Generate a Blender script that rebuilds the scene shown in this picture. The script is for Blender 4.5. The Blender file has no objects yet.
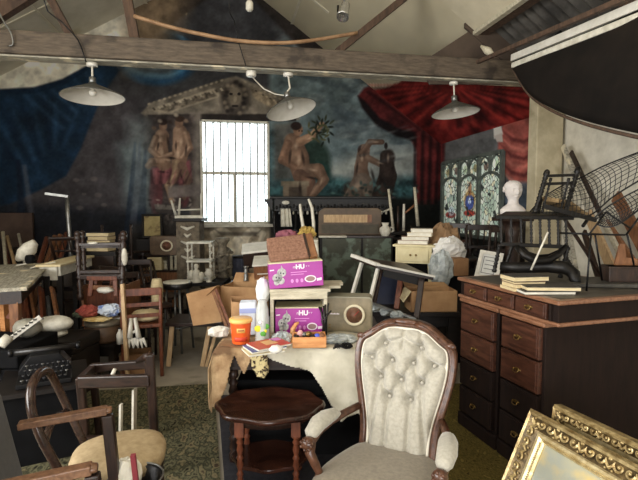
import bpy, bmesh, math, random
import numpy as np
from mathutils import Vector, Matrix, Euler
from math import sin, cos, pi, radians, atan2, sqrt
RN = random.Random(11)
D = bpy.data; SC = bpy.context.scene; COL = SC.collection
# ---------------------------------------------------------------- camera frame (room axes: x along the back wall, y into the room)
YAW = radians(10.5); PIT = radians(4.0); FPX = 473.0; EYE = 1.6
CAM = Vector((0, 0, EYE))
F0 = Vector((sin(YAW), cos(YAW), 0)); RT = Vector((cos(YAW), -sin(YAW), 0))
FW = F0 * cos(PIT) + Vector((0, 0, -sin(PIT))); UP = F0 * sin(PIT) + Vector((0, 0, cos(PIT)))
def ray(px, py): return FW + RT * ((px - 319) / FPX) + UP * ((240 - py) / FPX)
def W(px, py, d): return CAM + ray(px, py) * d                # point at a depth
def H(px, py, z):                                             # point at a height
    r = ray(px, py); return CAM + r * ((z - EYE) / r.z)
def V(px, py, v):                                             # point on a plane parallel to the back wall
    r = ray(px, py); return CAM + r * (v / r.y)
def U(px, py, u):                                             # point on a plane parallel to the side wall
    r = ray(px, py); return CAM + r * (u / r.x)
def zz(py, Z): return W(319, py, Z).z
def at(px, Z, z=0.0):
    p = W(px, 207, Z); return Vector((p.x, p.y, z))
RZ = -YAW
cam = D.objects.new('Camera', D.cameras.new('Camera')); COL.objects.link(cam)
cam.location = CAM; cam.rotation_euler = (pi / 2 - PIT, 0, -YAW)
cam.data.sensor_width = 36; cam.data.lens = FPX / 638 * 36; cam.data.clip_start = .05
SC.camera = cam
# ---------------------------------------------------------------- colour and materials
def lin(c):
    return tuple((x / 255 / 12.92) if x / 255 <= .04045 else ((x / 255 + .055) / 1.055) ** 2.4 for x in c[:3])
def mat(name, c1, c2=None, scale=8, stretch=(1, 1, 1), rough=.6, metal=0, bump=0.0, spec=.5, detail=4, contrast=(.35, .65), sheen=0, trans=0, alpha=1, emit=0, wear=None, bscale=None):
    m = D.materials.new(name); m.use_nodes = True
    nt = m.node_tree; N = nt.nodes; L = nt.links; b = N['Principled BSDF']
    b.inputs['Roughness'].default_value = rough; b.inputs['Metallic'].default_value = metal
    b.inputs['Specular IOR Level'].default_value = spec
    if sheen: b.inputs['Sheen Weight'].default_value = sheen
    if trans: b.inputs['Transmission Weight'].default_value = trans
    if alpha < 1: b.inputs['Alpha'].default_value = alpha
    b.inputs['Base Color'].default_value = (*lin(c1), 1)
    if c2 is not None or bump:
        tc = N.new('ShaderNodeTexCoord'); mp = N.new('ShaderNodeMapping'); mp.inputs['Scale'].default_value = stretch
        L.new(tc.outputs['Object'], mp.inputs['Vector'])
        nz = N.new('ShaderNodeTexNoise'); nz.inputs['Scale'].default_value = scale; nz.inputs['Detail'].default_value = detail
        nz.inputs['Roughness'].default_value = .62
        L.new(mp.outputs[0], nz.inputs['Vector'])
        if c2 is not None:
            rp = N.new('ShaderNodeValToRGB')
            rp.color_ramp.elements[0].position = contrast[0]; rp.color_ramp.elements[1].position = contrast[1]
            rp.color_ramp.elements[0].color = (*lin(c1), 1); rp.color_ramp.elements[1].color = (*lin(c2), 1)
            L.new(nz.outputs['Fac'], rp.inputs['Fac']); out = rp.outputs['Color']
            if wear:
                n2 = N.new('ShaderNodeTexNoise'); n2.inputs['Scale'].default_value = wear[1]; n2.inputs['Detail'].default_value = 6
                L.new(tc.outputs['Object'], n2.inputs['Vector'])
                r2 = N.new('ShaderNodeValToRGB'); r2.color_ramp.elements[0].position = wear[2]; r2.color_ramp.elements[1].position = wear[2] + .08
                L.new(n2.outputs['Fac'], r2.inputs['Fac'])
                mx = N.new('ShaderNodeMix'); mx.data_type = 'RGBA'
                L.new(r2.outputs['Color'], mx.inputs[0]); L.new(out, mx.inputs[6]); mx.inputs[7].default_value = (*lin(wear[0]), 1)
                out = mx.outputs[2]
            L.new(out, b.inputs['Base Color'])
        if bump:
            bp = N.new('ShaderNodeBump'); bp.inputs['Strength'].default_value = bump; bp.inputs['Distance'].default_value = .01
            if bscale:
                n3 = N.new('ShaderNodeTexNoise'); n3.inputs['Scale'].default_value = bscale; L.new(mp.outputs[0], n3.inputs['Vector'])
                L.new(n3.outputs['Fac'], bp.inputs['Height'])
            else: L.new(nz.outputs['Fac'], bp.inputs['Height'])
            L.new(bp.outputs[0], b.inputs['Normal'])
    if emit:
        b.inputs['Emission Color'].default_value = (*lin(c1), 1); b.inputs['Emission Strength'].default_value = emit
    return m
def paint_mat(name, rough=.85, emit=0):
    m = D.materials.new(name); m.use_nodes = True; N = m.node_tree.nodes; b = N['Principled BSDF']
    a = N.new('ShaderNodeAttribute'); a.attribute_name = 'paint'
    m.node_tree.links.new(a.outputs['Color'], b.inputs['Base Color']); b.inputs['Roughness'].default_value = rough
    b.inputs['Specular IOR Level'].default_value = .25
    if emit:
        m.node_tree.links.new(a.outputs['Color'], b.inputs['Emission Color']); b.inputs['Emission Strength'].default_value = emit
    return m
# ---------------------------------------------------------------- mesh builder
def rotm(r):
    if r is None: return Matrix.Identity(3)
    if isinstance(r, Matrix): return r.to_3x3()
    if isinstance(r, (int, float)): return Euler((0, 0, r)).to_matrix()
    return Euler(r).to_matrix()
class MB:
    def __init__(s): s.v = []; s.f = []; s.s = []; s.mi = []; s.cur = 0
    def add(s, vs, fs, smooth=False):
        o = len(s.v); s.v += [Vector(p) for p in vs]
        for f in fs: s.f.append(tuple(o + i for i in f)); s.s.append(smooth); s.mi.append(s.cur)
        return s
    def box(s, c, sz, r=None):
        m = rotm(r); c = Vector(c); x, y, z = (q / 2 for q in sz)
        vs = [c + m @ Vector(p) for p in ((-x, -y, -z), (x, -y, -z), (x, y, -z), (-x, y, -z), (-x, -y, z), (x, -y, z), (x, y, z), (-x, y, z))]
        return s.add(vs, [(0, 3, 2, 1), (4, 5, 6, 7), (0, 1, 5, 4), (1, 2, 6, 5), (2, 3, 7, 6), (3, 0, 4, 7)])
    def b2(s, x0, x1, y0, y1, z0, z1): return s.box(((x0 + x1) / 2, (y0 + y1) / 2, (z0 + z1) / 2), (abs(x1 - x0), abs(y1 - y0), abs(z1 - z0)))
    def bar(s, a, b, w, h, up=(0, 0, 1), w2=None, h2=None):
        a = Vector(a); b = Vector(b); d = (b - a).normalized(); up = Vector(up)
        if abs(d.dot(up)) > .98: up = Vector((0, 1, 0)) if abs(d.y) < .9 else Vector((1, 0, 0))
        x = d.cross(up).normalized(); y = x.cross(d).normalized()
        w2 = w2 or w; h2 = h2 or h; vs = []
        for p, ww, hh in ((a, w, h), (b, w2, h2)):
            for i, j in ((-1, -1), (1, -1), (1, 1), (-1, 1)): vs.append(p + x * (i * ww / 2) + y * (j * hh / 2))
        return s.add(vs, [(0, 1, 2, 3), (7, 6, 5, 4), (0, 4, 5, 1), (1, 5, 6, 2), (2, 6, 7, 3), (3, 7, 4, 0)])
    def tube(s, pts, r, n=8, closed=False, sq=1.0):
        pts = [Vector(p) for p in pts]; m = len(pts)
        if not hasattr(r, '__len__'): r = [r] * m
        vs = []; t0 = None; x = None
        for i, p in enumerate(pts):
            if closed: t = (pts[(i + 1) % m] - pts[i - 1]).normalized()
            else: t = (pts[min(i + 1, m - 1)] - pts[max(i - 1, 0)]).normalized()
            if x is None:
                a = Vector((0, 0, 1)) if abs(t.z) < .9 else Vector((1, 0, 0)); x = t.cross(a).normalized()
            else: x = (x - t * x.dot(t)).normalized()
            y = t.cross(x)
            for k in range(n):
                th = 2 * pi * (k + .5) / n; vs.append(p + x * (cos(th) * r[i]) + y * (sin(th) * r[i] * sq))
        fs = []
        for i in range(m if closed else m - 1):
            for k in range(n):
                a, b = i * n + k, i * n + (k + 1) % n; c, d = ((i + 1) % m) * n + (k + 1) % n, ((i + 1) % m) * n + k
                fs.append((a, b, c, d))
        if not closed: fs += [tuple(range(n - 1, -1, -1)), tuple((m - 1) * n + k for k in range(n))]
        return s.add(vs, fs, n > 5)
    def lathe(s, prof, a=(0, 0, 0), b=None, n=14, smooth=True, sx=1.0, caps=True):
        """profile of (radius, along) turned about a line that starts at a and points to b (default up)"""
        a = Vector(a); d = Vector((0, 0, 1)) if b is None else (Vector(b) - a).normalized()
        q = Vector((0, 0, 1)).rotation_difference(d).to_matrix(); vs = []; m = len(prof)
        for r, t in prof:
            for k in range(n):
                th = 2 * pi * k / n; vs.append(a + q @ Vector((cos(th) * r * sx, sin(th) * r, t)))
        fs = [(i * n + k, i * n + (k + 1) % n, (i + 1) * n + (k + 1) % n, (i + 1) * n + k) for i in range(m - 1) for k in range(n)]
        if caps and prof[0][0] > 1e-4: fs.append(tuple(range(n - 1, -1, -1)))
        if caps and prof[-1][0] > 1e-4: fs.append(tuple((m - 1) * n + k for k in range(n)))
        return s.add(vs, fs, smooth)
    def turned(s, a, b, r, beads=4, n=10):
        a = Vector(a); b = Vector(b); l = (b - a).length; pr = [(r * .9, 0), (r, .08 * l)]
        for i in range(beads):
            t0 = .1 + .8 * i / beads; dt = .8 / beads
            pr += [(r * .55, (t0 + .05 * dt) * l), (r * .95, (t0 + .22 * dt) * l), (r * .6, (t0 + .36 * dt) * l), (r * .88, (t0 + .68 * dt) * l), (r * .6, (t0 + .95 * dt) * l)]
        pr += [(r, .92 * l), (r * .9, l)]
        return s.lathe(pr, a, b, n)
    def ell(s, c, r, n=12, rot=None):
        if not hasattr(r, '__len__'): r = (r, r, r)
        m = rotm(rot); c = Vector(c); vs = [c + m @ Vector((0, 0, -r[2]))]; k2 = max(4, n // 2)
        for i in range(1, k2):
            ph = -pi / 2 + pi * i / k2
            for k in range(n): vs.append(c + m @ Vector((cos(2 * pi * k / n) * cos(ph) * r[0], sin(2 * pi * k / n) * cos(ph) * r[1], sin(ph) * r[2])))
        vs.append(c + m @ Vector((0, 0, r[2]))); fs = [(0, 1 + (k + 1) % n, 1 + k) for k in range(n)]
        for i in range(k2 - 2):
            for k in range(n):
                o = 1 + i * n; fs.append((o + k, o + (k + 1) % n, o + n + (k + 1) % n, o + n + k))
        o = 1 + (k2 - 2) * n; fs += [(o + k, o + (k + 1) % n, len(vs) - 1) for k in range(n)]
        return s.add(vs, fs, True)
    def prism(s, poly, h, M=None, smooth=False):
        """polygon in local x,y extruded along local z, placed by the matrix M"""
        M = M or Matrix.Identity(4); n = len(poly)
        vs = [M @ Vector((x, y, 0)) for x, y in poly] + [M @ Vector((x, y, h)) for x, y in poly]
        return s.add(vs, [tuple(range(n - 1, -1, -1)), tuple(range(n, 2 * n))] + [(i, (i + 1) % n, n + (i + 1) % n, n + i) for i in range(n)], smooth)
    def grid(s, fn, nu, nv, smooth=True, closed_u=False, keep=None):
        vs = [fn(i / nu, j / nv) for j in range(nv + 1) for i in range(nu + 1)]
        fs = [(j * (nu + 1) + i, j * (nu + 1) + i + 1, (j + 1) * (nu + 1) + i + 1, (j + 1) * (nu + 1) + i) for j in range(nv) for i in range(nu) if keep is None or keep((i + .5) / nu, (j + .5) / nv)]
        return s.add(vs, fs, smooth)
    def blob(s, c, r, seed=0, amp=.18, n=20, rot=None, freq=3, flat=None, smooth=True):
        """lumpy, crumpled body"""
        g = random.Random(seed); w = [(Vector((g.uniform(-1, 1), g.uniform(-1, 1), g.uniform(-1, 1))) * freq * (1 + q * .7), g.uniform(0, 6)) for q in range(7)]
        m0 = MB(); m0.ell((0, 0, 0), 1, n); M = rotm(rot); out = []
        for p in m0.v:
            d = 1 + amp * sum(abs(sin(p.dot(k) + o)) - .6 for k, o in w) / 2.2
            q = Vector((p.x * r[0] * d, p.y * r[1] * d, p.z * r[2] * d))
            if flat is not None and q.z < flat: q.z = flat
            out.append(Vector(c) + M @ q)
        return s.add(out, m0.f, smooth)
    def build(s, name, m, parent=None, world=False, bevel=0, seg=2, sub=0, solid=0, weld=False):
        me = D.meshes.new(name); vs = s.v
        if world and parent is not None:
            M0 = Matrix.Identity(4); q = parent
            while q is not None: M0 = Matrix.LocRotScale(q.location, q.rotation_euler, q.scale) @ M0; q = q.parent
            inv = M0.inverted(); vs = [inv @ p for p in vs]
        me.from_pydata([tuple(p) for p in vs], [], s.f); me.polygons.foreach_set('use_smooth', s.s)
        if isinstance(m, (list, tuple)):
            for q in m: me.materials.append(q)
            me.polygons.foreach_set('material_index', s.mi)
        elif m is not None: me.materials.append(m)
        bm = bmesh.new(); bm.from_mesh(me)
        if weld: bmesh.ops.remove_doubles(bm, verts=bm.verts, dist=1e-5)
        bmesh.ops.recalc_face_normals(bm, faces=bm.faces); bm.to_mesh(me); bm.free(); me.update()
        o = D.objects.new(name, me); COL.objects.link(o)
        if parent is not None: o.parent = parent
        if solid:
            q = o.modifiers.new('thickness', 'SOLIDIFY'); q.thickness = solid; q.offset = 0
        if sub:
            q = o.modifiers.new('smooth', 'SUBSURF'); q.levels = sub; q.render_levels = sub
        if bevel:
            q = o.modifiers.new('edge', 'BEVEL'); q.width = bevel; q.segments = seg; q.limit_method = 'ANGLE'; q.angle_limit = radians(40); q.use_clamp_overlap = True
        return o
def thing(name, label, cat, loc=(0, 0, 0), rot=0, group=None):
    o = D.objects.new(name, None); COL.objects.link(o); o.empty_display_size = .1
    o.location = loc; o.rotation_euler = (0, 0, rot) if not hasattr(rot, '__len__') else rot
    o['label'] = label; o['category'] = cat
    if group: o['group'] = group
    return o
def tag(o, label, cat, group=None, kind=None):
    o['label'] = label; o['category'] = cat
    if group: o['group'] = group
    if kind: o['kind'] = kind
    return o
def solo(mb, name, m, label, cat, group=None, **k):
    """a thing that is one mesh; the mesh is given in world points and gets its origin at its own base"""
    lo = Vector((sum(p.x for p in mb.v) / len(mb.v), sum(p.y for p in mb.v) / len(mb.v), min(p.z for p in mb.v)))
    mb.v = [p - lo for p in mb.v]; o = mb.build(name, m, **k); o.location = lo
    return tag(o, label, cat, group)
def struct(o, label=None):
    o['kind'] = 'structure'
    if label: o['label'] = label
    return o
def copy_tree(o, label=None, group=None, loc=None, rot=None):
    r = o.copy(); COL.objects.link(r)
    if label: r['label'] = label
    if group: r['group'] = group
    if loc is not None: r.location = loc
    if rot is not None: r.rotation_euler = rot if hasattr(rot, '__len__') else (0, 0, rot)
    for ch in [q for q in D.objects if q.parent == o]:
        c = ch.copy(); COL.objects.link(c); c.parent = r
        for g in [q for q in D.objects if q.parent == ch]:
            e = g.copy(); COL.objects.link(e); e.parent = c
    return r
def lettering(txt, size, parent, m, loc, rot, name='lettering', align='CENTER', bold=0):
    c = D.curves.new(name, 'FONT'); c.body = txt; c.size = size; c.extrude = .0004; c.align_x = align; c.align_y = 'CENTER'; c.offset = bold
    t = D.objects.new('outline', c); COL.objects.link(t); bpy.context.view_layer.update()
    me = D.meshes.new_from_object(t.evaluated_get(bpy.context.evaluated_depsgraph_get())); D.objects.remove(t); D.curves.remove(c)
    me.materials.clear(); me.materials.append(m)
    o = D.objects.new(name, me); COL.objects.link(o); o.parent = parent; o.location = loc; o.rotation_euler = rot
    return o
# ---------------------------------------------------------------- painting on a surface
def vnoise(x, y, seed=0):
    r = np.random.RandomState(seed); T = r.rand(64, 64)
    xi = np.floor(x).astype(int); yi = np.floor(y).astype(int); fx = x - xi; fy = y - yi
    fx = fx * fx * (3 - 2 * fx); fy = fy * fy * (3 - 2 * fy)
    g = lambda a, b: T[a % 64, b % 64]
    return (g(xi, yi) * (1 - fx) + g(xi + 1, yi) * fx) * (1 - fy) + (g(xi, yi + 1) * (1 - fx) + g(xi + 1, yi + 1) * fx) * fy
def fbm(x, y, seed=0, o=4):
    s = 0; a = .5
    for k in range(o): s = s + a * vnoise(x * 2 ** k, y * 2 ** k, seed + k); a *= .5
    return s / (1 - .5 ** o)
class Canvas:
    def __init__(s, X, Y, base): s.X = X; s.Y = Y; s.c = np.tile(np.array(base, float), (len(X), 1))
    def mix(s, a, col):
        a = np.clip(a, 0, 1)[:, None]; col = np.asarray(col, float)
        s.c = s.c * (1 - a) + col * a
    def sd(s, poly):
        P = np.array(poly, float); n = len(P); ins = np.zeros(len(s.X), bool); d = np.full(len(s.X), 1e9)
        for i in range(n):
            x0, y0 = P[i]; x1, y1 = P[(i + 1) % n]; ex, ey = x1 - x0, y1 - y0
            t = np.clip(((s.X - x0) * ex + (s.Y - y0) * ey) / (ex * ex + ey * ey + 1e-9), 0, 1)
            d = np.minimum(d, np.hypot(s.X - x0 - t * ex, s.Y - y0 - t * ey))
            if abs(y1 - y0) > 1e-9:
                cr = ((y0 > s.Y) != (y1 > s.Y)) & (s.X < (x1 - x0) * (s.Y - y0) / (y1 - y0) + x0); ins ^= cr
        return np.where(ins, d, -d)
    def poly(s, pts, col, soft=1.2, a=1.0, tex=0, tsc=.15, seed=1):
        m = np.clip(s.sd(pts) / soft + .5, 0, 1) * a; col = np.asarray(col, float)
        if tex: col = col[None, :] * (1 + tex * (fbm(s.X * tsc, s.Y * tsc, seed)[:, None] - .5) * 2)
        s.mix(m, col)
    def ell(s, cx, cy, rx, ry, col, rot=0, soft=.25, a=1.0):
        t = radians(rot); dx, dy = s.X - cx, s.Y - cy; u = (dx * cos(t) + dy * sin(t)) / rx; w = (-dx * sin(t) + dy * cos(t)) / ry
        s.mix(np.clip((1 - np.hypot(u, w)) / soft, 0, 1) * a, col)
    def limb(s, pts, rad, col, hi=None, soft=1.0, a=1.0):
        for i in range(len(pts) - 1):
            (x0, y0), (x1, y1) = pts[i], pts[i + 1]; ex, ey = x1 - x0, y1 - y0
            t = np.clip(((s.X - x0) * ex + (s.Y - y0) * ey) / (ex * ex + ey * ey + 1e-9), 0, 1)
            r = rad[i] * (1 - t) + rad[i + 1] * t; d = np.hypot(s.X - x0 - t * ex, s.Y - y0 - t * ey)
            s.mix(np.clip((r - d) / soft + .5, 0, 1) * a, col)
            if hi is not None:
                d2 = np.hypot(s.X - x0 - t * ex + r * .35, s.Y - y0 - t * ey + r * .3); s.mix(np.clip(1 - d2 / (r * .8), 0, 1) * .8 * a, hi)
    def out(s, gain=1.0):
        x = np.clip(s.c / 255, 0, 1); l = np.where(x <= .04045, x / 12.92, ((x + .055) / 1.055) ** 2.4) * gain
        return np.clip(l, 0, .95)
def painted_grid(name, m, P, nu, nv, colfn, keep=None, parent=None):
    """P: (nv+1, nu+1, 3) world points; colfn(X, Y) gives linear colours for the photo coordinates of the points"""
    p = P.reshape(-1, 3); d = p - np.array(CAM); z = d @ np.array(FW)
    X = 319 + FPX * (d @ np.array(RT)) / z; Y = 240 - FPX * (d @ np.array(UP)) / z
    col = colfn(X, Y)
    I = np.arange((nv + 1) * (nu + 1)).reshape(nv + 1, nu + 1)
    f = np.stack([I[:-1, :-1], I[:-1, 1:], I[1:, 1:], I[1:, :-1]], -1).reshape(-1, 4)
    if keep is not None: f = f[keep((p[f].mean(1)))]
    me = D.meshes.new(name); me.from_pydata(p.tolist(), [], f.tolist()); me.materials.append(m)
    at_ = me.attributes.new('paint', 'FLOAT_COLOR', 'POINT'); at_.data.foreach_set('color', np.concatenate([col, np.ones((len(col), 1))], 1).astype(np.float32).ravel())
    o = D.objects.new(name, me); COL.objects.link(o); o.parent = parent
    return o
# ---------------------------------------------------------------- materials
wood_black = mat('wood_black', (18, 15, 14), (32, 26, 23), 9, (1, 1, 6), .5, bump=.1, spec=.3)
wood_dark = mat('wood_dark', (32, 21, 17), (56, 37, 28), 10, (6, 6, 1), .4, bump=.15)
wood_dark_x = mat('wood_dark_along', (30, 20, 16), (54, 36, 28), 10, (1, 6, 6), .36, bump=.15)
mahogany = mat('mahogany', (56, 33, 25), (90, 56, 42), 7, (1, 6, 6), .34, bump=.12)
mahogany_lit = mat('mahogany_lit', (116, 78, 56), (152, 110, 84), 9, (1, 6, 6), .3, bump=.1)  # lit copy of the mahogany, for edges that catch the light
wood_mid = mat('wood_mid', (104, 66, 42), (142, 96, 62), 9, (5, 5, 1), .5, bump=.15)
wood_red = mat('wood_red', (88, 46, 30), (124, 70, 46), 9, (5, 5, 1), .4, bump=.15)
wood_light = mat('wood_light', (168, 136, 98), (200, 170, 130), 9, (5, 5, 1), .6, bump=.15)
wood_orange = mat('wood_orange', (196, 128, 70), (222, 160, 100), 9, (1, 6, 6), .5, bump=.1)
wood_grey = mat('wood_grey', (128, 122, 108), (188, 182, 164), 7, (1.2, 9, 9), .75, bump=.4, wear=((226, 214, 184), 5, .56))
wood_pale = mat('wood_pale', (170, 162, 140), (206, 198, 176), 8, (1, 6, 6), .7, bump=.2)
beam_wood = mat('beam_wood', (72, 62, 52), (104, 91, 76), 5, (1.4, 8, 8), .75, bump=.35, wear=((56, 47, 39), 3, .56))
rafter_wood = mat('rafter_wood', (62, 46, 36), (92, 70, 54), 6, (5, 5, 1), .8, bump=.3)
cream = mat('cream_paint', (206, 192, 146), (222, 210, 168), 8, (1, 1, 1), .5)
white_p = mat('white_paint', (208, 204, 192), (228, 224, 214), 9, (1, 1, 1), .5, bump=.05)
white_old = mat('white_old', (190, 184, 168), (222, 218, 204), 14, (1, 1, 1), .6, bump=.2)
paper = mat('paper', (214, 208, 190), (232, 228, 214), 14, (1, 1, 1), .8)
paper_y = mat('paper_old', (206, 186, 140), (226, 210, 172), 12, (1, 1, 8), .8)
card = mat('cardboard', (160, 120, 82), (184, 146, 104), 5, (1, 1, 1), .85, bump=.05)
card_d = mat('cardboard_dark', (128, 92, 62), (156, 118, 82), 5, (1, 1, 1), .85)
metal_b = mat('metal_black', (22, 22, 24), (34, 33, 34), 12, (1, 1, 1), .4, .6)
metal_g = mat('metal_grey', (120, 120, 118), (150, 150, 146), 12, (1, 1, 1), .35, .8)
metal_w = mat('metal_rust', (48, 40, 34), (84, 64, 48), 20, (1, 1, 1), .6, .5)
enamel = mat('enamel_green', (62, 62, 57), (82, 80, 74), 12, (1, 1, 1), .45)
enamel_w = mat('enamel_white', (214, 210, 198), (228, 224, 214), 8, (1, 1, 1), .4)
glass_m = mat('glass', (226, 236, 236), rough=.05, trans=.95)
plastic_c = mat('clear_plastic', (206, 212, 210), (232, 236, 234), 12, (1, 1, 1), .22, bump=.3, alpha=.62, bscale=30)
plastic_g = mat('grey_plastic', (150, 158, 160), (196, 202, 202), 16, (1, 1, 1), .25, bump=.5, bscale=40)
brass = mat('old_brass', (120, 96, 54), (160, 132, 82), 15, (1, 1, 1), .4, .9)
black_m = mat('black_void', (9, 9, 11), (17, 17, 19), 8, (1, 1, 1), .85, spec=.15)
black_leather = mat('black_leather', (20, 19, 19), (34, 31, 30), 40, (1, 1, 1), .35, bump=.2)
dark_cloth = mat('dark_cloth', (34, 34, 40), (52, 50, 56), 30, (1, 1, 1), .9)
plaster = mat('plaster', (198, 192, 176), (226, 220, 204), 5, (1, 1, 1), .9, bump=.3, wear=((176, 166, 146), 2.2, .62))
ceil_m = mat('ceiling_board', (200, 190, 164), (218, 208, 182), 2.5, (1, 1, 1), .85, bump=.05, wear=((224, 214, 190), 1.3, .58))
bare_roof = mat('corrugated_sheet', (52, 49, 45), (92, 88, 82), 4, (1, 1, 1), .6, .2)
dark_board = mat('dark_board', (66, 54, 46), (86, 72, 60), 3, (1, 1, 1), .85)
floor_m = mat('concrete_floor', (138, 130, 116), (164, 154, 138), 3, (1, 1, 1), .8, bump=.2, wear=((96, 88, 76), 1.6, .6))

# ---------------------------------------------------------------- room shell (v = 8 back wall, u = 3.5 right wall)
VB, UR, UL = 8.0, 3.7, -3.65
VT = 4.86
APU, APZ, SLR, SLL = -.12, 5.45, .715, .58
def roof_z(u): return APZ - (SLR * (u - APU) if u > APU else SLL * (APU - u))
m = MB(); m.b2(UL - .3, UR + .3, -3.2, VB + .3, -.12, 0); struct(m.build('floor', floor_m))
WU0, WU1 = V(200.5, 170, VB).x, V(269.5, 170, VB).x
WZ0, WZ1 = V(235, 224, VB).z, V(235, 120.5, VB).z

def tone(c, sat=.78):
    g = c.c.mean(1, keepdims=True); c.c = g + (c.c - g) * sat; q = c.c.mean(0, keepdims=True); c.c = np.clip(q + (c.c - q) * 1.12, 4, 255)
    c.c = c.c * (.62 + .6 * fbm(c.X * .11, c.Y * .11, 41, 5)[:, None]) + (fbm(c.X * .5, c.Y * .5, 55, 2)[:, None] - .5) * 14
def mural_back(X, Y):
    c = Canvas(X, Y, (62, 62, 66))
    n1 = fbm(X * .03, Y * .03, 3)[:, None]
    c.c = c.c * (.8 + .4 * n1)
    P, E, Lm = c.poly, c.ell, c.limb
    # left: bare plaster turning blue grey, white lime at the top
    P([(-60, 130), (140, 90), (150, 215), (130, 260), (-60, 260)], (70, 66, 70), 25)
    P([(118, 145), (152, 140), (152, 215), (128, 225)], (92, 104, 108), 14)
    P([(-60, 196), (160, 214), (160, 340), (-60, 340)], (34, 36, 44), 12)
    P([(0, 214), (34, 216), (34, 300), (0, 300)], (60, 48, 42), 3)
    # blue drapery with painted folds
    P([(-80, 88), (0, 90), (34, 88), (62, 80), (86, 66), (108, 58), (120, 70), (104, 92), (92, 120), (80, 150), (66, 176), (40, 190), (10, 204), (-80, 216)], (22, 48, 74), 3, 1, .35, .05, 5)
    for k in range(11):
        x0 = -30 + 12 * k; P([(x0, 96 + k), (x0 + 3, 94 + k), (70 - 7 * (11 - k) * .7 + 8, 170 - 3 * k), (66 - 7 * (11 - k) * .7 + 6, 172 - 3 * k)], (44, 82, 118) if k % 2 else (12, 30, 54), 5, .4)
    for k in range(6):
        P([(10 + 14 * k, 84 - 3 * k), (14 + 14 * k, 84 - 3 * k), (66 + 7 * k, 128 - 8 * k), (62 + 7 * k, 130 - 8 * k)], (50, 86, 120), 4, .5)
    P([(-80, 88), (0, 90), (34, 88), (62, 80), (86, 66), (88, 70), (64, 85), (34, 94), (-80, 96)], (16, 40, 66), 2, .8)
    P([(-80, 0), (140, 0), (140, 58), (106, 59), (86, 66), (62, 79), (34, 87), (0, 89), (-80, 88)], (232, 226, 208), 2, 1, .08, .05)
    E(158, 58, 44, 30, (30, 74, 112), 0, .2); E(158, 55, 40, 25, (60, 118, 160), 0, .16); E(158, 53, 37, 23, (22, 56, 88), 0, .2); E(158, 50, 34, 21, (54, 110, 152), 0, .16); E(158, 48, 31, 18, (20, 52, 82), 0, .2)
    for x0, w in ((128, 3), (133, 3.5), (139, 2.5)): P([(x0 + 6, 142), (x0 + 8, 142), (x0 + w + 4, 232), (x0 - w - 1, 232)], (30, 44, 66) if w < 3.4 else (66, 74, 92), 2)
    P([(22, 165), (26, 165), (34, 214), (28, 214)], (92, 92, 104), 3, .6); P([(16, 160), (20, 160), (26, 214), (18, 214)], (24, 34, 52), 3, .8)
    for x0, y0, r in ((76, 180, 4), (94, 179, 5), (80, 208, 5), (104, 205, 4), (98, 195, 5), (84, 194, 3)): E(x0, y0, r, r * .6, (112, 104, 100), 0, .5, .6)
    # sky right of the window
    P([(270, 60), (440, 60), (440, 200), (268, 230), (268, 118)], (98, 116, 120), 6, 1, .35, .045, 8)
    cl = np.clip((fbm(X * .035, Y * .06, 21) - .5) * 6, 0, 1) * np.clip((X - 272) / 10, 0, 1) * np.clip((196 - Y) / 16, 0, 1); c.mix(cl * .55, (134, 144, 142))
    dk = np.clip((fbm(X * .04, Y * .07, 33) - .52) * 7, 0, 1) * np.clip((X - 272) / 10, 0, 1) * np.clip((150 - Y) / 30, 0, 1); c.mix(dk * .6, (58, 70, 78))
    P([(326, 166), (352, 156), (420, 148), (424, 176), (330, 180)], (156, 160, 152), 14, .8)
    P([(262, 178), (330, 176), (360, 182), (420, 176), (436, 206), (262, 210)], (48, 84, 88), 8, .95, .7, .12, 4)
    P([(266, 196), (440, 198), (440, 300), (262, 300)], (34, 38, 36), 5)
    P([(268, 130), (284, 128), (292, 180), (268, 190)], (58, 84, 90), 5, .8, .6, .15, 9)
    # painted pediment over the window
    P([(141, 113), (150, 103), (219, 80), (236, 76), (262, 86), (290, 100), (300, 120), (270, 119), (200, 119), (148, 119)], (124, 114, 100), 2, 1, .4, .1, 2)
    P([(148, 110), (214, 88), (222, 96), (164, 114)], (166, 152, 130), 2); P([(158, 109), (212, 91), (217, 96), (168, 112)], (92, 82, 70), 2, .8, .8, .3, 6)
    P([(250, 88), (262, 92), (284, 106), (274, 110), (254, 98)], (150, 132, 106), 2, .9, .5, .25, 6)
    for i in range(15): E(149 + i * 5.2, 104 - i * 1.68, 2.1, 1.5, (156, 142, 122), -18, .5)
    for i in range(9): E(245 + i * 5, 82 + i * 2.4, 2.1, 1.5, (150, 136, 116), 24, .5)
    P([(148, 115), (200, 114), (272, 114), (296, 118), (296, 121), (148, 120)], (48, 42, 40), 1.5)
    E(235, 98, 17, 21, (70, 62, 56), 0, .3); E(235, 96, 10, 13, (118, 106, 90), 0, .4)
    for q in range(16):
        t = q * 2.399; E(235 + cos(t) * (9 + q % 4 * 2), 98 + sin(t) * (12 + q % 3 * 2), 3.2, 3, (132, 118, 100) if q % 2 else (44, 38, 36), 0, .7, .9)
    E(231, 94, 2, 1.6, (36, 30, 30)); E(239, 94, 2, 1.6, (36, 30, 30)); E(235, 99, 2, 4, (142, 128, 108)); E(235, 106, 4, 1.5, (40, 34, 32))
    P([(190, 112), (201, 112), (201, 240), (190, 240)], (122, 112, 102), 3, .9); P([(144, 116), (150, 116), (150, 150), (144, 150)], (80, 74, 72), 3, .8)
    # two seated painted figures left of the window
    sk, sh, dr = (118, 90, 72), (186, 152, 124), (98, 54, 58)
    P([(150, 116), (194, 116), (194, 206), (150, 206)], (72, 62, 60), 6, .9, .4, .2, 3)
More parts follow.
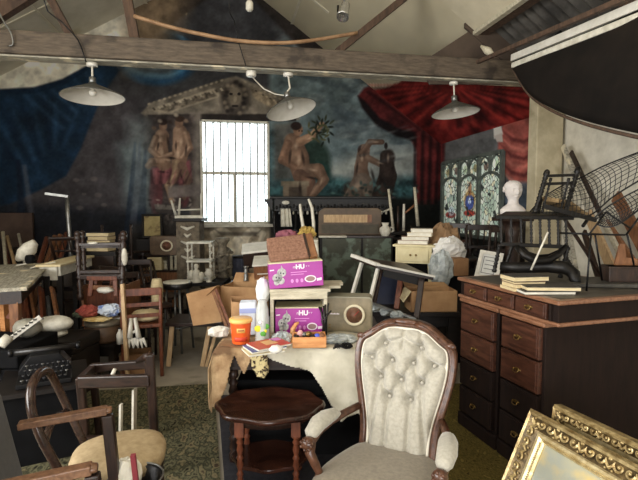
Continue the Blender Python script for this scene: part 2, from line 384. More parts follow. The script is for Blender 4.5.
    E(156, 194, 8, 24, dr, 0, .3); E(184, 192, 7, 18, dr, 0, .3); P([(152, 168), (190, 160), (192, 182), (152, 184)], (122, 66, 72), 3)
    Lm([(162, 136), (160, 150), (164, 164)], [7, 8, 7], sk, sh); Lm([(180, 132), (181, 150), (178, 166)], [7, 8.5, 7], sk, sh)
    E(163, 126, 4.6, 5.6, sk); E(163, 122, 5.2, 3.6, (52, 36, 32)); E(179, 123, 4.8, 5.6, sk); E(180, 119, 5.4, 3.4, (60, 44, 36))
    Lm([(156, 138), (151, 150), (160, 158), (172, 154)], [3.4, 3, 2.6, 2.4], sk, sh); Lm([(186, 134), (190, 148), (182, 158)], [3.4, 3, 2.6], sk, sh)
    Lm([(164, 162), (152, 162), (148, 166)], [5, 4, 3], sk, sh); Lm([(178, 164), (176, 176), (168, 186), (172, 202)], [5.2, 4.4, 3.4, 2.4], sk, (200, 170, 128)); Lm([(182, 166), (188, 180), (184, 198)], [4.4, 3.6, 2.4], (112, 84, 70), sk)
    P([(168, 186), (200, 184), (200, 196), (168, 198)], (112, 102, 98), 2, .9); P([(154, 204), (180, 206), (176, 213), (156, 212)], (120, 112, 104), 1.5); P([(154, 209), (178, 210), (174, 214), (157, 213)], (56, 50, 48), 1.5, .8)
    P([(164, 214), (182, 214), (182, 262), (164, 262)], (70, 62, 58), 2, 1, .9, .5, 12)
    # figure with leaves right of the window
    P([(274, 124), (292, 122), (292, 180), (274, 180)], (96, 84, 74), 5, .6)
    E(315, 158, 18, 24, (40, 60, 52), -20, .35); E(322, 172, 10, 14, (34, 66, 60), -20, .4)
    Lm([(293, 142), (298, 158), (302, 176)], [9, 11, 9], (112, 84, 66), (174, 136, 108)); E(298, 130, 5.6, 6.6, (142, 104, 80)); E(296, 126, 6.2, 4.8, (48, 34, 30)); E(299, 131, 1, .8, (50, 36, 32)); E(302, 131, .9, .8, (50, 36, 32))
    Lm([(300, 142), (312, 136), (322, 124)], [4.6, 3.6, 2.6], (140, 104, 80), (186, 146, 114)); Lm([(288, 144), (282, 160), (296, 168)], [4.4, 3.8, 3], (124, 90, 70), (160, 120, 94))
    Lm([(304, 172), (318, 170), (324, 180), (312, 196)], [8, 6.6, 5, 3.4], (106, 80, 64), (168, 132, 106)); Lm([(300, 176), (310, 182), (304, 196)], [7, 5.6, 4], (104, 76, 62), (140, 104, 82))
    for q in range(34):
        t = q * 1.9; rr = 3 + (q * 7 % 11); E(321 + cos(t) * rr, 130 + sin(t) * rr * 1.1, 4, 1.4, ((52, 60, 40), (84, 84, 52), (30, 38, 30))[q % 3], q * 47 % 180, .5)
    P([(281, 181), (309, 181), (309, 186), (281, 186)], (132, 118, 96), 1.4); P([(283, 185), (307, 185), (307, 200), (283, 200)], (120, 104, 86), 1.4); P([(289, 187), (302, 187), (302, 199), (289, 199)], (84, 72, 62), 1.2)
    # man and dark horse
    E(352, 190, 12, 10, (60, 52, 46), 0, .4)
    Lm([(364, 150), (361, 168), (362, 182)], [6, 6.6, 9], (104, 80, 66), (140, 112, 92)); E(362, 150, 5, 5.6, (58, 42, 36)); E(364, 148, 3.6, 4.4, (110, 84, 68))
    Lm([(362, 154), (370, 142), (382, 142)], [3.6, 3, 2.6], (88, 66, 54), (120, 94, 76)); Lm([(368, 158), (380, 164), (390, 160)], [3.4, 3, 2.4], (112, 88, 72), (150, 120, 98))
    Lm([(362, 184), (352, 198), (344, 204)], [11, 8, 5], (104, 88, 76), (136, 116, 100)); E(366, 192, 12, 9, (108, 92, 80), 0, .5)
    Lm([(382, 196), (388, 176), (386, 156)], [10, 9, 6], (48, 38, 34), (78, 62, 54)); E(390, 156, 6, 9, (54, 42, 38), -20, .4); E(386, 146, 2, 4, (40, 32, 30))
    # red drapery reaching the corner
    P([(358, 96), (364, 88), (380, 82), (400, 78), (440, 70), (446, 200), (416, 200), (416, 150), (410, 138), (396, 134), (378, 124), (364, 108)], (92, 30, 30), 3, 1, .6, .09, 17)
    for k in range(9): P([(366 + 7 * k, 92 - k), (369 + 7 * k, 91 - k), (424 + 2 * k, 128), (420 + 2 * k, 130)], (150, 52, 44) if k % 2 else (40, 14, 16), 3, .7)
    P([(358, 96), (364, 100), (380, 118), (398, 128), (414, 132), (416, 142), (396, 136), (376, 125), (362, 108)], (24, 16, 18), 3)
    for k in range(7): P([(414 + 4 * k, 132), (416 + 4 * k, 132), (416 + 3.6 * k, 204), (413 + 3.6 * k, 204)], (118, 40, 38) if k % 2 else (34, 14, 16), 2.5, .8)
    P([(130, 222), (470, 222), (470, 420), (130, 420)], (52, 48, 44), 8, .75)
    # stone relief painted under the window: ram skull, horns and swags
    P([(202, 226), (270, 226), (270, 300), (202, 300)], (158, 142, 118), 3, 1, .5, .12, 7)
    P([(226, 236), (250, 236), (246, 254), (240, 268), (234, 268), (230, 254)], (214, 200, 174), 2, 1, .3, .2); P([(235, 238), (240, 238), (239, 262), (236, 262)], (240, 228, 204), 2, .8)
    for sx in (1, -1): Lm([(238 + sx * 8, 236), (238 + sx * 16, 230), (238 + sx * 25, 234), (238 + sx * 22, 243), (238 + sx * 15, 243)], [4, 4, 3, 2.4, 1.6], (190, 176, 150), (236, 222, 196))
    P([(214, 229), (222, 236), (256, 236), (262, 229), (258, 232), (220, 232)], (52, 46, 42), 2, .6)
    P([(232, 256), (246, 256), (246, 296), (232, 296)], (48, 50, 62), 2, .9)
    for q in range(24): E(222 + 5 * sin(q * 1.7), 244 + q * 1.9, 3.2, 2.6, (206, 188, 156) if q % 2 else (66, 58, 50), q * 31, .6)
    # dark gable boards
    P([(120, -80), (330, -80), (330, 60), (300, 48), (255, 2), (244, -10), (212, -4), (140, 46)], (52, 45, 42), 4, 1, .3, .05)
    P([(128, -20), (196, -20), (176, 30), (168, 70), (128, 70)], (136, 112, 84), 26, .9)  # light from the left painted onto the gable boards
    P([(126, 118), (150, 120), (152, 210), (130, 212)], (116, 128, 130), 12, .55)
    # painted modelling: dark accents and light touches on the figures
    dkk, lt = (34, 24, 22), (206, 176, 146)
    for x, y, rx, ry, r in ((158, 146, 1.6, 7, 10), (168, 142, 2, 9, -6), (172, 158, 6, 1.6, 8), (186, 150, 1.6, 8, 6), (176, 146, 1.4, 7, 0), (163, 172, 7, 1.6, 6), (182, 178, 1.4, 8, -20), (290, 156, 2, 10, 6), (303, 158, 2, 9, -10), (312, 178, 8, 1.6, 12), (300, 188, 2, 8, 0), (357, 168, 1.6, 9, 6), (373, 176, 2, 10, -14), (366, 200, 9, 2, -8), (393, 168, 2, 11, 4), (380, 184, 2, 10, 8)): E(x, y, rx, ry, dkk, r, .8, .75)
    for x, y, rx, ry, r in ((160, 140, 2.4, 4, 20), (162, 152, 2.6, 5, -10), (181, 142, 2.6, 5, 6), (178, 154, 2.4, 4, 0), (168, 160, 5, 1.6, 10), (172, 184, 1.5, 7, 24), (296, 146, 3, 5, 10), (299, 160, 3, 6, 0), (310, 138, 5, 1.6, -22), (313, 170, 6, 1.8, 10), (321, 182, 1.6, 5, 20), (362, 158, 2, 5, 0), (358, 186, 4, 7, 30), (366, 192, 4, 5, 0), (376, 142, 4, 1.2, 0), (380, 163, 5, 1.2, 16), (388, 158, 1.8, 6, 0)): E(x, y, rx, ry, lt, r, .9, .6)
    for x, y, c2 in ((160, 121, (150, 136, 118)), (176, 115, (164, 150, 130)), (186, 121, (128, 104, 84)), (154, 128, (118, 92, 74)), (170, 122, (60, 46, 40))): E(x, y, 3.4, 2.6, c2, 20, .6, .9)
    for k in range(9): P([(150 + 5 * k, 170 + (k % 3)), (152 + 5 * k, 169), (154 + 4 * k, 184), (151 + 4 * k, 184)], (150, 84, 86) if k % 2 else (62, 32, 36), 1.5, .6)
    for k in range(12): E(150 + 8 * (k % 6), 200 + 5 * (k // 6), 3, 1.4, (160, 148, 134) if k % 2 else (54, 48, 46), 12 * k, .6, .6)
    for k in range(40):
        x = 330 + (k * 37) % 88; y = 182 + (k * 13) % 14; E(x, y, 3.5, 2, ((34, 66, 66), (92, 128, 122), (30, 44, 44))[k % 3], k * 23, .7, .7)
    for k in range(26):
        x = 336 + (k * 29) % 78; y = 122 + (k * 17) % 40; E(x, y, 9, 2.2, ((150, 158, 154), (66, 80, 88))[k % 2], -14, .9, .35)
    for k in range(14): P([(152 + 5.2 * k, 108 - 1.5 * k), (154 + 5.2 * k, 107.4 - 1.5 * k), (156 + 5.2 * k, 110 - 1.5 * k), (154 + 5.2 * k, 110.6 - 1.5 * k)], (186, 172, 148) if k % 2 else (66, 58, 50), .8, .8)
    for k in range(10): E(256 + 3.6 * k, 91 + 1.9 * k, 1.8, 1.3, (178, 158, 128) if k % 2 else (60, 52, 44), 26, .6, .8)
    tone(c); return c.out(MURAL)
def mural_right(X, Y):
    c = Canvas(X, Y, (66, 64, 62)); P, E, Lm = c.poly, c.ell, c.limb
    c.c = c.c * (.8 + .4 * fbm(X * .04, Y * .04, 3)[:, None])
    P([(440, 118), (532, 104), (532, 240), (440, 240)], (72, 72, 74), 6, 1, .3, .06); P([(444, 140), (500, 128), (504, 150), (443, 162)], (92, 92, 92), 4, .9)
    P([(420, 60), (532, 60), (532, 108), (500, 112), (470, 118), (440, 128), (420, 132)], (124, 40, 34), 3, 1, .7, .09, 23)
    for k in range(13):
        x0 = 422 + 9 * k; P([(x0, 66), (x0 + 3, 66), (455 + (x0 - 455) * .45 + 3, 116), (455 + (x0 - 455) * .45, 117)], (178, 62, 50) if k % 2 else (58, 18, 18), 3, .65)
    P([(420, 128), (445, 122), (470, 115), (502, 109), (532, 104), (532, 110), (500, 116), (470, 123), (445, 133), (420, 144)], (26, 16, 18), 3, .9)
    P([(418, 130), (446, 124), (442, 206), (418, 206)], (84, 28, 30), 3, 1, .5, .1, 9)
    for k in range(6): P([(420 + 4 * k, 130), (422 + 4 * k, 130), (421 + 4 * k, 204), (418 + 4 * k, 204)], (122, 40, 38) if k % 2 else (40, 14, 16), 2.4, .8)
    P([(462, 106), (478, 103), (476, 107), (464, 110)], (176, 150, 130), 2, .9); P([(484, 105), (506, 102), (512, 104), (488, 110)], (168, 140, 122), 2, .8)
    # red curtain on the right, hanging in swags
    P([(498, 138), (504, 122), (516, 112), (534, 106), (534, 196), (516, 182), (504, 172), (498, 156)], (134, 66, 58), 2.5, 1, .3, .1, 6)
    for k in range(7): P([(500, 128 + 8 * k), (512, 137 + 8.4 * k), (524, 140 + 8.4 * k), (534, 134 + 8 * k), (534, 138 + 8 * k), (524, 144 + 8.4 * k), (511, 141 + 8.4 * k)], (176, 98, 84) if k % 2 else (78, 32, 32), 2.4, .75)
    P([(500, 182), (528, 182), (532, 214), (498, 220)], (64, 74, 86), 4, .9, .4, .12, 8)
    P([(420, 218), (534, 222), (534, 400), (420, 400)], (40, 36, 34), 6, .9)
    tone(c, .82)
    c.c = c.c * 1.25
    P([(493, 123), (500, 121), (503, 134), (494, 139)], (226, 222, 214), 1.4); P([(494, 136), (502, 133), (503, 142), (497, 142)], (200, 190, 182), 1.2)
    return c.out(MURAL)
MURAL = 1.12
paint_wall = paint_mat('mural_paint')
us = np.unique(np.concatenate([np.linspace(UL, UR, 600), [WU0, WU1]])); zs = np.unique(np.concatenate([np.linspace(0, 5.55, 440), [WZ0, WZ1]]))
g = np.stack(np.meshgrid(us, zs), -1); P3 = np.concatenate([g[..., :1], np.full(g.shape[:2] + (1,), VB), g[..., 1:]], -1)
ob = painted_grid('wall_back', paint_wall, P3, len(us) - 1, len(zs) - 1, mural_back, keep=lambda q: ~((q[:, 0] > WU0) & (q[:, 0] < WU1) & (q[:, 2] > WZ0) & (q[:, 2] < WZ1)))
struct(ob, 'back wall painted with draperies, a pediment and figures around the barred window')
def mural_slope(X, Y):
    base = (190, 180, 154); c = Canvas(X, Y, base); c.c = c.c * (.94 + .12 * fbm(X * .05, Y * .05, 4)[:, None])
    P = c.poly
    P([(360, 97), (366, 91), (385, 88), (400, 82), (430, 60), (700, 40), (700, 200), (400, 160), (372, 112)], (112, 34, 30), 2, 1, .7, .09, 23)
    for k in range(26):
        t = pi * (.02 + .96 * k / 25); P([(455 + 12 * cos(t), 84 + 6 * sin(t)), (455 + 140 * cos(t), 84 + 44 * sin(t)), (455 + 140 * cos(t + .05), 84 + 44 * sin(t + .05))], (172, 58, 46) if k % 2 else (52, 18, 18), 3, .65)
    P([(360, 97), (366, 92), (380, 100), (398, 116), (400, 140), (372, 114)], (26, 18, 20), 4, .9)
    k = c.c.copy(); tone(c, .82); c.c = c.c * 1.3; red = (np.abs(k[:, 0] - k[:, 2]) > 44)[:, None]; c.c = np.where(red | (k.mean(1, keepdims=True) < 120), c.c, k)
    return c.out(MURAL)
us2 = np.linspace(APU, UR + .1, 150); vs2 = np.linspace(VT, VB, 120); g = np.stack(np.meshgrid(us2, vs2), -1)
P3 = np.concatenate([g, (APZ - SLR * (g[..., :1] - APU))], -1)
struct(painted_grid('ceiling_back', paint_wall, P3, 149, 119, mural_slope), 'far right slope of the ceiling with red drapery painted on its lower part')
# right wall: far half painted, near half bare plaster
VP = 5.15
vs_ = np.linspace(VP, VB, 250); zs = np.linspace(0, 3.0, 190); g = np.stack(np.meshgrid(vs_, zs), -1)
P3 = np.concatenate([np.full(g.shape[:2] + (1,), UR), g], -1)
struct(painted_grid('wall_right', paint_wall, P3, len(vs_) - 1, len(zs) - 1, mural_right), 'right wall beyond the pillar painted with red draperies')
m = MB(); m.b2(UR, UR + .2, -3.2, VP, 0, 3.05); struct(m.build('wall_right_plaster', plaster), 'bare cream plaster wall right of the pillar')
# left wall with a wide tall opening near the viewer (daylight), wall behind the viewer
m = MB(); OV0, OV1, OZ0, OZ1 = -1.3, 2.6, .9, 2.75
m.b2(UL - .2, UL, -3.2, OV0, 0, 3.6); m.b2(UL - .2, UL, OV1, VB, 0, 3.6); m.b2(UL - .2, UL, OV0, OV1, 0, OZ0); m.b2(UL - .2, UL, OV0, OV1, OZ1, 3.6)
struct(m.build('wall_left', plaster))
DU0, DU1, DZ1 = -2.2, 1.4, 2.5
m = MB(); m.b2(UL - .2, DU0, -3.4, -3.2, 0, 5.6); m.b2(DU1, UR + .2, -3.4, -3.2, 0, 5.6); m.b2(DU0, DU1, -3.4, -3.2, DZ1, 5.6); struct(m.build('wall_front', plaster), 'wall behind the viewer with a wide doorway added for fill light')  # doorway added so fill light can enter behind the viewer
m = MB(); m.b2(DU0 - .1, DU0, -3.42, -3.14, 0, DZ1 + .1); m.b2(DU1, DU1 + .1, -3.42, -3.14, 0, DZ1 + .1); m.b2(DU0, DU1, -3.42, -3.14, DZ1, DZ1 + .1); struct(m.build('fill_doorway', white_p), 'frame of the wide doorway added behind the viewer for fill light')
m = MB()
for k in range(4):
    y = OV0 + (OV1 - OV0) * k / 3; m.b2(UL - .14, UL - .06, y - .035, y + .035, OZ0, OZ1)
m.b2(UL - .14, UL - .06, OV0, OV1, OZ0 - .04, OZ0 + .04); m.b2(UL - .14, UL - .06, OV0, OV1, OZ1 - .04, OZ1 + .04)
struct(m.build('window_3', white_p))
# ceiling boards on both slopes
def slope(u0, u1, v0, v1, off=0.0, t=.03):
    q = MB(); z0, z1 = roof_z(u0) + off, roof_z(u1) + off
    vs = [(u0, v0, z0), (u1, v0, z1), (u1, v1, z1), (u0, v1, z0)]; vs += [(a, b, c + t) for a, b, c in vs]
    q.add(vs, [(0, 3, 2, 1), (4, 5, 6, 7), (0, 1, 5, 4), (1, 2, 6, 5), (2, 3, 7, 6), (3, 0, 4, 7)]); return q

m = slope(UL - .25, APU, -3.3, VB); struct(m.build('ceiling_left', mat('ceiling_white', (206, 200, 182), (224, 218, 202), 2.5, rough=.85, wear=((194, 184, 160), 1.3, .62))))
m = slope(APU, 2.62, -3.3, VT); struct(m.build('ceiling_right', ceil_m))
# pale cover strips over the board joints
m = MB()
for v in (1.0, 2.2, 3.4, 5.6, 6.8):
    for u0, u1 in ((UL, APU), (APU, 2.6 if v < VT else 1.4)):
        m.bar((u0, v, roof_z(u0) - .008), (u1, v, roof_z(u1) - .008), .05, .012)
for du in (1.15, 2.3):
    m.bar((APU - du, -3, roof_z(APU - du) - .008), (APU - du, VB, roof_z(APU - du) - .008), .05, .012); m.bar((APU + du, -3, roof_z(APU + du) - .008), (APU + du, VB if du < 2 else VT, roof_z(APU + du) - .008), .05, .012)
struct(m.build('trim_1', mat('cover_strip', (206, 198, 176), (220, 212, 192), 6, rough=.85)), 'pale cover strips on the ceiling boards')
# bare part of the roof over the right side: corrugated sheet on purlins
m = MB(); n = 130
vs = []; fs = []
for i in range(n + 1):
    v = -3.2 + (VT + 3.2) * i / n; dz = .03 * (1 if i % 2 else -1)
    for u in (2.5, UR + .3): vs.append((u, v, roof_z(u) + .22 + dz))
for i in range(n): fs.append((2 * i, 2 * i + 1, 2 * i + 3, 2 * i + 2))
m.add(vs, fs); struct(m.build('ceiling_bare', bare_roof), 'bare corrugated roof sheet over the right side')
m = MB()
for u in (2.72, 3.2): m.bar((u, -3, roof_z(u) + .1), (u, VT, roof_z(u) + .1), .1, .12)
for v in (.6, 2.0, 3.3): m.bar((2.5, v, roof_z(2.5) + .03), (3.6, v, roof_z(3.6) + .03), .06, .12)
struct(m.build('rafter', rafter_wood), 'dark bare rafters and purlins over the right side')
m = MB(); m.bar((2.62, -3, roof_z(2.62) - .02), (2.62, VT, roof_z(2.62) - .02), .06, .04); struct(m.build('trim_2', wood_pale), 'pale edge strip where the ceiling boards stop')
# ---------------------------------------------------------------- roof truss in the plane of the big beam
a, b = V(-40, 44, VT), V(522, 71, VT); zb = (V(0, 43, VT).z + V(515, 72, VT).z) / 2
m = MB(); m.b2(UL, UR, VT - .11, VT + .11, zb - .115, zb + .09)
struct(m.build('beam', beam_wood, bevel=.012), 'long weathered tie beam crossing the whole room'); BZ = zb - .115
m = MB(); m.b2(UL, 3.3, VT - .06, VT + .10, BZ - .014, BZ); struct(m.build('trim_3', wood_grey), 'pale strip under the big beam')
for nm, p, q, w, mt in (('strut', (336, 53), (432, -24), .065, rafter_wood), ('strut', (73, 40), (34, -32), .065, rafter_wood), ('strut', (135, 40), (122, -30), .085, rafter_wood), ('strut', (-8, 16), (40, -14), .14, rafter_wood)):
    m = MB(); m.bar(V(*p, VT), V(*q, VT), w, .09, (0, 1, 0)); struct(m.build(nm, mt), {0: 'dark wooden truss strut'}[0])
A, B, C3 = V(419, 64, VT + .02), V(474, 28, VT + .02), V(522, 84, VT + .02); D3 = V(430, 84, VT + .02)
m = MB(); vs = [A, B, C3, D3]; m.add(vs + [p + Vector((0, .03, 0)) for p in vs], [(0, 1, 2, 3), (7, 6, 5, 4), (0, 4, 5, 1), (1, 5, 6, 2), (2, 6, 7, 3), (3, 7, 4, 0)])
struct(m.build('wall_gable', dark_board), 'dark board closing the truss above the red drapery')
m = MB(); m.b2(2.3, UR + .3, VT + .1, VT + .14, 2.6, 4.2); struct(m.build('wall_gable_upper', dark_board), 'dark boards closing the roof space over the beam end') if False else None
m = MB(); z0, z1 = roof_z(2.5), roof_z(UR + .3); m.add([(2.5, VT + .0, z0 - .05), (UR + .3, VT, z1 - .05), (UR + .3, VT, z1 + .3), (2.5, VT, z0 + .3)] + [(2.5, VT + .03, z0 - .05), (UR + .3, VT + .03, z1 - .05), (UR + .3, VT + .03, z1 + .3), (2.5, VT + .03, z0 + .3)], [(0, 1, 2, 3), (7, 6, 5, 4), (0, 4, 5, 1), (1, 5, 6, 2), (2, 6, 7, 3), (3, 7, 4, 0)]); struct(m.build('trim_5', dark_board), 'dark fascia board between the two roof levels')
# pillar at the end of the beam
pa, pb = V(535, 200, VT - .1), V(561, 200, VT - .1)
pillar_m = mat('pillar_paint', (184, 172, 142), (206, 194, 164), 6, (1, 1, 1), .8, bump=.15, wear=((160, 146, 116), 2.2, .6))
m = MB(); m.b2(pa.x, pb.x, VT - .1, VT + .06, 0, BZ); struct(m.build('pillar', pillar_m, bevel=.01), 'cream painted square pillar under the beam end')
m = MB(); m.b2(pb.x + .005, pb.x + .1, VT - .02, VT + .1, 0, BZ); struct(m.build('trim_4', wood_dark), 'dark timber post beside the pillar')
# ---------------------------------------------------------------- barred window
fr = MB(); fy0, fy1 = VB - .02, VB + .14
fr.b2(WU0, WU0 + .035, fy0, fy1, WZ0, WZ1); fr.b2(WU1 - .035, WU1, fy0, fy1, WZ0, WZ1); fr.b2(WU0, WU1, fy0, fy1, WZ1 - .03, WZ1); fr.b2(WU0, WU1, fy0, fy1, WZ0, WZ0 + .04)
zm = V(235, 173, VB).z; fr.b2(WU0, WU1, fy0 + .05, fy1, zm - .025, zm + .025); um = V(234.5, 200, VB).x; fr.b2(um - .018, um + .018, fy0 + .06, fy1, WZ0, zm)
w1 = struct(fr.build('window_1', white_old, bevel=.004), 'bright barred window in the middle of the back wall')
q = MB(); q.b2(WU0 - .06, WU1 + .06, VB - .09, VB + .04, WZ0 - .05, WZ0); q.build('window_sill', white_old, w1, bevel=.006)
bars_m = mat('bar_white', (150, 150, 146), (166, 166, 160), 9, rough=.6)
for k in range(9):
    u = WU0 + (WU1 - WU0) * (k + .75) / 9.4; q = MB(); q.tube([(u, VB + .03, WZ0 + .03), (u, VB + .03, WZ1 - .02)], .0125, 6); q.build('window_bar', bars_m, w1)
q = MB(); q.b2(WU0 + .03, WU1 - .03, VB + .09, VB + .094, WZ0 + .03, WZ1 - .02); q.build('window_pane', glass_m, w1)
# ---------------------------------------------------------------- leaded window of coloured glass on the right wall
def uq(px, py, off=.03): return U(px, py, UR - off)
vN, vF = uq(503, 200).y, uq(443.5, 200).y; zt = (uq(443.5, 163).z + uq(503, 152).z) / 2; zl = (uq(443.5, 233).z + uq(503, 239).z) / 2
nv_, nz_ = 260, 210; vv = np.linspace(vN, vF, nv_ + 1); zv = np.linspace(zl, zt, nz_ + 1); g = np.stack(np.meshgrid(vv, zv), -1)
def stained(X, Y):
    S = np.tile(1 - np.linspace(0, 1, nv_ + 1), nz_ + 1); T = np.repeat(np.linspace(0, 1, nz_ + 1), nv_ + 1)      # S left to right, T upward
    rs = np.random.RandomState(5); n = 520; px = rs.rand(n); py = rs.rand(n); w = 1.8
    d1 = np.full(len(S), 9.); d2 = d1.copy(); idx = np.zeros(len(S), int)
    for i in range(n):
        d = np.hypot((S - px[i]) * w, T - py[i]); k = d < d1; d2 = np.where(k, d1, np.minimum(d2, d)); d1 = np.where(k, d, d1); idx = np.where(k, i, idx)
    pal = np.array([(206, 214, 198), (190, 204, 184), (216, 220, 206), (178, 194, 178), (196, 206, 194), (160, 180, 166), (212, 206, 176)], float)
    c = Canvas(S * 3, T * 2.0, (0, 0, 0)); c.c = pal[rs.randint(0, 7, n)][idx]
    c.ell(.45, .52, .34, .10, (150, 60, 52)); c.ell(.5, .62, .22, .16, (186, 206, 214), 0, .3, .7)
    c.ell(1.5, .9, .32, .30, (176, 132, 70), 0, .2, .8); c.ell(1.5, .86, .25, .22, (72, 88, 152), 0, .2); c.ell(1.5, .9, .1, .1, (196, 206, 226), 0, .3); c.ell(1.5, .58, .34, .09, (168, 66, 54)); c.ell(1.5, 1.2, .1, .22, (150, 96, 60), 0, .3, .8)
    c.ell(2.5, .8, .26, .34, (150, 168, 150), 0, .3, .6)
    for i in range(6): c.ell(.25 + .5 * i, 1.72, .12, .12, ((120, 110, 70), (96, 70, 60), (170, 186, 150))[i % 3], 0, .3, .8)
    lead = np.clip((.0075 - (d2 - d1)) / .004, 0, 1); c.mix(lead, (44, 48, 46))
    return c.out(1.0)
sw_pts = np.concatenate([np.full(g.shape[:2] + (1,), UR - .03), g], -1)
fr = MB(); L = vF - vN; Hh = zt - zl; sx = UR - .055
def SP(s, t, o=0): return Vector((sx + o, vF - s * L, zl + t * Hh))
for s in (0, 1 / 3, 2 / 3, 1): fr.bar(SP(s, 0), SP(s, 1), .055, .05, (1, 0, 0))
for t in (0, 1): fr.bar(SP(0, t), SP(1, t), .05, .05, (1, 0, 0))
for k in range(3):
    s0, s1 = k / 3, (k + 1) / 3; sm = (s0 + s1) / 2
    fr.tube([SP(s0 + (sm - s0) * (1 - cos(q * pi / 12)) * 1.0 if q <= 6 else s0, .62 + .16 * sin(q * pi / 12)) for q in range(7)], .022, 6); fr.tube([SP(s1 - (s1 - sm) * (1 - cos(q * pi / 12)), .62 + .16 * sin(q * pi / 12)) for q in range(7)], .022, 6)
    fr.bar(SP(sm, .78), SP(sm, 1), .03, .04, (1, 0, 0))
    for h0, h1 in ((s0, sm), (sm, s1)):
        hm = (h0 + h1) / 2; fr.tube([SP(h0, .86), SP(h0 + (hm - h0) * .4, .94), SP(hm, .98)], .016, 6); fr.tube([SP(h1, .86), SP(h1 - (h1 - hm) * .4, .94), SP(hm, .98)], .016, 6)
w2 = struct(fr.build('window_2', mat('tracery', (84, 92, 86), (108, 116, 108), 9, rough=.8)), 'three light leaded window of pale green glass with a blue shield')
po = painted_grid('window_pane', paint_mat('leaded_glass_glow', .4, .5), sw_pts, nv_, nz_, stained, parent=w2)  # panes glow in place of daylight behind the glass
# ---------------------------------------------------------------- daylight and added fill
wd = D.worlds.new('World'); SC.world = wd; wd.use_nodes = True
wd.node_tree.nodes['Background'].inputs[0].default_value = (.88, .94, 1, 1); wd.node_tree.nodes['Background'].inputs[1].default_value = 1.2
def area(name, loc, size, rot, power, color=(1, 1, 1), spread=180):
    l = D.lights.new(name, 'AREA'); l.shape = 'RECTANGLE'; l.size, l.size_y = size; l.energy = power; l.color = color; l.spread = radians(spread)
    o = D.objects.new(name, l); COL.objects.link(o); o.location = loc; o.rotation_euler = rot; return o
area('daylight_back_window', ((WU0 + WU1) / 2, VB + .3, (WZ0 + WZ1) / 2), (WU1 - WU0 + .5, WZ1 - WZ0 + .5), (pi / 2, 0, pi), 60, (.95, .98, 1))
L1 = area('daylight_side_window', (UL - .45, (OV0 + OV1) / 2, (OZ0 + OZ1) / 2 + .15), (OV1 - OV0, OZ1 - OZ0), (pi / 2, 0, -pi / 2), 400, (1, .985, .95))
L1.rotation_euler = (radians(94), 0, -pi / 2)
L2 = area('fill_doorway_lamp', ((DU0 + DU1) / 2, -3.6, 1.25), (DU1 - DU0, 2.4), (radians(121), 0, 0), 280, (1, .99, .97))  # added fill lamp, tilted up to brighten ceiling and lamp linings
UNSEEN_LAMP = area('unseen_roof_light', (-1.2, .2, 4.35), (1.4, 2.0), (0, radians(-20), 0), 60, (1, .98, .95))  # stands in for an unseen skylight; the ceiling has no opening
SC.view_settings.view_transform = 'Standard'; SC.view_settings.look = 'None'; SC.view_settings.exposure = -.24; SC.view_settings.gamma = 1; SC.view_settings.use_curve_mapping = False
SC.cycles.max_bounces = 6; SC.cycles.diffuse_bounces = 4; SC.cycles.use_denoising = True
# ================================================================ armchair in front
velvet = mat('cream_velvet', (162, 157, 144), (180, 175, 161), 60, (1, 1, 1), .85, sheen=.4, bump=.05)
velvet_d = mat('grey_velvet', (122, 112, 96), (140, 130, 112), 60, (1, 1, 1), .85, sheen=.3, bump=.05)
walnut = mat('carved_walnut', (62, 38, 27), (98, 64, 46), 9, (4, 4, 4), .28, bump=.1)
bk = W(397.5, 420, 2.43); ac = thing('button_back_armchair', 'cream velvet button-back armchair with a carved dark wood frame, before the cloth-covered table', 'armchair', (bk.x, bk.y, 0), RZ - radians(26.5)); ac.scale = (1.03, 1, 1)
half = [(0, 1.0), (.06, 1.0), (.12, .985), (.165, .955), (.20, .925), (.236, .905), (.258, .87), (.266, .81), (.262, .74), (.245, .65), (.222, .56), (.203, .47), (.198, .40), (.198, .29)]
def smooth_poly(p, it=2):
    for _ in range(it):
        q = [p[0]]
        for a, b in zip(p[:-1], p[1:]): q += [(a[0] * .75 + b[0] * .25, a[1] * .75 + b[1] * .25), (a[0] * .25 + b[0] * .75, a[1] * .25 + b[1] * .75)]
        p = q + [p[-1]]
    return p
hs = smooth_poly(half); lean = lambda z: .24 * (z - .38)
outl = [(-x, z) for x, z in reversed(hs)] + hs[1:]
def inset(o, d):
    r = []
    for i in range(len(o)):
        a, b = o[max(i - 1, 0)], o[min(i + 1, len(o) - 1)]; tx, tz = b[0] - a[0], b[1] - a[1]; l = sqrt(tx * tx + tz * tz)
        r.append((o[i][0] + tz / l * d, o[i][1] - tx / l * d))
    return r
inn = inset(outl, .038)
m = MB()                                                      # moulded frame: swept profile between outline and inset
prof = [(0, .03), (0, -.012), (.25, -.028), (.45, -.022), (.55, -.030), (.85, -.022), (1, -.008), (1, .03)]
vs = []
for (x0, z0), (x1, z1) in zip(outl, inn):
    for t, y in prof: vs.append((x0 + (x1 - x0) * t, lean(z0 + (z1 - z0) * t) + y, z0 + (z1 - z0) * t))
k = len(prof); fs = [(i * k + j, i * k + (j + 1) % k, (i + 1) * k + (j + 1) % k, (i + 1) * k + j) for i in range(len(outl) - 1) for j in range(k)]
m.add(vs, fs, True); m.build('back_frame', walnut, ac)
m = MB()                                                      # carved crest
m.ell((0, lean(.99) - .02, .99), (.07, .016, .018), 14)
for sx in (-1, 1):
    m.tube([(sx * .05, lean(.99) - .024, .985), (sx * .10, lean(.98) - .024, .972), (sx * .15, lean(.95) - .024, .945), (sx * .175, lean(.93) - .022, .925)], [.012, .01, .009, .006], 8)
    m.ell((sx * .235, lean(.9) - .02, .893), (.026, .012, .02), 10)
m.build('crest', walnut, ac)
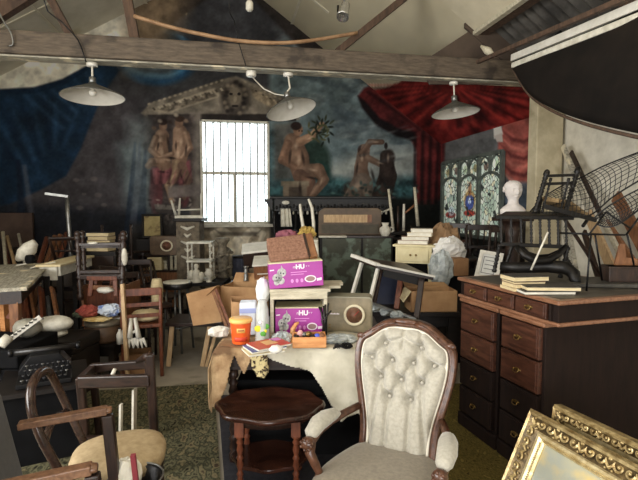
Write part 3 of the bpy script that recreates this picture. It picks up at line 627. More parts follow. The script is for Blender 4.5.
# buttoned pad
btn = [(x, .87) for x in (-.1, .0, .1)][::2] + [(0, .895)] * 0 + [(x, .79) for x in (-.165, -.055, .055, .165)] + [(x, .70) for x in (-.11, 0, .11)] + [(x, .605) for x in (-.055, .055)]
btn = [(-.1, .87), (.09, .87), (-.165, .79), (-.055, .79), (.055, .79), (.16, .79), (-.11, .70), (0, .70), (.105, .70), (-.055, .61), (.055, .61)]
creases = [((a), (b)) for i, a in enumerate(btn) for b in btn[i + 1:] if abs(abs(a[1] - b[1]) - .085) < .02 and abs(a[0] - b[0]) < .09]
creases += [((-.055, .61), (-.06, .33)), ((.055, .61), (.06, .33)), ((-.11, .70), (-.15, .33)), ((.105, .70), (.15, .33)), ((-.1, .87), (-.10, .97)), ((.09, .87), (.09, .97)), ((-.165, .79), (-.23, .80)), ((.16, .79), (.23, .80)), ((0, .79 + .08), (0, .97))]
creases += [((-.1, .87), (0, .915)), ((.09, .87), (0, .915))]
def wid(z):
    b = [(abs(x), q) for x, q in inn if x >= 0]; best = 0
    for (x0, z0), (x1, z1) in zip(b[:-1], b[1:]):
        if min(z0, z1) <= z <= max(z0, z1) and abs(z0 - z1) > 1e-6: best = max(best, x0 + (x1 - x0) * (z - z0) / (z1 - z0))
    return best
zmax = max(z for x, z in inn) - .001
def padf(u, v):
    z = .31 + (zmax - .31) * v; w = max(wid(z), .002); s = u * 2 - 1; x = s * w
    edge = min(1, (1 - abs(s)) * w / .05); top = min(1, (zmax - z) / .05 + .02); h = .066 * sqrt(max(0, 1 - (1 - min(edge, top)) ** 2))
    p = 0
    for bx, bz in btn: p += .05 * math.exp(-((x - bx) ** 2 + (z - bz) ** 2) / .0009)
    cr = 0
    for (x0, z0), (x1, z1) in creases:
        ex, ez = x1 - x0, z1 - z0; t = max(0, min(1, ((x - x0) * ex + (z - z0) * ez) / (ex * ex + ez * ez))); d = (x - x0 - t * ex) ** 2 + (z - z0 - t * ez) ** 2
        cr = max(cr, math.exp(-d / .00016))
    return Vector((x, lean(z) + .012 - h + min(.052, p) * min(1, h / .03) + .022 * cr * min(1, h / .03), z))
m = MB(); m.grid(padf, 110, 130); pad = m.build('backrest', velvet, ac)
for bx, bz in btn:
    m = MB(); m.ell((bx, lean(bz) - .012, bz), (.009, .006, .009), 8); m.build('button', velvet, pad)
m = MB(); ip = inset(outl, .044); m.tube([(x, lean(z) - .014, z) for x, z in ip], .0075, 6); m.build('piping', mat('cream_piping', (216, 210, 194), rough=.8), ac)
m = MB(); m.prism([(x, z) for x, z in inset(outl, .01)], .012, Matrix(((1, 0, 0, 0), (0, .24, 1, .02 - .0912), (0, 1, 0, 0), (0, 0, 0, 1)))); m.build('back_panel', velvet_d, ac)
# seat: rounded D
seat_o = [(-.20, .02), (-.235, -.06), (-.275, -.22), (-.29, -.36), (-.262, -.47), (-.17, -.53), (0, -.55), (.17, -.53), (.262, -.47), (.29, -.36), (.275, -.22), (.235, -.06), (.20, .02)]
so = smooth_poly(seat_o)
m = MB(); n = len(so); rings = [(1.0, .26), (1.02, .29), (1.0, .325), (.93, .352), (.75, .375), (.45, .388), (.12, .393)]
vs = [((x) * s, -.25 + (y + .25) * s, z) for s, z in rings for x, y in so]
fs = [(i * n + j, i * n + (j + 1) % n, (i + 1) * n + (j + 1) % n, (i + 1) * n + j) for i in range(len(rings) - 1) for j in range(n)] + [tuple((len(rings) - 1) * n + j for j in range(n)), tuple(range(n - 1, -1, -1))]
m.add(vs, fs, True); m.build('seat', velvet_d, ac)
m = MB(); vs = [(x * s, -.25 + (y + .25) * s, z) for s, z in ((1.0, .26), (1.03, .255), (1.03, .195), (.97, .185)) for x, y in so]
fs = [(i * n + j, i * n + (j + 1) % n, (i + 1) * n + (j + 1) % n, (i + 1) * n + j) for i in range(3) for j in range(n)] + [tuple(3 * n + j for j in range(n)), tuple(range(n - 1, -1, -1))]
m.add(vs, fs, False); m.build('seat_rail', walnut, ac)
for sx in (-1, 1):
    ar = MB(); ar.tube([(sx * .215, .02, 0.535), (sx * .25, -.06, 0.525), (sx * .285, -.18, 0.520), (sx * .298, -.30, 0.515), (sx * .296, -.38, 0.502), (sx * .286, -.41, 0.460), (sx * .264, -.395, 0.400), (sx * .252, -.375, 0.350), (sx * .262, -.40, 0.290), (sx * .268, -.43, 0.240)], [.019, .019, .022, .024, .026, .024, .021, .02, .023, .026], 10)
    arm = ar.build('armrest', walnut, ac)
    kn = MB(); kn.ell((sx * .296, -.41, 0.502), (.034, .03, .032), 14)
    for q in range(7): kn.ell((sx * .296 + .026 * cos(q * .9), -.43, .502 + .024 * sin(q * .9)), (.008, .007, .008), 8)
    kn.build('knuckle', walnut, arm)
    pd = MB(); pd.tube([(sx * .268, -.12, 0.538), (sx * .278, -.16, 0.550), (sx * .290, -.22, 0.554), (sx * .300, -.29, 0.550), (sx * .301, -.36, 0.530), (sx * .298, -.378, 0.515)], [.014, .034, .043, .044, .036, .02], 12, sq=.8); pd.build('arm_pad', velvet, arm)
    lg = MB(); lg.tube([(sx * .25, -.45, .20), (sx * .262, -.475, .16), (sx * .25, -.465, .12), (sx * .242, -.458, .06), (sx * .25, -.47, .035)], [.034, .032, .02, .015, .018], 10); L_ = lg.build('leg', walnut, ac)
    cs = MB(); cs.tube([(sx * .25 - .012, -.47, .018), (sx * .25 + .012, -.47, .018)], .018, 12); cs.build('caster', enamel_w, L_)
    lg = MB(); lg.tube([(sx * .19, .0, .24), (sx * .19, .02, .16), (sx * .195, .07, .0)], [.026, .02, .014], 8); lg.build('leg', walnut, ac)

# ================================================================ pedestal desk
A_, B_ = H(559, 300, 1.1), H(457, 275.5, 1.1); e1 = (B_ - A_).normalized(); DL = (B_ - A_).length; DW = .92
dk = thing('pedestal_desk', 'tall mahogany pedestal desk with three top drawers, right of the armchair', 'desk', (A_.x, A_.y, 0), atan2(e1.y, e1.x))
EZ = Matrix.Rotation(atan2(e1.y, e1.x), 4, 'Z'); DM = Matrix.Translation((A_.x, A_.y, 0)) @ EZ
def DP(x, y, z): return DM @ Vector((x, -y, z))               # desk point: x along the drawers, y away from them
m = MB(); m.b2(-.0, DL, 0, -DW, 1.066, 1.092); tp = m.build('desk_top', mahogany_lit, dk, bevel=.009, seg=3)
lea = mat('worn_leather_top', (62, 58, 52), (88, 82, 72), 9, (1, 1, 1), .5, bump=.1)
m = MB(); m.b2(.04, DL - .04, -.05, -DW + .05, 1.0915, 1.0935); m.build('leather_inlay', lea, tp)
mahogany_shaded = mat('mahogany_shaded', (26, 17, 14), (36, 24, 19), 5, (6, 6, 1), .75, bump=.1, spec=.2)  # shaded copy of the mahogany, for the desk end and lower parts
m = MB(); m.b2(.02, DL - .02, -.022, -DW + .02, .965, 1.066); m.b2(.06, .075, -.004, -.03, .97, 1.06); m.build('frieze', mahogany_shaded, dk, bevel=.003)
m = MB(); m.b2(.005, DL - .005, -.006, -DW + .005, .945, .967); m.build('moulding', mahogany_lit, dk, bevel=.008, seg=3)
def handle(mb, cx, z, y=0.016):
    mb.ell((cx, y, z), (.03, .003, .012), 12)
    for sx in (-1, 1): mb.ell((cx + sx * .022, y + .006, z + .003), (.006, .008, .006), 8)
    mb.tube([(cx - .022, y + .012, z), (cx - .018, y + .016, z - .012), (cx, y + .017, z - .016), (cx + .018, y + .016, z - .012), (cx + .022, y + .012, z)], .0028, 6)
def drawer(x0, x1, z0, z1, mt):
    q = MB(); q.b2(x0, x1, -.03, .0, z0, z1); q.b2(x0 + .012, x1 - .012, -.01, .006, z0 + .01, z1 - .01); d = q.build('drawer', mt, dk, bevel=.003)
    q = MB(); handle(q, (x0 + x1) / 2, (z0 + z1) / 2 + .004, .008); q.build('handle', brass, d)
for k in range(3):
    w = (DL - .16) / 3; drawer(.09 + k * w, .09 + (k + 1) * w - .018, .974, 1.060, mahogany)
peds = ((.115, .475), (.515, .915))
for x0, x1 in peds:
    m = MB(); m.b2(x0, x1, -.03, -DW + .08, .0, .925); m.build('pedestal', mahogany_shaded, dk, bevel=.004)
    m = MB(); m.b2(x0 - .012, x1 + .012, -.004, -DW + .07, .918, .946); m.build('moulding', mahogany_lit, dk, bevel=.009, seg=3)
    m = MB(); m.b2(x0 - .014, x1 + .014, -.008, -DW + .065, 0, .10); m.build('plinth', mahogany_shaded, dk, bevel=.012)
    for k in range(4):
        h = (.918 - .115) / 4; drawer(x0 + .02, x1 - .02, .115 + k * h + .006, .115 + (k + 1) * h - .006, mahogany if k > 1 else mahogany_shaded)  # lower two drawers take the shaded copy

# ================================================================ gilt frames leaning on the desk
gilt = mat('gilt', (140, 116, 74), (216, 194, 142), 26, (1, 1, 1), .34, .55, bump=.35)
gilt_d = mat('gilt_dark', (52, 42, 28), (128, 106, 68), 22, (1, 1, 1), .4, .5, bump=.4)
gilt_l = mat('gilt_bright', (190, 168, 118), (230, 214, 170), 26, (1, 1, 1), .3, .5, bump=.15)
def paint_canvas(name, cols, sc):
    m = mat(name, cols[0], cols[1], sc, (1, 1, 1), .55, contrast=(.3, .7), wear=(cols[2], sc * .6, .5)); return m
def gilt_frame(label, corner, along, down, w, h, mw, pic, dense=7):
    """corner: top outer corner; along: direction of the top edge; down: direction down the leaning side"""
    X = along.normalized(); Yd = (down - X * down.dot(X)).normalized(); N = X.cross(Yd).normalized()
    if N.dot(CAM - corner) < 0: N = -N
    base = corner + Yd * h; f = thing('gilt_picture', label, 'picture', (base.x, base.y, base.z), 0, 'gilt frames leaning on the desk')
    P = lambda a, b, c: corner + X * a + Yd * b + N * c
    prof = [(0, 0), (0, .045), (.10, .062), (.2, .058), (.55, .040), (.66, .036), (.72, .044), (.82, .044), (.9, .03), (.94, .03), (1, .018), (1, 0)]
    m = MB(); vs = []; k = len(prof)
    for cx, cy in ((0, 0), (1, 0), (1, 1), (0, 1)):
        for t, c in prof:
            d = t * mw; vs.append(P(cx * w + (d if cx == 0 else -d), cy * h + (d if cy == 0 else -d), c))
    for i in range(4):
        for j in range(k - 1): m.f.append((i * k + j, i * k + j + 1, ((i + 1) % 4) * k + j + 1, ((i + 1) % 4) * k + j)); m.s.append(False); m.mi.append(3 if j in (0, 1, 2) else (1 if j in (3, 4) else 2))
    m.v = vs; o = m; o.cur = 3; b = MB()
    for (ax, ay), (ux, uy), (qx, qy), ln in (((0, 0), (1, 0), (0, 1), w), ((0, 0), (0, 1), (1, 0), h), ((w, 0), (0, 1), (-1, 0), h), ((0, h), (1, 0), (0, -1), w)):
        n = max(3, round((ln - 2 * mw * .6) / (mw * .52)))
        for i in range(n):
            c0 = mw * .5 + (ln - mw) * (i + .5) / n; s = 1 if i % 2 else -1
            def L2(a, bb, c): return P(ax + ux * a + qx * bb, ay + uy * a + qy * bb, c)
            pts = []; rr = []
            for q in range(15):
                t = q / 14 * 5.6; r = mw * .19 * (1 - t / 7.2); pts.append(L2(c0 - s * mw * .08 + cos(t) * r * s, mw * .36 + sin(t) * r, .054 - .004 * q / 14)); rr.append(mw * (.055 - .024 * q / 14))
            o.tube(pts, rr, 5)
            o.tube([L2(c0 + s * mw * .12, mw * .36, .052), L2(c0 + s * mw * .26, mw * .52, .050), L2(c0 + s * mw * .40, mw * .42, .052), L2(c0 + s * mw * .44, mw * .26, .054)], [mw * .05, mw * .06, mw * .045, mw * .02], 5)
            o.ell(L2(c0 + s * mw * .30, mw * .24, .056), mw * .05, 6); o.ell(L2(c0 - s * mw * .08, mw * .36, .056), mw * .07, 6); o.ell(L2(c0 + s * mw * .14, mw * .58, .048), mw * .045, 6)
        nb = int((ln - 2 * mw) / (mw * .085))
        for i in range(nb): b.box(P(ax + ux * (mw + (ln - 2 * mw) * (i + .5) / nb) + qx * mw * .92, ay + uy * (mw + (ln - 2 * mw) * (i + .5) / nb) + qy * mw * .92, .034), (mw * .05,) * 3)
    o.build('moulding', [gilt_l, gilt_d, gilt_l, gilt], f, world=True); b.build('beading', gilt_l, f, world=True)
    m = MB(); vs = [P(mw * .98, mw * .98, .012), P(w - mw * .98, mw * .98, .012), P(w - mw * .98, h - mw * .98, .012), P(mw * .98, h - mw * .98, .012)]
    m.add(vs + [p - N * .008 for p in vs], [(0, 1, 2, 3), (7, 6, 5, 4), (0, 4, 5, 1), (1, 5, 6, 2), (2, 6, 7, 3), (3, 7, 4, 0)]); m.build('canvas', pic, f, world=True)
    return f
pic1 = paint_canvas('faded_landscape', ((150, 158, 156), (186, 180, 146), (206, 186, 128)), 5)
pic2 = paint_canvas('dark_landscape', ((92, 70, 52), (120, 92, 60), (150, 118, 76)), 5)
c1 = H(537, 411, .55); t1 = (H(638, 464.5, .55) - c1); dn = H(496, 529, 0.0) - c1
gilt_frame('gilt frame of dark scrollwork around a pale misty painting, in front of the other frame', c1, t1, dn, .80, .585, .125, pic1)
c2 = H(561, 404, .60); t2 = (H(638, 440, .60) - c2)
gilt_frame('gilt frame of bright shell scrolls half hidden behind the pale painting, against the desk', c2, t2, Vector((-.10 * RT.x, -.10 * RT.y, -.60)), .85, .605, .10, pic2)

# ================================================================ low round coffee table
ct = W(270, 402, 2.72); ctz = ct.z
t = thing('coffee_table', 'low dark wooden coffee table with a scalloped top, tucked under the hanging cloths', 'coffee table', (ct.x, ct.y, 0), RZ)
top_m = mat('old_varnish', (36, 20, 15), (64, 36, 26), 4, (1, 2, 1), .22, bump=.1, wear=((104, 76, 60), 9, .68))
n = 72; so = []
for i in range(n):
    a = 2 * pi * i / n; s = 1 + .035 * cos(8 * a); so.append((.305 * s * cos(a), .235 * s * sin(a)))
m = MB(); rings = [(.93, ctz - .035), (1, ctz - .03), (1.012, ctz - .018), (1.0, ctz - .006), (.965, ctz), (.955, ctz - .004), (.3, ctz - .004)]
vs = [(x * s, y * s, z) for s, z in rings for x, y in so]; fs = [(i * n + j, i * n + (j + 1) % n, (i + 1) * n + (j + 1) % n, (i + 1) * n + j) for i in range(len(rings) - 1) for j in range(n)] + [tuple(6 * n + j for j in range(n)), tuple(range(n - 1, -1, -1))]
m.add(vs, fs, True); m.build('table_top', top_m, t)
m = MB(); m.lathe([(.2, ctz - .085), (.205, ctz - .035)], n=32); m.v = [Vector((p.x * 1.15, p.y * .85, p.z)) for p in m.v]; m.build('apron', wood_dark, t)
for sx, sy in ((-1, -1), (1, -1), (1, 1), (-1, 1)):
    m = MB(); x, y = sx * .155, sy * .125; m.box((x, y, ctz - .08), (.05, .05, .11)); m.turned((x, y, ctz - .12), (x, y, .02), .022, 3); m.lathe([(.012, 0), (.024, .02), (.018, .04)], (x, y, 0)); m.build('leg', wood_red, t)
m = MB(); vs = [(x * .72, y * .72, z) for z in (.15, .172) for x, y in so]; m.add(vs, [tuple(range(n - 1, -1, -1)), tuple(range(n, 2 * n))] + [(i, (i + 1) % n, n + (i + 1) % n, n + i) for i in range(n)]); m.build('lower_shelf', top_m, t, bevel=.004)
# ================================================================ cloth-covered table in the middle
TZ = .745; TX0, TX1, TY0, TY1 = -.615, .43, 2.79, 3.66
def CF(X, Z, z=0.0): return Vector((RT.x * X + F0.x * Z, RT.y * X + F0.y * Z, z))       # camera-aligned floor coordinates
CO = CF(-.1, 3.2)
tb = thing('side_table', 'dark wooden table under the animal hide and the cream cloth', 'table', CO, RZ)
lx, ly = lambda X: X + .1, lambda Z: Z - 3.2
m = MB(); m.b2(lx(TX0 + .01), lx(TX1), ly(TY0 + .01), ly(TY1), TZ - .03, TZ); m.build('table_top', wood_dark_x, tb, bevel=.004)
m = MB(); m.b2(lx(TX0 + .06), lx(TX1 - .05), ly(TY0 + .07), ly(TY1 - .05), TZ - .15, TZ - .03); m.build('apron', wood_dark_x, tb)
for X in (TX0 + .08, TX1 - .08):
    for Z in (TY0 + .09, TY1 - .09):
        m = MB(); m.turned((lx(X), ly(Z), TZ - .15), (lx(X), ly(Z), 0), .034, 4); m.build('leg', wood_dark, tb)
def inside(p, poly):
    r = False; n = len(poly)
    for i in range(n):
        (x0, y0), (x1, y1) = poly[i], poly[(i + 1) % n]
        if (y0 > p[1]) != (y1 > p[1]) and p[0] < (x1 - x0) * (p[1] - y0) / (y1 - y0) + x0: r = not r
    return r
def drape(poly, res, seed, lift, amp=.02, freq=16):
    xs = [p[0] for p in poly]; ys = [p[1] for p in poly]; x0, x1, y0, y1 = min(xs), max(xs), min(ys), max(ys)
    g = random.Random(seed); ph = [g.uniform(0, 6) for _ in range(6)]; r = .03
    def fold(X, Y):
        dx = TX0 - X; dy = TY0 - Y; z = TZ + lift + .005 * sin(13 * X + ph[0]) * sin(11 * Y + ph[1]) + .004 * sin(29 * X + ph[2] + 17 * Y) + .004
        px, py = X, Y; drop = 0; o = 0
        if dx > 0: px = TX0; drop = dx
        if dy > 0: py = TY0; drop = max(drop, 0) if dx <= 0 else drop; drop = sqrt(max(dx, 0) ** 2 + dy ** 2)
        if drop > 0:
            k = min(1, drop / .12); w = amp * k * (1 + sin(freq * (X if dy > dx else Y) + ph[3]) + .5 * sin(2.3 * freq * (X if dy > dx else Y) + ph[4] + 3 * drop)); off = .012 * min(1, drop / .03) + w + lift
            if dy > 0: py -= off
            if dx > 0: px -= off
            z -= drop * .985 - .006 * min(1, drop / .03)
        return CF(px, py, z)
    q = MB(); q.grid(lambda u, v: fold(x0 + (x1 - x0) * u, y0 + (y1 - y0) * v), int((x1 - x0) / res), int((y1 - y0) / res), keep=lambda u, v: inside((x0 + (x1 - x0) * u, y0 + (y1 - y0) * v), poly))
    used = sorted({i for f in q.f for i in f}); mp = {a: b for b, a in enumerate(used)}
    q.v = [q.v[i] for i in used]; q.f = [tuple(mp[i] for i in f) for f in q.f]; return q
def hem(pts): return [((x - 319) / 473 * 2.78, TY0 - (y - 352) * 2.78 / 473) for x, y in pts]
hide_m = mat('animal_hide', (138, 108, 76), (188, 160, 122), 7, (1, 1, 1), .95, bump=.5, bscale=60, wear=((104, 78, 54), 5, .58))
hp = [(TX0 - .36, TY1 - .30), (TX0 - .40, TY0 + .1)] + hem([(199, 395), (206, 414), (212, 420), (219, 405), (225, 390), (229, 372), (233, 360), (237, 371), (243, 380), (249, 366), (252, 357), (272, 356)]) + [(-.26, TY0 + .1), (-.24, TY0 + .35), (-.45, TY1 - .2)]
solo(drape(hp, .0065, 3, .004, .011, 22), 'animal_hide', hide_m, 'brown animal hide draped over the left end of the table', 'hide', solid=.005)
cloth_m = mat('cream_cloth', (186, 180, 160), (214, 208, 190), 5, (1, 1, 1), .9, bump=.25, bscale=22, wear=((168, 162, 140), 4, .6))
cp = hem([(262, 358), (272, 365), (286, 370), (300, 373), (311, 378), (321, 393), (331, 412), (342, 431), (349, 424), (358, 420), (366, 422), (376, 410), (384, 396), (392, 352)]) + [(TX1 - .02, TY0 + .2), (TX1 - .02, TY0 + .42), (-.1, TY0 + .40), (-.30, TY0 + .12)]
solo(drape(cp, .0065, 9, .009, .009, 13), 'tablecloth', cloth_m, 'cream cloth hanging from the table front to a point beside the armchair', 'cloth', solid=.003)
leo = mat('leopard_fur', (196, 180, 132), (60, 46, 34), 42, (1, 1, 1), .95, contrast=(.5, .56))
lp = hem([(248, 350), (250, 362), (252, 374), (257, 383), (264, 384), (268, 378), (267, 364), (268, 350)])
lp = [(p[0], p[1] + .0) for p in lp] + [(-.30, TY0 + .08), (-.40, TY0 + .08)]
solo(drape(lp, .006, 5, .022, .012, 30), 'fur_glove', leo, 'leopard spotted fur piece hanging down from under the magazines', 'fur', solid=.008)

TOP = TZ + .018
def fx(px, py, z=TOP): return H(px, py, z)
# wooden crate on its side with a purple box in it, another on top
cb = fx(270.5, 338); Zc = (cb - CAM).dot(FW); sc = Zc / 473
cr = thing('wooden_crate', 'pale weathered crate lying open on its side with a purple carton inside', 'crate', (cb.x, cb.y, TOP), RZ + radians(4))
w, h, d = 57 * sc, 46 * sc, .34
m = MB(); m.b2(0, .022, 0, d, 0, h); m.build('side_board', wood_pale, cr, bevel=.002)
m = MB(); m.b2(w - .022, w, .0, d, 0, h); m.build('side_board', wood_pale, cr, bevel=.002)
m = MB(); m.b2(-.004, w + .02, -.006, .115, h, h + .02); m.build('top_board', wood_pale, cr, bevel=.002)
m = MB(); m.b2(-.004, w + .10, .12, .23, h, h + .018); m.build('top_board', wood_pale, cr, bevel=.002)
m = MB(); m.b2(-.004, w + .13, .235, d, h, h + .02); m.build('top_board', wood_pale, cr, bevel=.002)
m = MB(); m.b2(.0, w, -.008, .012, h - .045, h); m.build('rim_board', wood_pale, cr, bevel=.002)
m = MB(); m.b2(.022, w - .022, 0, d, 0, .012); m.build('bottom_board', wood_pale, cr)
m = MB(); m.b2(.022, w - .022, d - .015, d, 0, h); m.build('back_board', wood_dark_x, cr)
purple = mat('purple_card', (152, 38, 140), (170, 52, 156), 4, (1, 1, 1), .4)
purple_d = mat('purple_dark', (112, 22, 108), rough=.45); print_w = mat('print_white', (236, 226, 236), rough=.6); print_k = mat('print_dark', (60, 60, 64), rough=.7); print_p = mat('print_pink', (214, 140, 208), rough=.6)
grey_fur = mat('print_grey', (150, 150, 150), (200, 200, 198), 60, rough=.7); cream_c = mat('carton_cream', (214, 206, 170), rough=.7)
def purple_box(label, loc, rz, w, h, d, tilt=0):
    b = thing('nappy_carton', label, 'carton', loc, (0, tilt, rz), 'purple cartons')
    m = MB(); m.b2(0, w, 0, d, 0, h); m.build('carton_body', purple, b, bevel=.003)
    m = MB(); m.b2(-.001, w + .001, -.001, d + .001, h - .004, h + .002); m.build('carton_lid', cream_c, b)
    f = -.0006
    def pan(nm, poly, mt, y=f):                                # printed shapes lying on the front
        q = MB(); q.prism(poly, .0005, Matrix(((1, 0, 0, 0), (0, 0, -1, y), (0, 1, 0, 0), (0, 0, 0, 1)))); return q.build(nm, mt, b)
    el = lambda cx, cz, rx, rz_, n=18: [(cx + rx * cos(2 * pi * k / n), cz + rz_ * sin(2 * pi * k / n)) for k in range(n)]
    q = MB(); MX = Matrix(((1, 0, 0, 0), (0, 0, -1, f), (0, 1, 0, 0), (0, 0, 0, 1)))
    for cx, cz, r1, r2 in ((.235, .62, .085, .17), (.15, .42, .09, .17), (.21, .30, .07, .14), (.13, .25, .05, .12)): q.prism(el(cx * w, cz * h, r1 * w, r2 * h), .0005, MX)
    q.prism([(.22 * w, .76 * h), (.235 * w, .92 * h), (.26 * w, .76 * h)], .0005, MX); q.build('kitten_print', grey_fur, b)
    for cx, cz in ((.215, .60), (.265, .58), (.13, .44), (.18, .42)): pan('kitten_eye', el(cx * w, cz * h, .014 * w, .035 * h, 10), print_k, f - .0006)
    pan('oval_badge', el(.76 * w, .30 * h, .11 * w, .14 * h), print_w); pan('oval_badge_centre', el(.76 * w, .30 * h, .085 * w, .10 * h), mat('badge_olive', (150, 120, 120), rough=.7), f - .0006)
    pan('stripe', [(.02 * w, .70 * h), (.10 * w, .72 * h), (.10 * w, .76 * h), (.02 * w, .745 * h)], print_w)
    for k in range(3): pan('symbol', el((.42 + .09 * k) * w, .26 * h, .028 * w, .08 * h, 12), print_p)
    lettering('HU', h * .24, b, print_w, (.58 * w, f - .0012, .80 * h), (pi / 2, 0, 0), bold=.002)
    lettering('m', h * .17, b, print_w, (.475 * w, f - .0012, .80 * h), (pi / 2, 0, 0)); lettering('v v', h * .12, b, print_w, (.72 * w, f - .0012, .82 * h), (pi / 2, 0, 0))
    pan('price_label', [(.88 * w, .20 * h), (.97 * w, .22 * h), (.97 * w, .32 * h), (.88 * w, .30 * h)], print_w)
    for k in range(2): pan('text_line', [(.40 * w, (.58 - .09 * k) * h), ((.70 - .06 * k) * w, (.585 - .09 * k) * h), ((.70 - .06 * k) * w, (.615 - .09 * k) * h), (.40 * w, (.61 - .09 * k) * h)], print_p)
    return b
p0 = CO * 0 + cr.location + Matrix.Rotation(RZ + radians(4), 3, 'Z') @ Vector((.03, .03, .012)); purple_box('purple carton with a grey kitten, standing inside the crate', p0, RZ + radians(2), w * .86, h * .60, .20)
p1 = cr.location + Matrix.Rotation(RZ + radians(4), 3, 'Z') @ Vector((-.002, -.004, h + .021)); purple_box('purple carton with a grey kitten, lying on top of the crate', p1, RZ + radians(8), 54 * sc, 25.5 * sc, .21, radians(-3.0))
# brown suitcase leaning above the top carton
c0 = W(272, 262, 3.30)
flk = mat('flecked_board', (112, 76, 58), (150, 112, 92), 60, (1, 1, 1), .8, bump=.2)
t = thing('suitcase', 'brown flecked suitcase tilted on top of the upper purple carton', 'suitcase', p1 + Matrix.Rotation(RZ, 3, 'Z') @ Vector((.005, .04, 25.5 * sc + .008)), (radians(-44), radians(-6), RZ + radians(12)))
m = MB(); m.b2(0, .25, 0, .09, 0, .20); m.build('case_body', flk, t, bevel=.006)
m = MB(); m.b2(.255, .31, -.002, .088, 0, .20); m.build('case_edge', wood_mid, t, bevel=.006)
m = MB(); m.b2(.247, .262, -.006, .09, .002, .202); m.build('strap', wood_dark, t)
# vintage radio
rb = fx(325, 331.5); Zr = (rb - CAM).dot(FW); sr = Zr / 473; rw, rh = 47 * sr, 36 * sr
rad_case = mat('radio_case', (122, 112, 90), (146, 134, 110), 14, (1, 1, 1), .5); rad_side = mat('radio_side', (150, 146, 128), rough=.5); ivory = mat('ivory', (224, 214, 186), rough=.4)
ra = thing('vintage_radio', 'olive vintage radio with a round ivory rimmed dial, right of the crate', 'radio', (rb.x, rb.y, TOP - .004), (0, 0, RZ + radians(-6)))
def rrect(w, h, r, n=6):
    o = []
    for cx, cz, a in ((w - r, r, -90), (w - r, h - r, 0), (r, h - r, 90), (r, r, 180)):
        for k in range(n + 1): q = radians(a + 90 * k / n); o.append((cx + r * cos(q), cz + r * sin(q)))
    return o
MY = lambda y0: Matrix(((1, 0, 0, 0), (0, 0, 1, y0), (0, 1, 0, 0), (0, 0, 0, 1)))
m = MB(); m.prism(rrect(rw, rh, .03), .15, MY(.006)); m.build('case', rad_side, ra, bevel=.004)
m = MB(); m.prism([(x + .008, z + .008) for x, z in rrect(rw - .016, rh - .016, .026)], .01, MY(0)); m.build('front_panel', rad_case, ra, bevel=.003)
dial = MB(); dial.lathe([(.072, -.001), (.072, .010), (.064, .016), (.058, .012), (.055, .004), (.001, .004)], (rw * .62, 0, rh * .50), (rw * .62, -1, rh * .50), 36); dl = dial.build('dial_rim', ivory, ra)
q = MB(); q.lathe([(.054, .005), (.052, .009), (.03, .010), (.03, .018), (.001, .019)], (rw * .62, 0, rh * .50), (rw * .62, -1, rh * .5), 32); q.build('dial', mat('dial_brown', (92, 60, 46), (120, 84, 64), 30, rough=.5), dl)
q = MB(); q.bar((rw * .62, -.020, rh * .5), (rw * .62 + .03, -.020, rh * .5 + .03), .004, .003); q.build('needle', mat('red_needle', (170, 40, 32), rough=.5), dl)
q = MB()
for k in range(7): q.b2(rw * (.10 + .03 * k), rw * (.122 + .03 * k), -.0014, .0, rh * .505, rh * (.535 + .01 * (k % 2)))
q.b2(rw * .10, rw * .30, -.0009, .0, rh * .518, rh * .524); q.build('maker_lettering', print_w, ra)
for z in (.12, .2): q = MB(); q.b2(rw * .08, rw * .12, -.004, .0, rh * z, rh * z + .008); q.build('switch', brass, ra)
# things in front of the crate
ob_ = fx(241, 342.5); so_ = (ob_ - CAM).dot(FW) / 473
orange = mat('orange_plastic', (226, 84, 34), (236, 104, 44), 4, (1, 1, 1), .35); lid_o = mat('lid_yellow', (240, 190, 110), rough=.4)
t = thing('plastic_tub', 'orange plastic tub with a yellow lid near the left table edge', 'tub', (ob_.x, ob_.y, TOP), RZ)
R0 = 11.3 * so_; hh = 25 * so_
m = MB(); m.lathe([(R0 * .74, 0), (R0 * .78, .004), (R0 * .93, hh * .86), (R0 * .93, hh * .88)], n=28); m.build('tub_body', orange, t)
m = MB(); m.lathe([(R0 * .95, hh * .84), (R0 * 1.02, hh * .86), (R0 * 1.02, hh * .95), (R0 * .96, hh), (R0 * .2, hh * .99), (.001, hh * .99)], n=28); m.build('lid', lid_o, t)
def curved_mark(nm, r0, r1, z0, z1, a0, a1, mt, par, n=12):
    q = MB(); q.grid(lambda u, v: Vector(((r0 + (r1 - r0) * v) * sin(a0 + (a1 - a0) * u), -(r0 + (r1 - r0) * v) * cos(a0 + (a1 - a0) * u), z0 + (z1 - z0) * v)), n, 2); return q.build(nm, mt, par, solid=.0006)
k0 = R0 * .86; curved_mark('label_mark', R0 * .865, R0 * .895, hh * .48, hh * .66, -.25, .6, mat('label_gold', (232, 176, 96), rough=.5), t); curved_mark('label_mark', R0 * .875, R0 * .888, hh * .545, hh * .60, -.12, .48, mat('label_brown', (120, 50, 30), rough=.5), t)
curved_mark('label_mark', R0 * .80, R0 * .84, hh * .12, hh * .30, -.6, .9, mat('label_red', (206, 64, 40), rough=.5), t)
lb = fx(262.5, 341.5); sl = (lb - CAM).dot(FW) / 473
t = thing('lemon_bag', 'tall clear plastic bag printed with lemons, beside the orange tub', 'bag', (lb.x, lb.y, TOP), RZ)
m = MB(); m.lathe([(8.4 * sl, 0), (8.8 * sl, .01), (8.6 * sl, 22 * sl), (7.8 * sl, 33 * sl), (5.6 * sl, 39 * sl), (5 * sl, 42 * sl)], n=18, sx=.8)
for i, p in enumerate(m.v): m.v[i] = p + Vector((.003 * sin(p.z * 90 + i), .004 * sin(i * 1.7), 0))
m.build('bag_body', plastic_c, t)
yel = mat('lemon_print', (226, 208, 40), rough=.5); grn = mat('leaf_print', (80, 150, 50), rough=.5)
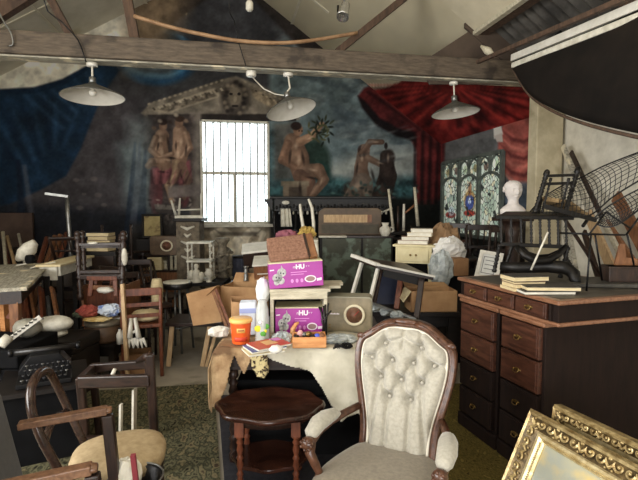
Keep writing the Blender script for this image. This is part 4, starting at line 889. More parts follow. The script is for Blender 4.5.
for i, (x, z, r, mt) in enumerate(((-3.5, 15, 3.6, yel), (1.8, 10, 3.0, grn), (4.6, 17, 3.2, grn), (3.2, 12.5, 2.4, yel), (-1, 21.5, 1.8, print_w))):
    q = MB(); q.ell((x * sl, -sqrt(max(0, 1 - (x / 7.4) ** 2)) * 8.9 * sl, z * sl), (r * sl, .003, r * sl * .9), 12); q.build('lemon_print' if mt is yel else ('leaf_print' if mt is grn else 'spot_print'), mt, t)
tb_ = fx(263, 339.5); m = MB(); m.blob(W(263, 291, 3.22), (.045, .04, .09), 4, .22, 22, freq=3); solo(m, 'tissue_wad', mat('tissue', (226, 230, 232), (240, 242, 242), 8, rough=.9), 'crumpled white tissue standing up behind the lemon bag', 'tissue')
bp_ = fx(249, 338); q = MB(); sB = (bp_ - CAM).dot(FW) / 473
t = thing('tissue_pack', 'white and pale blue pack behind the orange tub', 'pack', (bp_.x, bp_.y + .06, TOP), RZ + .1)
m = MB(); m.b2(-9 * sB, 8 * sB, 0, .1, 0, 34 * sB); m.build('pack_body', mat('pack_white', (214, 220, 232), rough=.4), t, bevel=.012, seg=3)
m = MB(); m.b2(-9.1 * sB, 8.1 * sB, -.002, .06, 23 * sB, 28 * sB); m.build('blue_band', mat('pack_blue', (150, 160, 206), rough=.4), t)
# magazines
mg = fx(265, 351.5)
blue = mat('cover_blue', (62, 78, 140), (84, 100, 160), 5, rough=.35); red_c = mat('cover_red', (196, 74, 52), rough=.4); tan = mat('cover_tan', (226, 176, 120), rough=.4)
for i, (dx, dy, rz, lab, c) in enumerate(((-.012, .0, .45, 'cream paged magazine at the bottom of the small pile on the hide', paper_y), (-.002, .008, .52, 'blue covered magazine in the middle of the small pile on the hide', blue), (.022, .012, .62, 'red and orange covered magazine on top of the small pile', red_c))):
    t = thing('magazine', lab, 'magazine', (mg.x + dx, mg.y + dy, TOP + .004 + .0145 * i), RZ + rz, 'magazines on the table')
    m = MB(); m.b2(-.105, .105, -.075, .075, 0, .010); m.build('pages', paper, t)
    m = MB(); m.b2(-.107, .107, -.077, .077, .010, .0125); cv = m.build('cover', c, t)
    if i == 2:
        q = MB(); q.b2(-.03, .05, -.03, .05, .0125, .0131); q.build('cover_picture', tan, cv); q = MB(); q.b2(.04, .1, .02, .07, .0125, .0131); q.build('cover_picture', print_p, cv)
# tangle of glass, wooden tray, horn, wire
p = fx(282, 342); m = MB(); m.blob(p + Vector((0, 0, .025)), (.06, .05, .04), 12, .3, 22, freq=5, smooth=False); solo(m, 'plastic_wrap', plastic_g, 'crumpled grey plastic wrap in front of the lower purple carton', 'plastic wrap')
p = fx(276, 352, TOP + .045); m = MB(); m.blob(p + Vector((0, 0, .016)), (.036, .03, .022), 3, .2, 18); solo(m, 'white_cloth', mat('rag', (226, 222, 214), rough=.9), 'white rag lying on the red magazine', 'rag')
wt = fx(292.5, 348.5); sw = (wt - CAM).dot(FW) / 473
t = thing('wooden_tray', 'small orange-brown wooden box of oddments in front of the crate', 'box', (wt.x, wt.y, TOP), RZ + radians(3))
ww, wh, wdp = 34 * sw, 11 * sw, .13
for nm, b in (('front_board', (0, ww, 0, .01, 0, wh)), ('back_board', (0, ww, wdp - .01, wdp, 0, wh)), ('side_board', (0, .01, .01, wdp - .01, 0, wh)), ('side_board', (ww - .01, ww, .01, wdp - .01, 0, wh)), ('bottom_board', (0, ww, 0, wdp, 0, .006))):
    m = MB(); m.b2(*b); m.build(nm, wood_orange, t, bevel=.002)
rr = random.Random(4); mt_od = [metal_w, brass, wood_mid, metal_g, mat('oddment_blue', (70, 90, 190), rough=.4), mat('oddment_pink', (214, 160, 160), rough=.6), wood_black]
od_names = [('metal_fitting', 'rusty metal fitting in the orange-brown box'), ('brass_fitting', 'dull brass fitting in the orange-brown box'), ('drawer_pull', 'round wooden knob in the orange-brown box'), ('steel_fitting', 'grey steel knob in the orange-brown box'), ('blue_tin', 'shiny blue lid in the orange-brown box'), ('pink_soap', 'pink lump in the orange-brown box'), ('black_fitting', 'black knob in the orange-brown box')]
RW = Matrix.Rotation(RZ + radians(3), 3, 'Z')
for i, (nm, lab) in enumerate(od_names):
    q = MB(); c = Vector((wt.x, wt.y, TOP)) + RW @ Vector((.022 + ww * .76 * ((i * 3) % 7) / 6, .035 + .06 * (i % 2), wh * .86)); q.blob(c, (.022, .02, .018 + .006 * (i % 3)), i, .12, 12); q.box(c + Vector((0, 0, -.03)), (.016, .016, .04))
    solo(q, nm, mt_od[i], lab, 'oddment')
p = fx(294, 343); m = MB(); m.tube([p + Vector((.004, 0, 0)), W(292.5, 336, 3.0), W(293, 329, 3.0), W(296, 324, 3.0), W(299, 322.5, 3.0)], [.022, .019, .016, .012, .006], 10); solo(m, 'horn', mat('horn', (206, 140, 84), (226, 176, 116), 12, rough=.4), 'curved orange-brown horn standing before the lower purple carton', 'horn')
p = fx(338, 341); m = MB(); m.blob(p + Vector((0, 0, .012)), (.11, .07, .026), 21, .3, 26, freq=5, flat=-.012, smooth=False); solo(m, 'plastic_sheet', plastic_g, 'crumpled clear plastic sheet lying under the front of the radio', 'plastic sheet')
p = fx(343, 348.5); m = MB(); g = random.Random(8)
for k in range(16):
    a = g.uniform(0, 6.3); rx, ry = g.uniform(.025, .06), g.uniform(.015, .03); pts = [p + Vector((rx * cos(a + t * 6.28 / 14) * 1.1, ry * sin(t * 6.28 / 14 + a * 2), .004 + .012 * (1 + sin(t * .9 + a)))) for t in range(15)]; m.tube(pts, .0022, 5)
solo(m, 'wire_tangle', metal_b, 'tangle of dark wire on the cream cloth in front of the radio', 'wire')
p = fx(324, 338); m = MB(); g = random.Random(3)
for k in range(9): m.tube([p + Vector((g.uniform(-.02, .02), g.uniform(-.02, .02), 0)), p + Vector((g.uniform(-.02, .02), g.uniform(-.03, .01), .10 + .05 * k / 9)), p + Vector((g.uniform(-.03, .05), g.uniform(-.02, .03), .19 + g.uniform(-.03, .05)))], .006, 6)
solo(m, 'leather_straps', black_leather, 'bundle of black leather straps beside the radio left edge', 'straps')

# dark trunks added to blacken the space under the table
def trunk(label, c, rz, w, d, h, mt=black_m, nm='shade_trunk', cat='trunk', group=None):
    t = thing(nm, label, cat, c, rz, group)
    m = MB(); m.b2(-w / 2, w / 2, -d / 2, d / 2, 0, h * .78); m.build('trunk_body', mt, t, bevel=.006)
    m = MB(); m.b2(-w / 2 - .006, w / 2 + .006, -d / 2 - .006, d / 2 + .006, h * .79, h); m.build('trunk_lid', mt, t, bevel=.012)
    for sx in (-1, 1): m = MB(); m.box((sx * w * .28, -d / 2 - .008, h * .77), (.035, .012, .05)); m.build('clasp', metal_w, t)
    return t
trunk('black trunk added for the darkness below the cloth-covered table', CF(-.12, 3.2), RZ, .80, .5, .5)
trunk('small dark trunk added for the darkness below the right end of the cloth-covered table', CF(.34, 3.25), RZ + .1, .34, .5, .42)
# ================================================================ things on and behind the desk
DT = 1.0935
RD = atan2(e1.y, e1.x)
def dpx(px, py, z=DT): return H(px, py, z)
def book(label, p, rz, w, d, h, cover, group='books on the desk', pages=paper_y, tilt=(0, 0)):
    t = thing('book', label, 'book', p, (tilt[0], tilt[1], rz), group)
    m = MB(); m.b2(-w / 2 + .003, w / 2 - .004, -d / 2 + .004, d / 2 - .004, .003, h - .003); m.build('pages', pages, t)
    m = MB(); m.b2(-w / 2, w / 2, -d / 2, d / 2, 0, .003); m.b2(-w / 2, w / 2, -d / 2, d / 2, h - .003, h); m.b2(-w / 2, w / 2, d / 2 - .004, d / 2, .001, h - .001); m.build('cover', cover, t)
    return t
cov_k = mat('cover_charcoal', (52, 50, 48), (70, 66, 62), 20, rough=.6); cov_b = mat('cover_brown', (104, 74, 52), (130, 98, 72), 20, rough=.6); cov_c = mat('cover_cream', (206, 186, 146), (222, 206, 170), 12, rough=.7)
p = dpx(523, 289); z = DT
for i, (lab, w, h, rz, c) in enumerate((('cream book at the bottom of the left desk pile', .215, .018, .0, cov_c), ('tan paged book second from the bottom of the left desk pile', .20, .022, .05, cov_c), ('thin brown book third from the bottom of the left desk pile', .20, .016, -.04, cov_b), ('grey covered thick book on top of the left desk pile', .235, .030, .03, cov_k))):
    book(lab, (p.x + .006 * (i % 2), p.y, z), RZ + rz + radians(8), w, .16, h, c); z += h + .0006
p = dpx(541, 293); z = DT
for i, (lab, w, h, rz, c, dx) in enumerate((('white edged large book flat at the bottom of the right desk pile', .30, .02, .02, cov_k, 0), ('cream edged large dark book on top of the right desk pile', .31, .024, -.05, cov_k, .03))):
    book(lab, (p.x + dx + .03, p.y + .03, z), RZ + rz, w, .20, h, c, pages=paper if i == 0 else paper_y); z += h + .0006
slab = mat('drawing_board', (58, 56, 52), (84, 80, 72), 6, (1, 4, 1), .6, bump=.1)
p = dpx(620, 289); m = MB(); M4 = Matrix.Translation((p.x + .02, p.y + .12, DT + .004)) @ Matrix.Rotation(RZ - .08, 4, 'Z'); m.prism([(-.30, -.10), (.42, -.10), (.42, .22), (-.12, .22), (-.26, .02)], .022, M4); solo(m, 'drawing_board', slab, 'dark flat board lying on the desk right of the books', 'board', bevel=.002)
# upended spindle-back bench on the desk
ch_b = mat('ebonised', (12, 11, 10), (25, 21, 18), 12, (3, 3, 1), .45, bump=.1, spec=.35)
ZS = 3.30
def sp(px, py, Z=ZS): return W(px, py, Z)
b0 = at(532, ZS, DT); t = thing('spindle_chair', 'black spindle gallery chair lying upended on the desk under the ladder-back', 'chair', b0, RZ)
m = MB(); m.bar(sp(495, 217), sp(573, 218), .035, .026); m.build('top_rail', ch_b, t, world=True, bevel=.004)
m = MB(); m.bar(sp(500, 244), sp(568, 247), .03, .026); m.build('lower_rail', ch_b, t, world=True, bevel=.004)
for px in (501, 511, 521, 531, 540, 549, 558, 566): m = MB(); m.turned(sp(px, 218), sp(px + .5, 246), .012, 3, 8); m.build('spindle', ch_b, t, world=True)
m = MB(); m.tube([sp(517, 247, 3.25), sp(524, 255, 3.2), sp(535, 261, 3.2), sp(549, 260, 3.2), sp(559, 254, 3.25), sp(566, 246)], [.02, .024, .026, .026, .022, .016], 8); m.build('rocker', ch_b, t, world=True)
m = MB(); m.tube([sp(520, 247, 3.5), sp(527, 254, 3.5), sp(538, 258, 3.5), sp(550, 257, 3.5), sp(560, 252, 3.5), sp(566, 246, 3.5)], [.02, .024, .026, .026, .022, .016], 8); m.build('rocker', ch_b, t, world=True)
for a, b in (((500, 244, ZS), (494, 272, 3.34)), ((568, 247, ZS), (560, 278, 3.3)), ((512, 246, 3.5), (505, 268, 3.5)), ((560, 246, 3.5), (572, 268, 3.5))): m = MB(); m.turned(W(*a), W(*b), .018, 3, 8); m.build('leg', ch_b, t, world=True)
m = MB(); vs = [sp(497, 219, 3.28), sp(570, 219, 3.28), sp(566, 214, 3.6), sp(506, 214, 3.6)]; m.add(vs + [p + Vector((0, 0, .02)) for p in vs], [(0, 3, 2, 1), (4, 5, 6, 7), (0, 1, 5, 4), (1, 2, 6, 5), (2, 3, 7, 6), (3, 0, 4, 7)]); m.build('seat', ch_b, t, world=True)
# ladder-back chair standing on it
rush = mat('rush_seat', (128, 104, 72), (164, 138, 98), 40, (1, 6, 1), .85, bump=.4)
t = thing('ladder_back_chair', 'dark ladder-back chair perched on the upended spindle chair, before the cream pillar', 'chair', sp(553, 214), RZ)
for a, b in (((547, 172, 3.3), (535, 213, 3.33)), ((578, 169, 3.32), (565, 214, 3.3))): m = MB(); m.turned(W(*b), W(*a), .022, 5, 8); m.ell(W(*a), .02, 8); m.build('back_post', ch_b, t, world=True)
for y in (176, 184): m = MB(); m.bar(W(546 - (y - 172) * .28, y, 3.3), W(576 - (y - 172) * .28, y - 1, 3.32), .012, .02); m.build('rung', ch_b, t, world=True)
for px in (551, 569): m = MB(); m.turned(W(px - 9, 213, 3.33), W(px, 178, 3.31), .011, 3, 8); m.build('spindle', ch_b, t, world=True)
m = MB(); vs = [W(541, 196, 3.36), W(571, 200, 3.34), W(590, 214, 3.6), W(558, 212, 3.62)]; m.add(vs + [p - Vector((0, 0, .03)) for p in vs], [(0, 1, 2, 3), (7, 6, 5, 4), (0, 4, 5, 1), (1, 5, 6, 2), (2, 6, 7, 3), (3, 7, 4, 0)]); m.build('seat', rush, t, world=True, bevel=.008)
for a, b in (((541, 199, 3.36), (538, 213, 3.34)), ((590, 216, 3.6), (583, 226, 3.5))): m = MB(); m.tube([W(*a), W(*b)], .013, 8); m.build('leg', ch_b, t, world=True)
m = MB(); m.bar(W(543, 206, 3.2), W(596, 220, 3.2), .022, .03); m.build('stretcher', ch_b, t, world=True)
# wire cage
def interp(c, u):
    n = len(c) - 1; k = min(int(u * n), n - 1); f = u * n - k; g = lambda i: Vector(c[max(0, min(n, i))]); a, b, cc, d = g(k - 1), g(k), g(k + 1), g(k + 2)
    return .5 * ((2 * b) + (cc - a) * f + (2 * a - 5 * b + 4 * cc - d) * f * f + (3 * b - a - 3 * cc + d) * f ** 3)
wire = mat('wire_black', (22, 22, 22), rough=.5, metal=.3)
topc = [W(528, 214, 3.6), W(543, 198, 3.6), W(560, 187, 3.5), W(580, 178, 3.3), W(606, 165, 3.1), (W(650, 148, 2.85))]; botc = [W(530, 217, 3.5), W(548, 217, 3.4), W(566, 217, 3.2), W(590, 215, 3.0), W(614, 196, 2.85), W(650, 174, 2.65)]
def cage(u, v):
    a, b = interp(topc, u), interp(botc, u); return a.lerp(b, v) + (FW * -.06 + Vector((0, 0, .035))) * sin(pi * v)
t = thing('wire_basket', 'large black wire mesh basket tipped over behind the ladder-back chair', 'basket', cage(.6, 1))
m = MB()
for j in range(10): m.tube([cage(i / 40, j / 9) for i in range(41)], .0022 if 0 < j < 9 else .005, 5)
for i in range(30): m.tube([cage(i / 29, j / 10) for j in range(11)], .0022, 5)
m.build('mesh_side', wire, t, world=True)
tc2 = [W(594, 218, 3.0), W(606, 208, 2.95), (W(622, 198, 2.9)), W(645, 186, 2.85)]; bc2 = [W(596, 224, 2.95), W(608, 227, 2.9), W(622, 222, 2.85), W(645, 205, 2.8)]
def cage2(u, v): return interp(tc2, u).lerp(interp(bc2, u), v) + FW * (-.07 * sin(pi * v))
m = MB()
for j in range(8): m.tube([cage2(i / 20, j / 7) for i in range(21)], .0022 if 0 < j < 7 else .005, 5)
for i in range(18): m.tube([cage2(i / 17, j / 8) for j in range(9)], .0022, 5)
m.build('mesh_end', wire, t, world=True)
# iron stand with thin legs on the desk
t = thing('iron_stand', 'thin black iron stand with splayed legs on the desk, left of the slab clock', 'stand', at(592, 2.9, DT), RZ)
top = [W(560, 233, 3.0), W(588, 234, 2.9), W(625, 235, 2.95)]
m = MB(); m.tube(top, .006, 6); m.build('top_bar', metal_b, t, world=True)
legs_ = ((W(591, 234, 2.9), H(586.5, 291, DT)), (W(595, 234, 2.92), W(602, 280, 3.05)), (W(627, 234, 2.95), W(634, 265, 3.0)), (W(588, 236, 2.9), W(606, 212, 2.9)), (W(626, 235, 2.95), W(640, 216, 2.9)), (W(606, 212, 2.9), W(630, 228, 2.95)))
for a, b in legs_: m = MB(); m.tube([a, b], .006, 6); m.build('leg', metal_b, t, world=True)
# white stick across the spindles
m = MB(); m.tube([H(531, 270, DT + .09), W(548, 232, 3.1)], .007, 6); solo(m, 'white_stick', white_old, 'thin white stick propped on the books against the spindle chair', 'stick')
# curved dark table leg under the spindle chair
m = MB(); m.tube([W(500, 266, 3.35), W(520, 268, 3.3), W(548, 266, 3.25), W(566, 268, 3.15), W(574, 274, 3.1), H(576, 283, DT + .02)], [.03, .04, .045, .045, .04, .03], 10); solo(m, 'carved_timber', ch_b, 'curved black table leg lying on the desk behind the books', 'timber')
# wooden slab clock / box on the desk edge
p = W(624, 281, 3.02); t = thing('mantel_box', 'dark brown wooden box standing on the desk by the frame edge of the room', 'box', (p.x, p.y, DT + .0265), RZ - .1); t['label'] = 'dark brown wooden box with a peaked back, on the desk below the leaning planks'
m = MB(); m.b2(-.09, .16, 0, .12, 0, .10); m.build('box_body', wood_dark, t, bevel=.004)
m = MB(); m.prism([(-.02, .1), (.16, .1), (.16, .14), (.05, .15), (.035, .24), (.01, .24)], .02, Matrix(((1, 0, 0, 0), (0, 0, 1, .08), (0, 1, 0, 0), (0, 0, 0, 1)))); m.build('box_back', wood_mid, t)
m = MB(); m.b2(-.095, .165, -.004, .124, .085, .10); m.build('box_lid', wood_dark, t, bevel=.003)
# planks leaning against the right wall
planks = (((606, 222, 4.35), (652, 290, 3.75), .07, .025, wood_mid, 'brown plank slanting low at the far right before the plaster wall'), ((584, 232, 4.45), (600, 282, 4.0), .06, .025, wood_dark, 'dark short plank between the grey board and the broad tan plank'), ((563, 146, 5.15), (598, 232, 4.6), .06, .03, wood_grey, 'long grey plank leaning on the plaster wall beside the pillar'), ((571, 152, 5.0), (626, 268, 4.2), .05, .02, wood_dark, 'narrow dark batten leaning beside the long grey plank'), ((588, 214, 4.5), (618, 282, 3.9), .11, .025, wood_light, 'broad tan plank leaning behind the iron stand'), ((602, 218, 4.4), (634, 282, 3.85), .05, .025, wood_pale, 'narrow pale plank right of the broad tan plank'), ((566, 226, 4.6), (576, 285, 4.3), .12, .03, wood_grey, 'wide grey board standing behind the spindle chair'), ((616, 196, 4.2), (645, 250, 3.8), .12, .03, wood_mid, 'brown plank leaning behind the wire mesh by the plaster wall'), ((560, 212, 4.15), (607, 283, 3.75), .025, .02, wood_dark, 'thin dark stick slanting behind the iron stand legs'))
for a, b, w, h, mt, lab in planks:
    a, b = W(*a), W(*b); d = (b - a).normalized(); b = b + d * ((b.z - .0) / -d.z) if d.z < 0 else b
    m = MB(); m.bar(b, a, w, h, (RT.x, RT.y, 0)); solo(m, 'plank', mt, lab, 'plank', 'timber leaning at the right wall')
# plaster bust on a dark stand beside the curtain
bz = zz(217, 4.7); bw = at(513, 4.7); s = 36 * 4.7 / 473 / .36
t = thing('plaster_bust', 'white plaster bust of a head and shoulders before the painted red curtain', 'bust', (bw.x, bw.y, bz), RZ + radians(5))
bm_ = mat('bust_plaster', (226, 218, 212), (238, 232, 228), 20, rough=.7, bump=.1)
m = MB(); rows = [(.0, .10, .07), (.03, .125, .08), (.07, .13, .08), (.10, .10, .07), (.13, .055, .055), (.17, .048, .05), (.19, .055, .062), (.22, .072, .082), (.26, .08, .092), (.30, .078, .09), (.335, .058, .066), (.352, .025, .03), (.355, .001, .001)]
def bst(u, v):
    k = min(int(v * (len(rows) - 1)), len(rows) - 2); f = v * (len(rows) - 1) - k; z, rx, ry = [rows[k][i] * (1 - f) + rows[k + 1][i] * f for i in range(3)]; a = 2 * pi * u; x, y = rx * cos(a), ry * sin(a)
    fr_ = max(0, -sin(a)) ** 6
    if .19 < z < .31:
        y -= .026 * fr_ * (1 if .225 < z < .26 else .2) * (max(0, 1 - abs(x) / .022)); y += .020 * max(0, 1 - abs(abs(x) - .03) / .016) * max(0, 1 - abs(z - .268) / .016) * (1 if sin(a) < 0 else 0)
    if .16 < z < .2: y -= .012 * fr_
    if sin(a) < 0: y += .010 * max(0, 1 - abs(x) / .03) * max(0, 1 - abs(z - .213) / .005); y -= .008 * max(0, 1 - abs(x) / .05) * max(0, 1 - abs(z - .286) / .012)
    return Vector((x * s, y * s, z * s))
m.grid(bst, 110, 110); m.build('head_and_shoulders', bm_, t, weld=True)
m = MB(); m.ell((0, .012 * s, .30 * s), (.086 * s, .098 * s, .066 * s), 16)
for q in range(26): a = q * 2.4; zq = .26 + .09 * (q / 26); m.ell((.078 * s * cos(a) * (1 - (q / 26) ** 3 * .6), (.02 + .085 * abs(sin(a)) * (1 if sin(a) > -.2 else -.6)) * s * (1 - (q / 26) ** 3 * .6), zq * s), .018 * s, 6)
m.build('hair', bm_, t)
for sx in (-1, 1): m = MB(); m.ell((sx * .076 * s, .0, .25 * s), (.007 * s, .016 * s, .024 * s), 8); m.build('ear', bm_, t)
t2 = thing('bust_pedestal', 'dark wooden pedestal carrying the plaster bust', 'pedestal', (bw.x, bw.y, 0), RZ + radians(20))
m = MB(); m.b2(-.14, .14, -.14, .14, bz - .04, bz - .001); m.build('pedestal_top', wood_dark, t2, bevel=.006); m = MB(); m.lathe([(.11, .05), (.07, .12), (.065, bz - .2), (.10, bz - .04)], n=16); m.build('column', wood_dark, t2); m = MB(); m.b2(-.15, .15, -.15, .15, 0, .05); m.build('base', wood_dark, t2, bevel=.006)
# long dark hull slung under the bare roof with its white rail
hull_m = mat('tarred_hull', (20, 17, 15), (34, 28, 24), 3, (1, 1, 1), .9, bump=.2, spec=.15)
gun = [W(512, 62, 4.35), W(546, 48, 3.9), W(590, 31, 3.4), W(648, 6, 2.85), W(720, -30, 2.4)]; keel = [W(513, 69, 4.35), W(528, 93, 4.1), W(548, 108, 3.75), W(584, 123, 3.25), W(650, 139, 2.75), W(730, 150, 2.4)]
def hull(u, v):
    a, b = interp(gun, u), interp(keel, u); c = b + RT * .55 + FW * .25 + Vector((0, 0, .45 + .1 * u)); p = a.lerp(b, v / .6) if v < .6 else b.lerp(c, (v - .6) / .4)
    k = sin(pi * min(v / .6, 1)); return p + (-RT * .07 - FW * .10) * k * min(1, u * 3 + .15)
t = thing('boat_hull', 'long dark curved boat hull slung under the bare roof at the upper right', 'boat hull', interp(keel, .5))
m = MB(); m.grid(hull, 40, 24); m.build('hull', hull_m, t, world=True, solid=.012)
m = MB(); m.tube([interp(keel, i / 24) + Vector((0, 0, -.004)) for i in range(25)], .012, 6); m.build('keel', rafter_wood, t, world=True)
m = MB(); a, b = W(513, 65.5, 4.3), W(720, -15, 2.4); m.bar(a, b, .035, .045); m.build('rubbing_strake', white_old, t, world=True, bevel=.004)
m = MB(); a, b = W(513, 58, 4.34), W(720, -28, 2.44); m.bar(a, b, .05, .06); solo(m, 'white_batten', white_p, 'long white batten running just above the dark boat hull', 'batten', bevel=.005)
m = MB(); m.bar(W(478, 62, 4.7), W(700, -34, 2.5), .035, .035); solo(m, 'brown_pole', rafter_wood, 'brown pole slanting up under the bare roof above the white batten', 'pole')
m = MB(); m.tube([W(481, 46, 4.7), W(488, 51, 4.65), W(495, 57, 4.6)], [.012, .04, .012], 8); solo(m, 'paddle_blade', wood_pale, 'short pale paddle end poking out below the ceiling edge', 'paddle')
# ================================================================ left foreground
dark_up = mat('dark_upholstery', (44, 44, 46), (58, 57, 58), 40, (1, 1, 1), .8, sheen=.2)
arm_wood = mat('arm_wood', (92, 64, 46), (126, 92, 68), 9, (6, 6, 6), .32, bump=.1)
beige = mat('beige_seat', (164, 142, 106), (184, 162, 126), 30, (1, 1, 1), .8, bump=.05)
def wb(mb, nm, mt, par, **k): return mb.build(nm, mt, par, world=True, **k)
# open-arm easy chair cut by the frame edge
f = Vector((RT.x * .95 + F0.x * .31, RT.y * .95 + F0.y * .31, 0)); s = Vector((RT.x * .31 - F0.x * .95, RT.y * .31 - F0.y * .95, 0))
ft, nt = H(115, 409, .74), H(102, 466.5, .74); mid = (ft + nt) / 2 - f * .22; mid.z = 0
t = thing('open_armchair', 'dark upholstered open armchair with brown wooden arms at the near left corner', 'armchair', mid, RZ + radians(108))
hw = (ft - nt).length / 2
for sd, tip in ((-1, ft), (1, nt)):
    m = MB(); tip = Vector(tip); bkp = tip - f * .36 + Vector((0, 0, -.02)); m.bar(bkp, tip - f * .03, .045, .028, h2=.032); m.tube([tip - f * .04, tip - f * .012], [.024, .019], 10, sq=.7); am = wb(m, 'armrest', arm_wood, t, bevel=.006)
    fl = tip - f * .03; m = MB(); m.bar(fl + Vector((0, 0, -.02)), fl - f * .0 + s * (-sd) * .0 + Vector((0, 0, -.735)) + f * .05, .045, .04, (0, 0, 1)); wb(m, 'leg', wood_dark, t, bevel=.006)
    rl = tip - f * .42; m = MB(); m.bar(rl + Vector((0, 0, .22)) - f * .06, rl + Vector((0, 0, -.70)) - f * .06, .045, .05); wb(m, 'back_post', wood_dark, t, bevel=.006)
c = mid
def fs(a, b, z): return mid + f * a + s * b + Vector((0, 0, z))
m = MB(); vs = [fs(-.2, -hw + .03, .40), fs(.2, -hw + .03, .44), fs(.2, hw - .03, .44), fs(-.2, hw - .03, .40)]; m.add(vs + [p - Vector((0, 0, .12)) for p in vs], [(0, 1, 2, 3), (7, 6, 5, 4), (0, 4, 5, 1), (1, 5, 6, 2), (2, 6, 7, 3), (3, 7, 4, 0)]); wb(m, 'seat', dark_up, t, bevel=.03, seg=4)
m = MB(); vs = [fs(-.10, -hw + .02, .42), fs(-.10, hw - .02, .42), fs(-.19, hw - .02, .90), fs(-.19, -hw + .02, .90)]; m.add(vs + [p - f * .09 for p in vs], [(0, 1, 2, 3), (7, 6, 5, 4), (0, 4, 5, 1), (1, 5, 6, 2), (2, 6, 7, 3), (3, 7, 4, 0)]); wb(m, 'backrest', dark_up, t, bevel=.03, seg=4)
# loop-backed chair with the beige seat
sc_ = H(119, 446, .43); t = thing('loop_back_chair', 'dark loop-back chair with a round beige upholstered seat, behind the open armchair', 'chair', (sc_.x, sc_.y, 0), RZ + radians(100))
fw2 = (RT * .97 + F0 * .22).normalized(); sd2 = (RT * .22 - F0 * .97).normalized()
cs = Vector((sc_.x, sc_.y, 0)); L3 = lambda a, b, z: cs + fw2 * a + sd2 * b + Vector((0, 0, z))
m = MB(); rings = [(.96, .395), (1.0, .41), (1.02, .44), (.97, .468), (.8, .484), (.45, .492), (.05, .494)]; n = 36
def sup(a): return (abs(cos(a)) ** .8 * (1 if cos(a) > 0 else -1), abs(sin(a)) ** .8 * (1 if sin(a) > 0 else -1))
vs = [L3(.215 * r * sup(2 * pi * k / n)[0], .195 * r * sup(2 * pi * k / n)[1] * (1 + .1 * sup(2 * pi * k / n)[0]), z - .02) for r, z in [(r, z - .03) for r, z in rings] for k in range(n)]
m.add(vs, [(i * n + k, i * n + (k + 1) % n, (i + 1) * n + (k + 1) % n, (i + 1) * n + k) for i in range(6) for k in range(n)] + [tuple(6 * n + k for k in range(n)), tuple(range(n - 1, -1, -1))], True); wb(m, 'seat', beige, t)
m = MB(); vs = [L3(.213 * r * sup(2 * pi * k / n)[0], .193 * r * sup(2 * pi * k / n)[1] * (1 + .1 * sup(2 * pi * k / n)[0]), z) for r, z in ((.97, .33), (1, .335), (1, .385), (.97, .39)) for k in range(n)]
m.add(vs, [(i * n + k, i * n + (k + 1) % n, (i + 1) * n + (k + 1) % n, (i + 1) * n + k) for i in range(3) for k in range(n)] + [tuple(3 * n + k for k in range(n)), tuple(range(n - 1, -1, -1))]); wb(m, 'seat_rail', wood_dark, t)
loop_w = mat('polished_loop', (40, 27, 22), (66, 46, 36), 9, (4, 4, 4), .22)
m = MB(); pts = [L3(-.19, .17, .36), L3(-.235, .175, .47), L3(-.285, .18, .60), L3(-.32, .165, .71), L3(-.335, .12, .785), L3(-.34, .05, .815), L3(-.34, -.05, .815), L3(-.335, -.12, .785), L3(-.32, -.165, .71), L3(-.285, -.18, .60), L3(-.235, -.175, .47), L3(-.19, -.17, .36)]
pp = [interp(pts, i / 44) for i in range(45)]; m.tube(pp, [.020] * 45, 10); wb(m, 'back_loop', loop_w, t)
m = MB(); m.tube([L3(-.275, .17, .56), L3(-.285, .06, .585), L3(-.285, -.06, .585), L3(-.275, -.17, .56)], .016, 8); wb(m, 'back_rail', loop_w, t)
for b in (-1, 1):
    m = MB(); m.turned(L3(.17, b * .14, .34), L3(.18, b * .15, 0), .021, 3); wb(m, 'leg', wood_dark, t); m = MB(); m.tube([L3(-.18, b * .14, .36), L3(-.20, b * .15, .18), L3(-.25, b * .16, 0)], [.02, .017, .014], 8); wb(m, 'leg', wood_dark, t)
# dark empty chair frame in front of the rug
t = thing('chair_frame', 'dark stripped chair frame with a pale webbing strip, left of the patterned rug', 'chair', at(114, 2.95), RZ)
fr = {}
for nm, px, Z, ytop in (('a', 80, 2.75, 377), ('b', 150, 2.72, 354), ('c', 92, 3.2, 365), ('d', 148, 3.2, 358)):
    p = at(px, Z); tp = W(px, ytop, Z); fr[nm] = tp; m = MB(); m.bar(p, tp, .045, .045); wb(m, 'leg', wood_dark, t, bevel=.008)
m = MB(); m.bar(W(79, 382, 2.75), W(150, 380, 2.72), .04, .07); wb(m, 'front_rail', wood_dark_x, t, bevel=.008)
m = MB(); m.bar(W(91, 368, 3.2), W(149, 364, 3.2), .04, .06); wb(m, 'back_rail', wood_dark_x, t, bevel=.008)
m = MB(); m.bar(W(149.5, 379, 2.74), W(147.5, 364, 3.2), .04, .05); wb(m, 'side_rail', wood_dark, t, bevel=.006); m = MB(); m.bar(W(80, 381, 2.76), W(92, 369, 3.18), .04, .05); wb(m, 'side_rail', wood_dark, t, bevel=.006)
m = MB(); m.tube([W(150, 356, 2.72), W(146, 357, 2.8), W(138, 361, 2.95)], [.022, .024, .016], 8); wb(m, 'scroll_end', wood_dark, t)
m = MB(); m.b2(0, 0, 0, 0, 0, 0) if False else m.bar(W(134.5, 389, 2.8), W(134, 436, 2.8), .05, .012, (RT.x, RT.y, 0)); wb(m, 'webbing', white_old, t)
m = MB(); m.bar(W(121, 404, 2.8), W(120.5, 440, 2.8), .03, .012, (RT.x, RT.y, 0)); wb(m, 'webbing', white_old, t)
m = MB(); m.bar(W(82, 440, 2.75), W(150, 438, 2.72), .035, .04); wb(m, 'stretcher', wood_dark_x, t)
m = MB(); m.tube([W(111, 378, 2.76), W(115, 369, 2.76)], .011, 6); solo(m, 'white_peg', white_old, 'short white peg leaning on the stripped chair frame rail', 'peg')
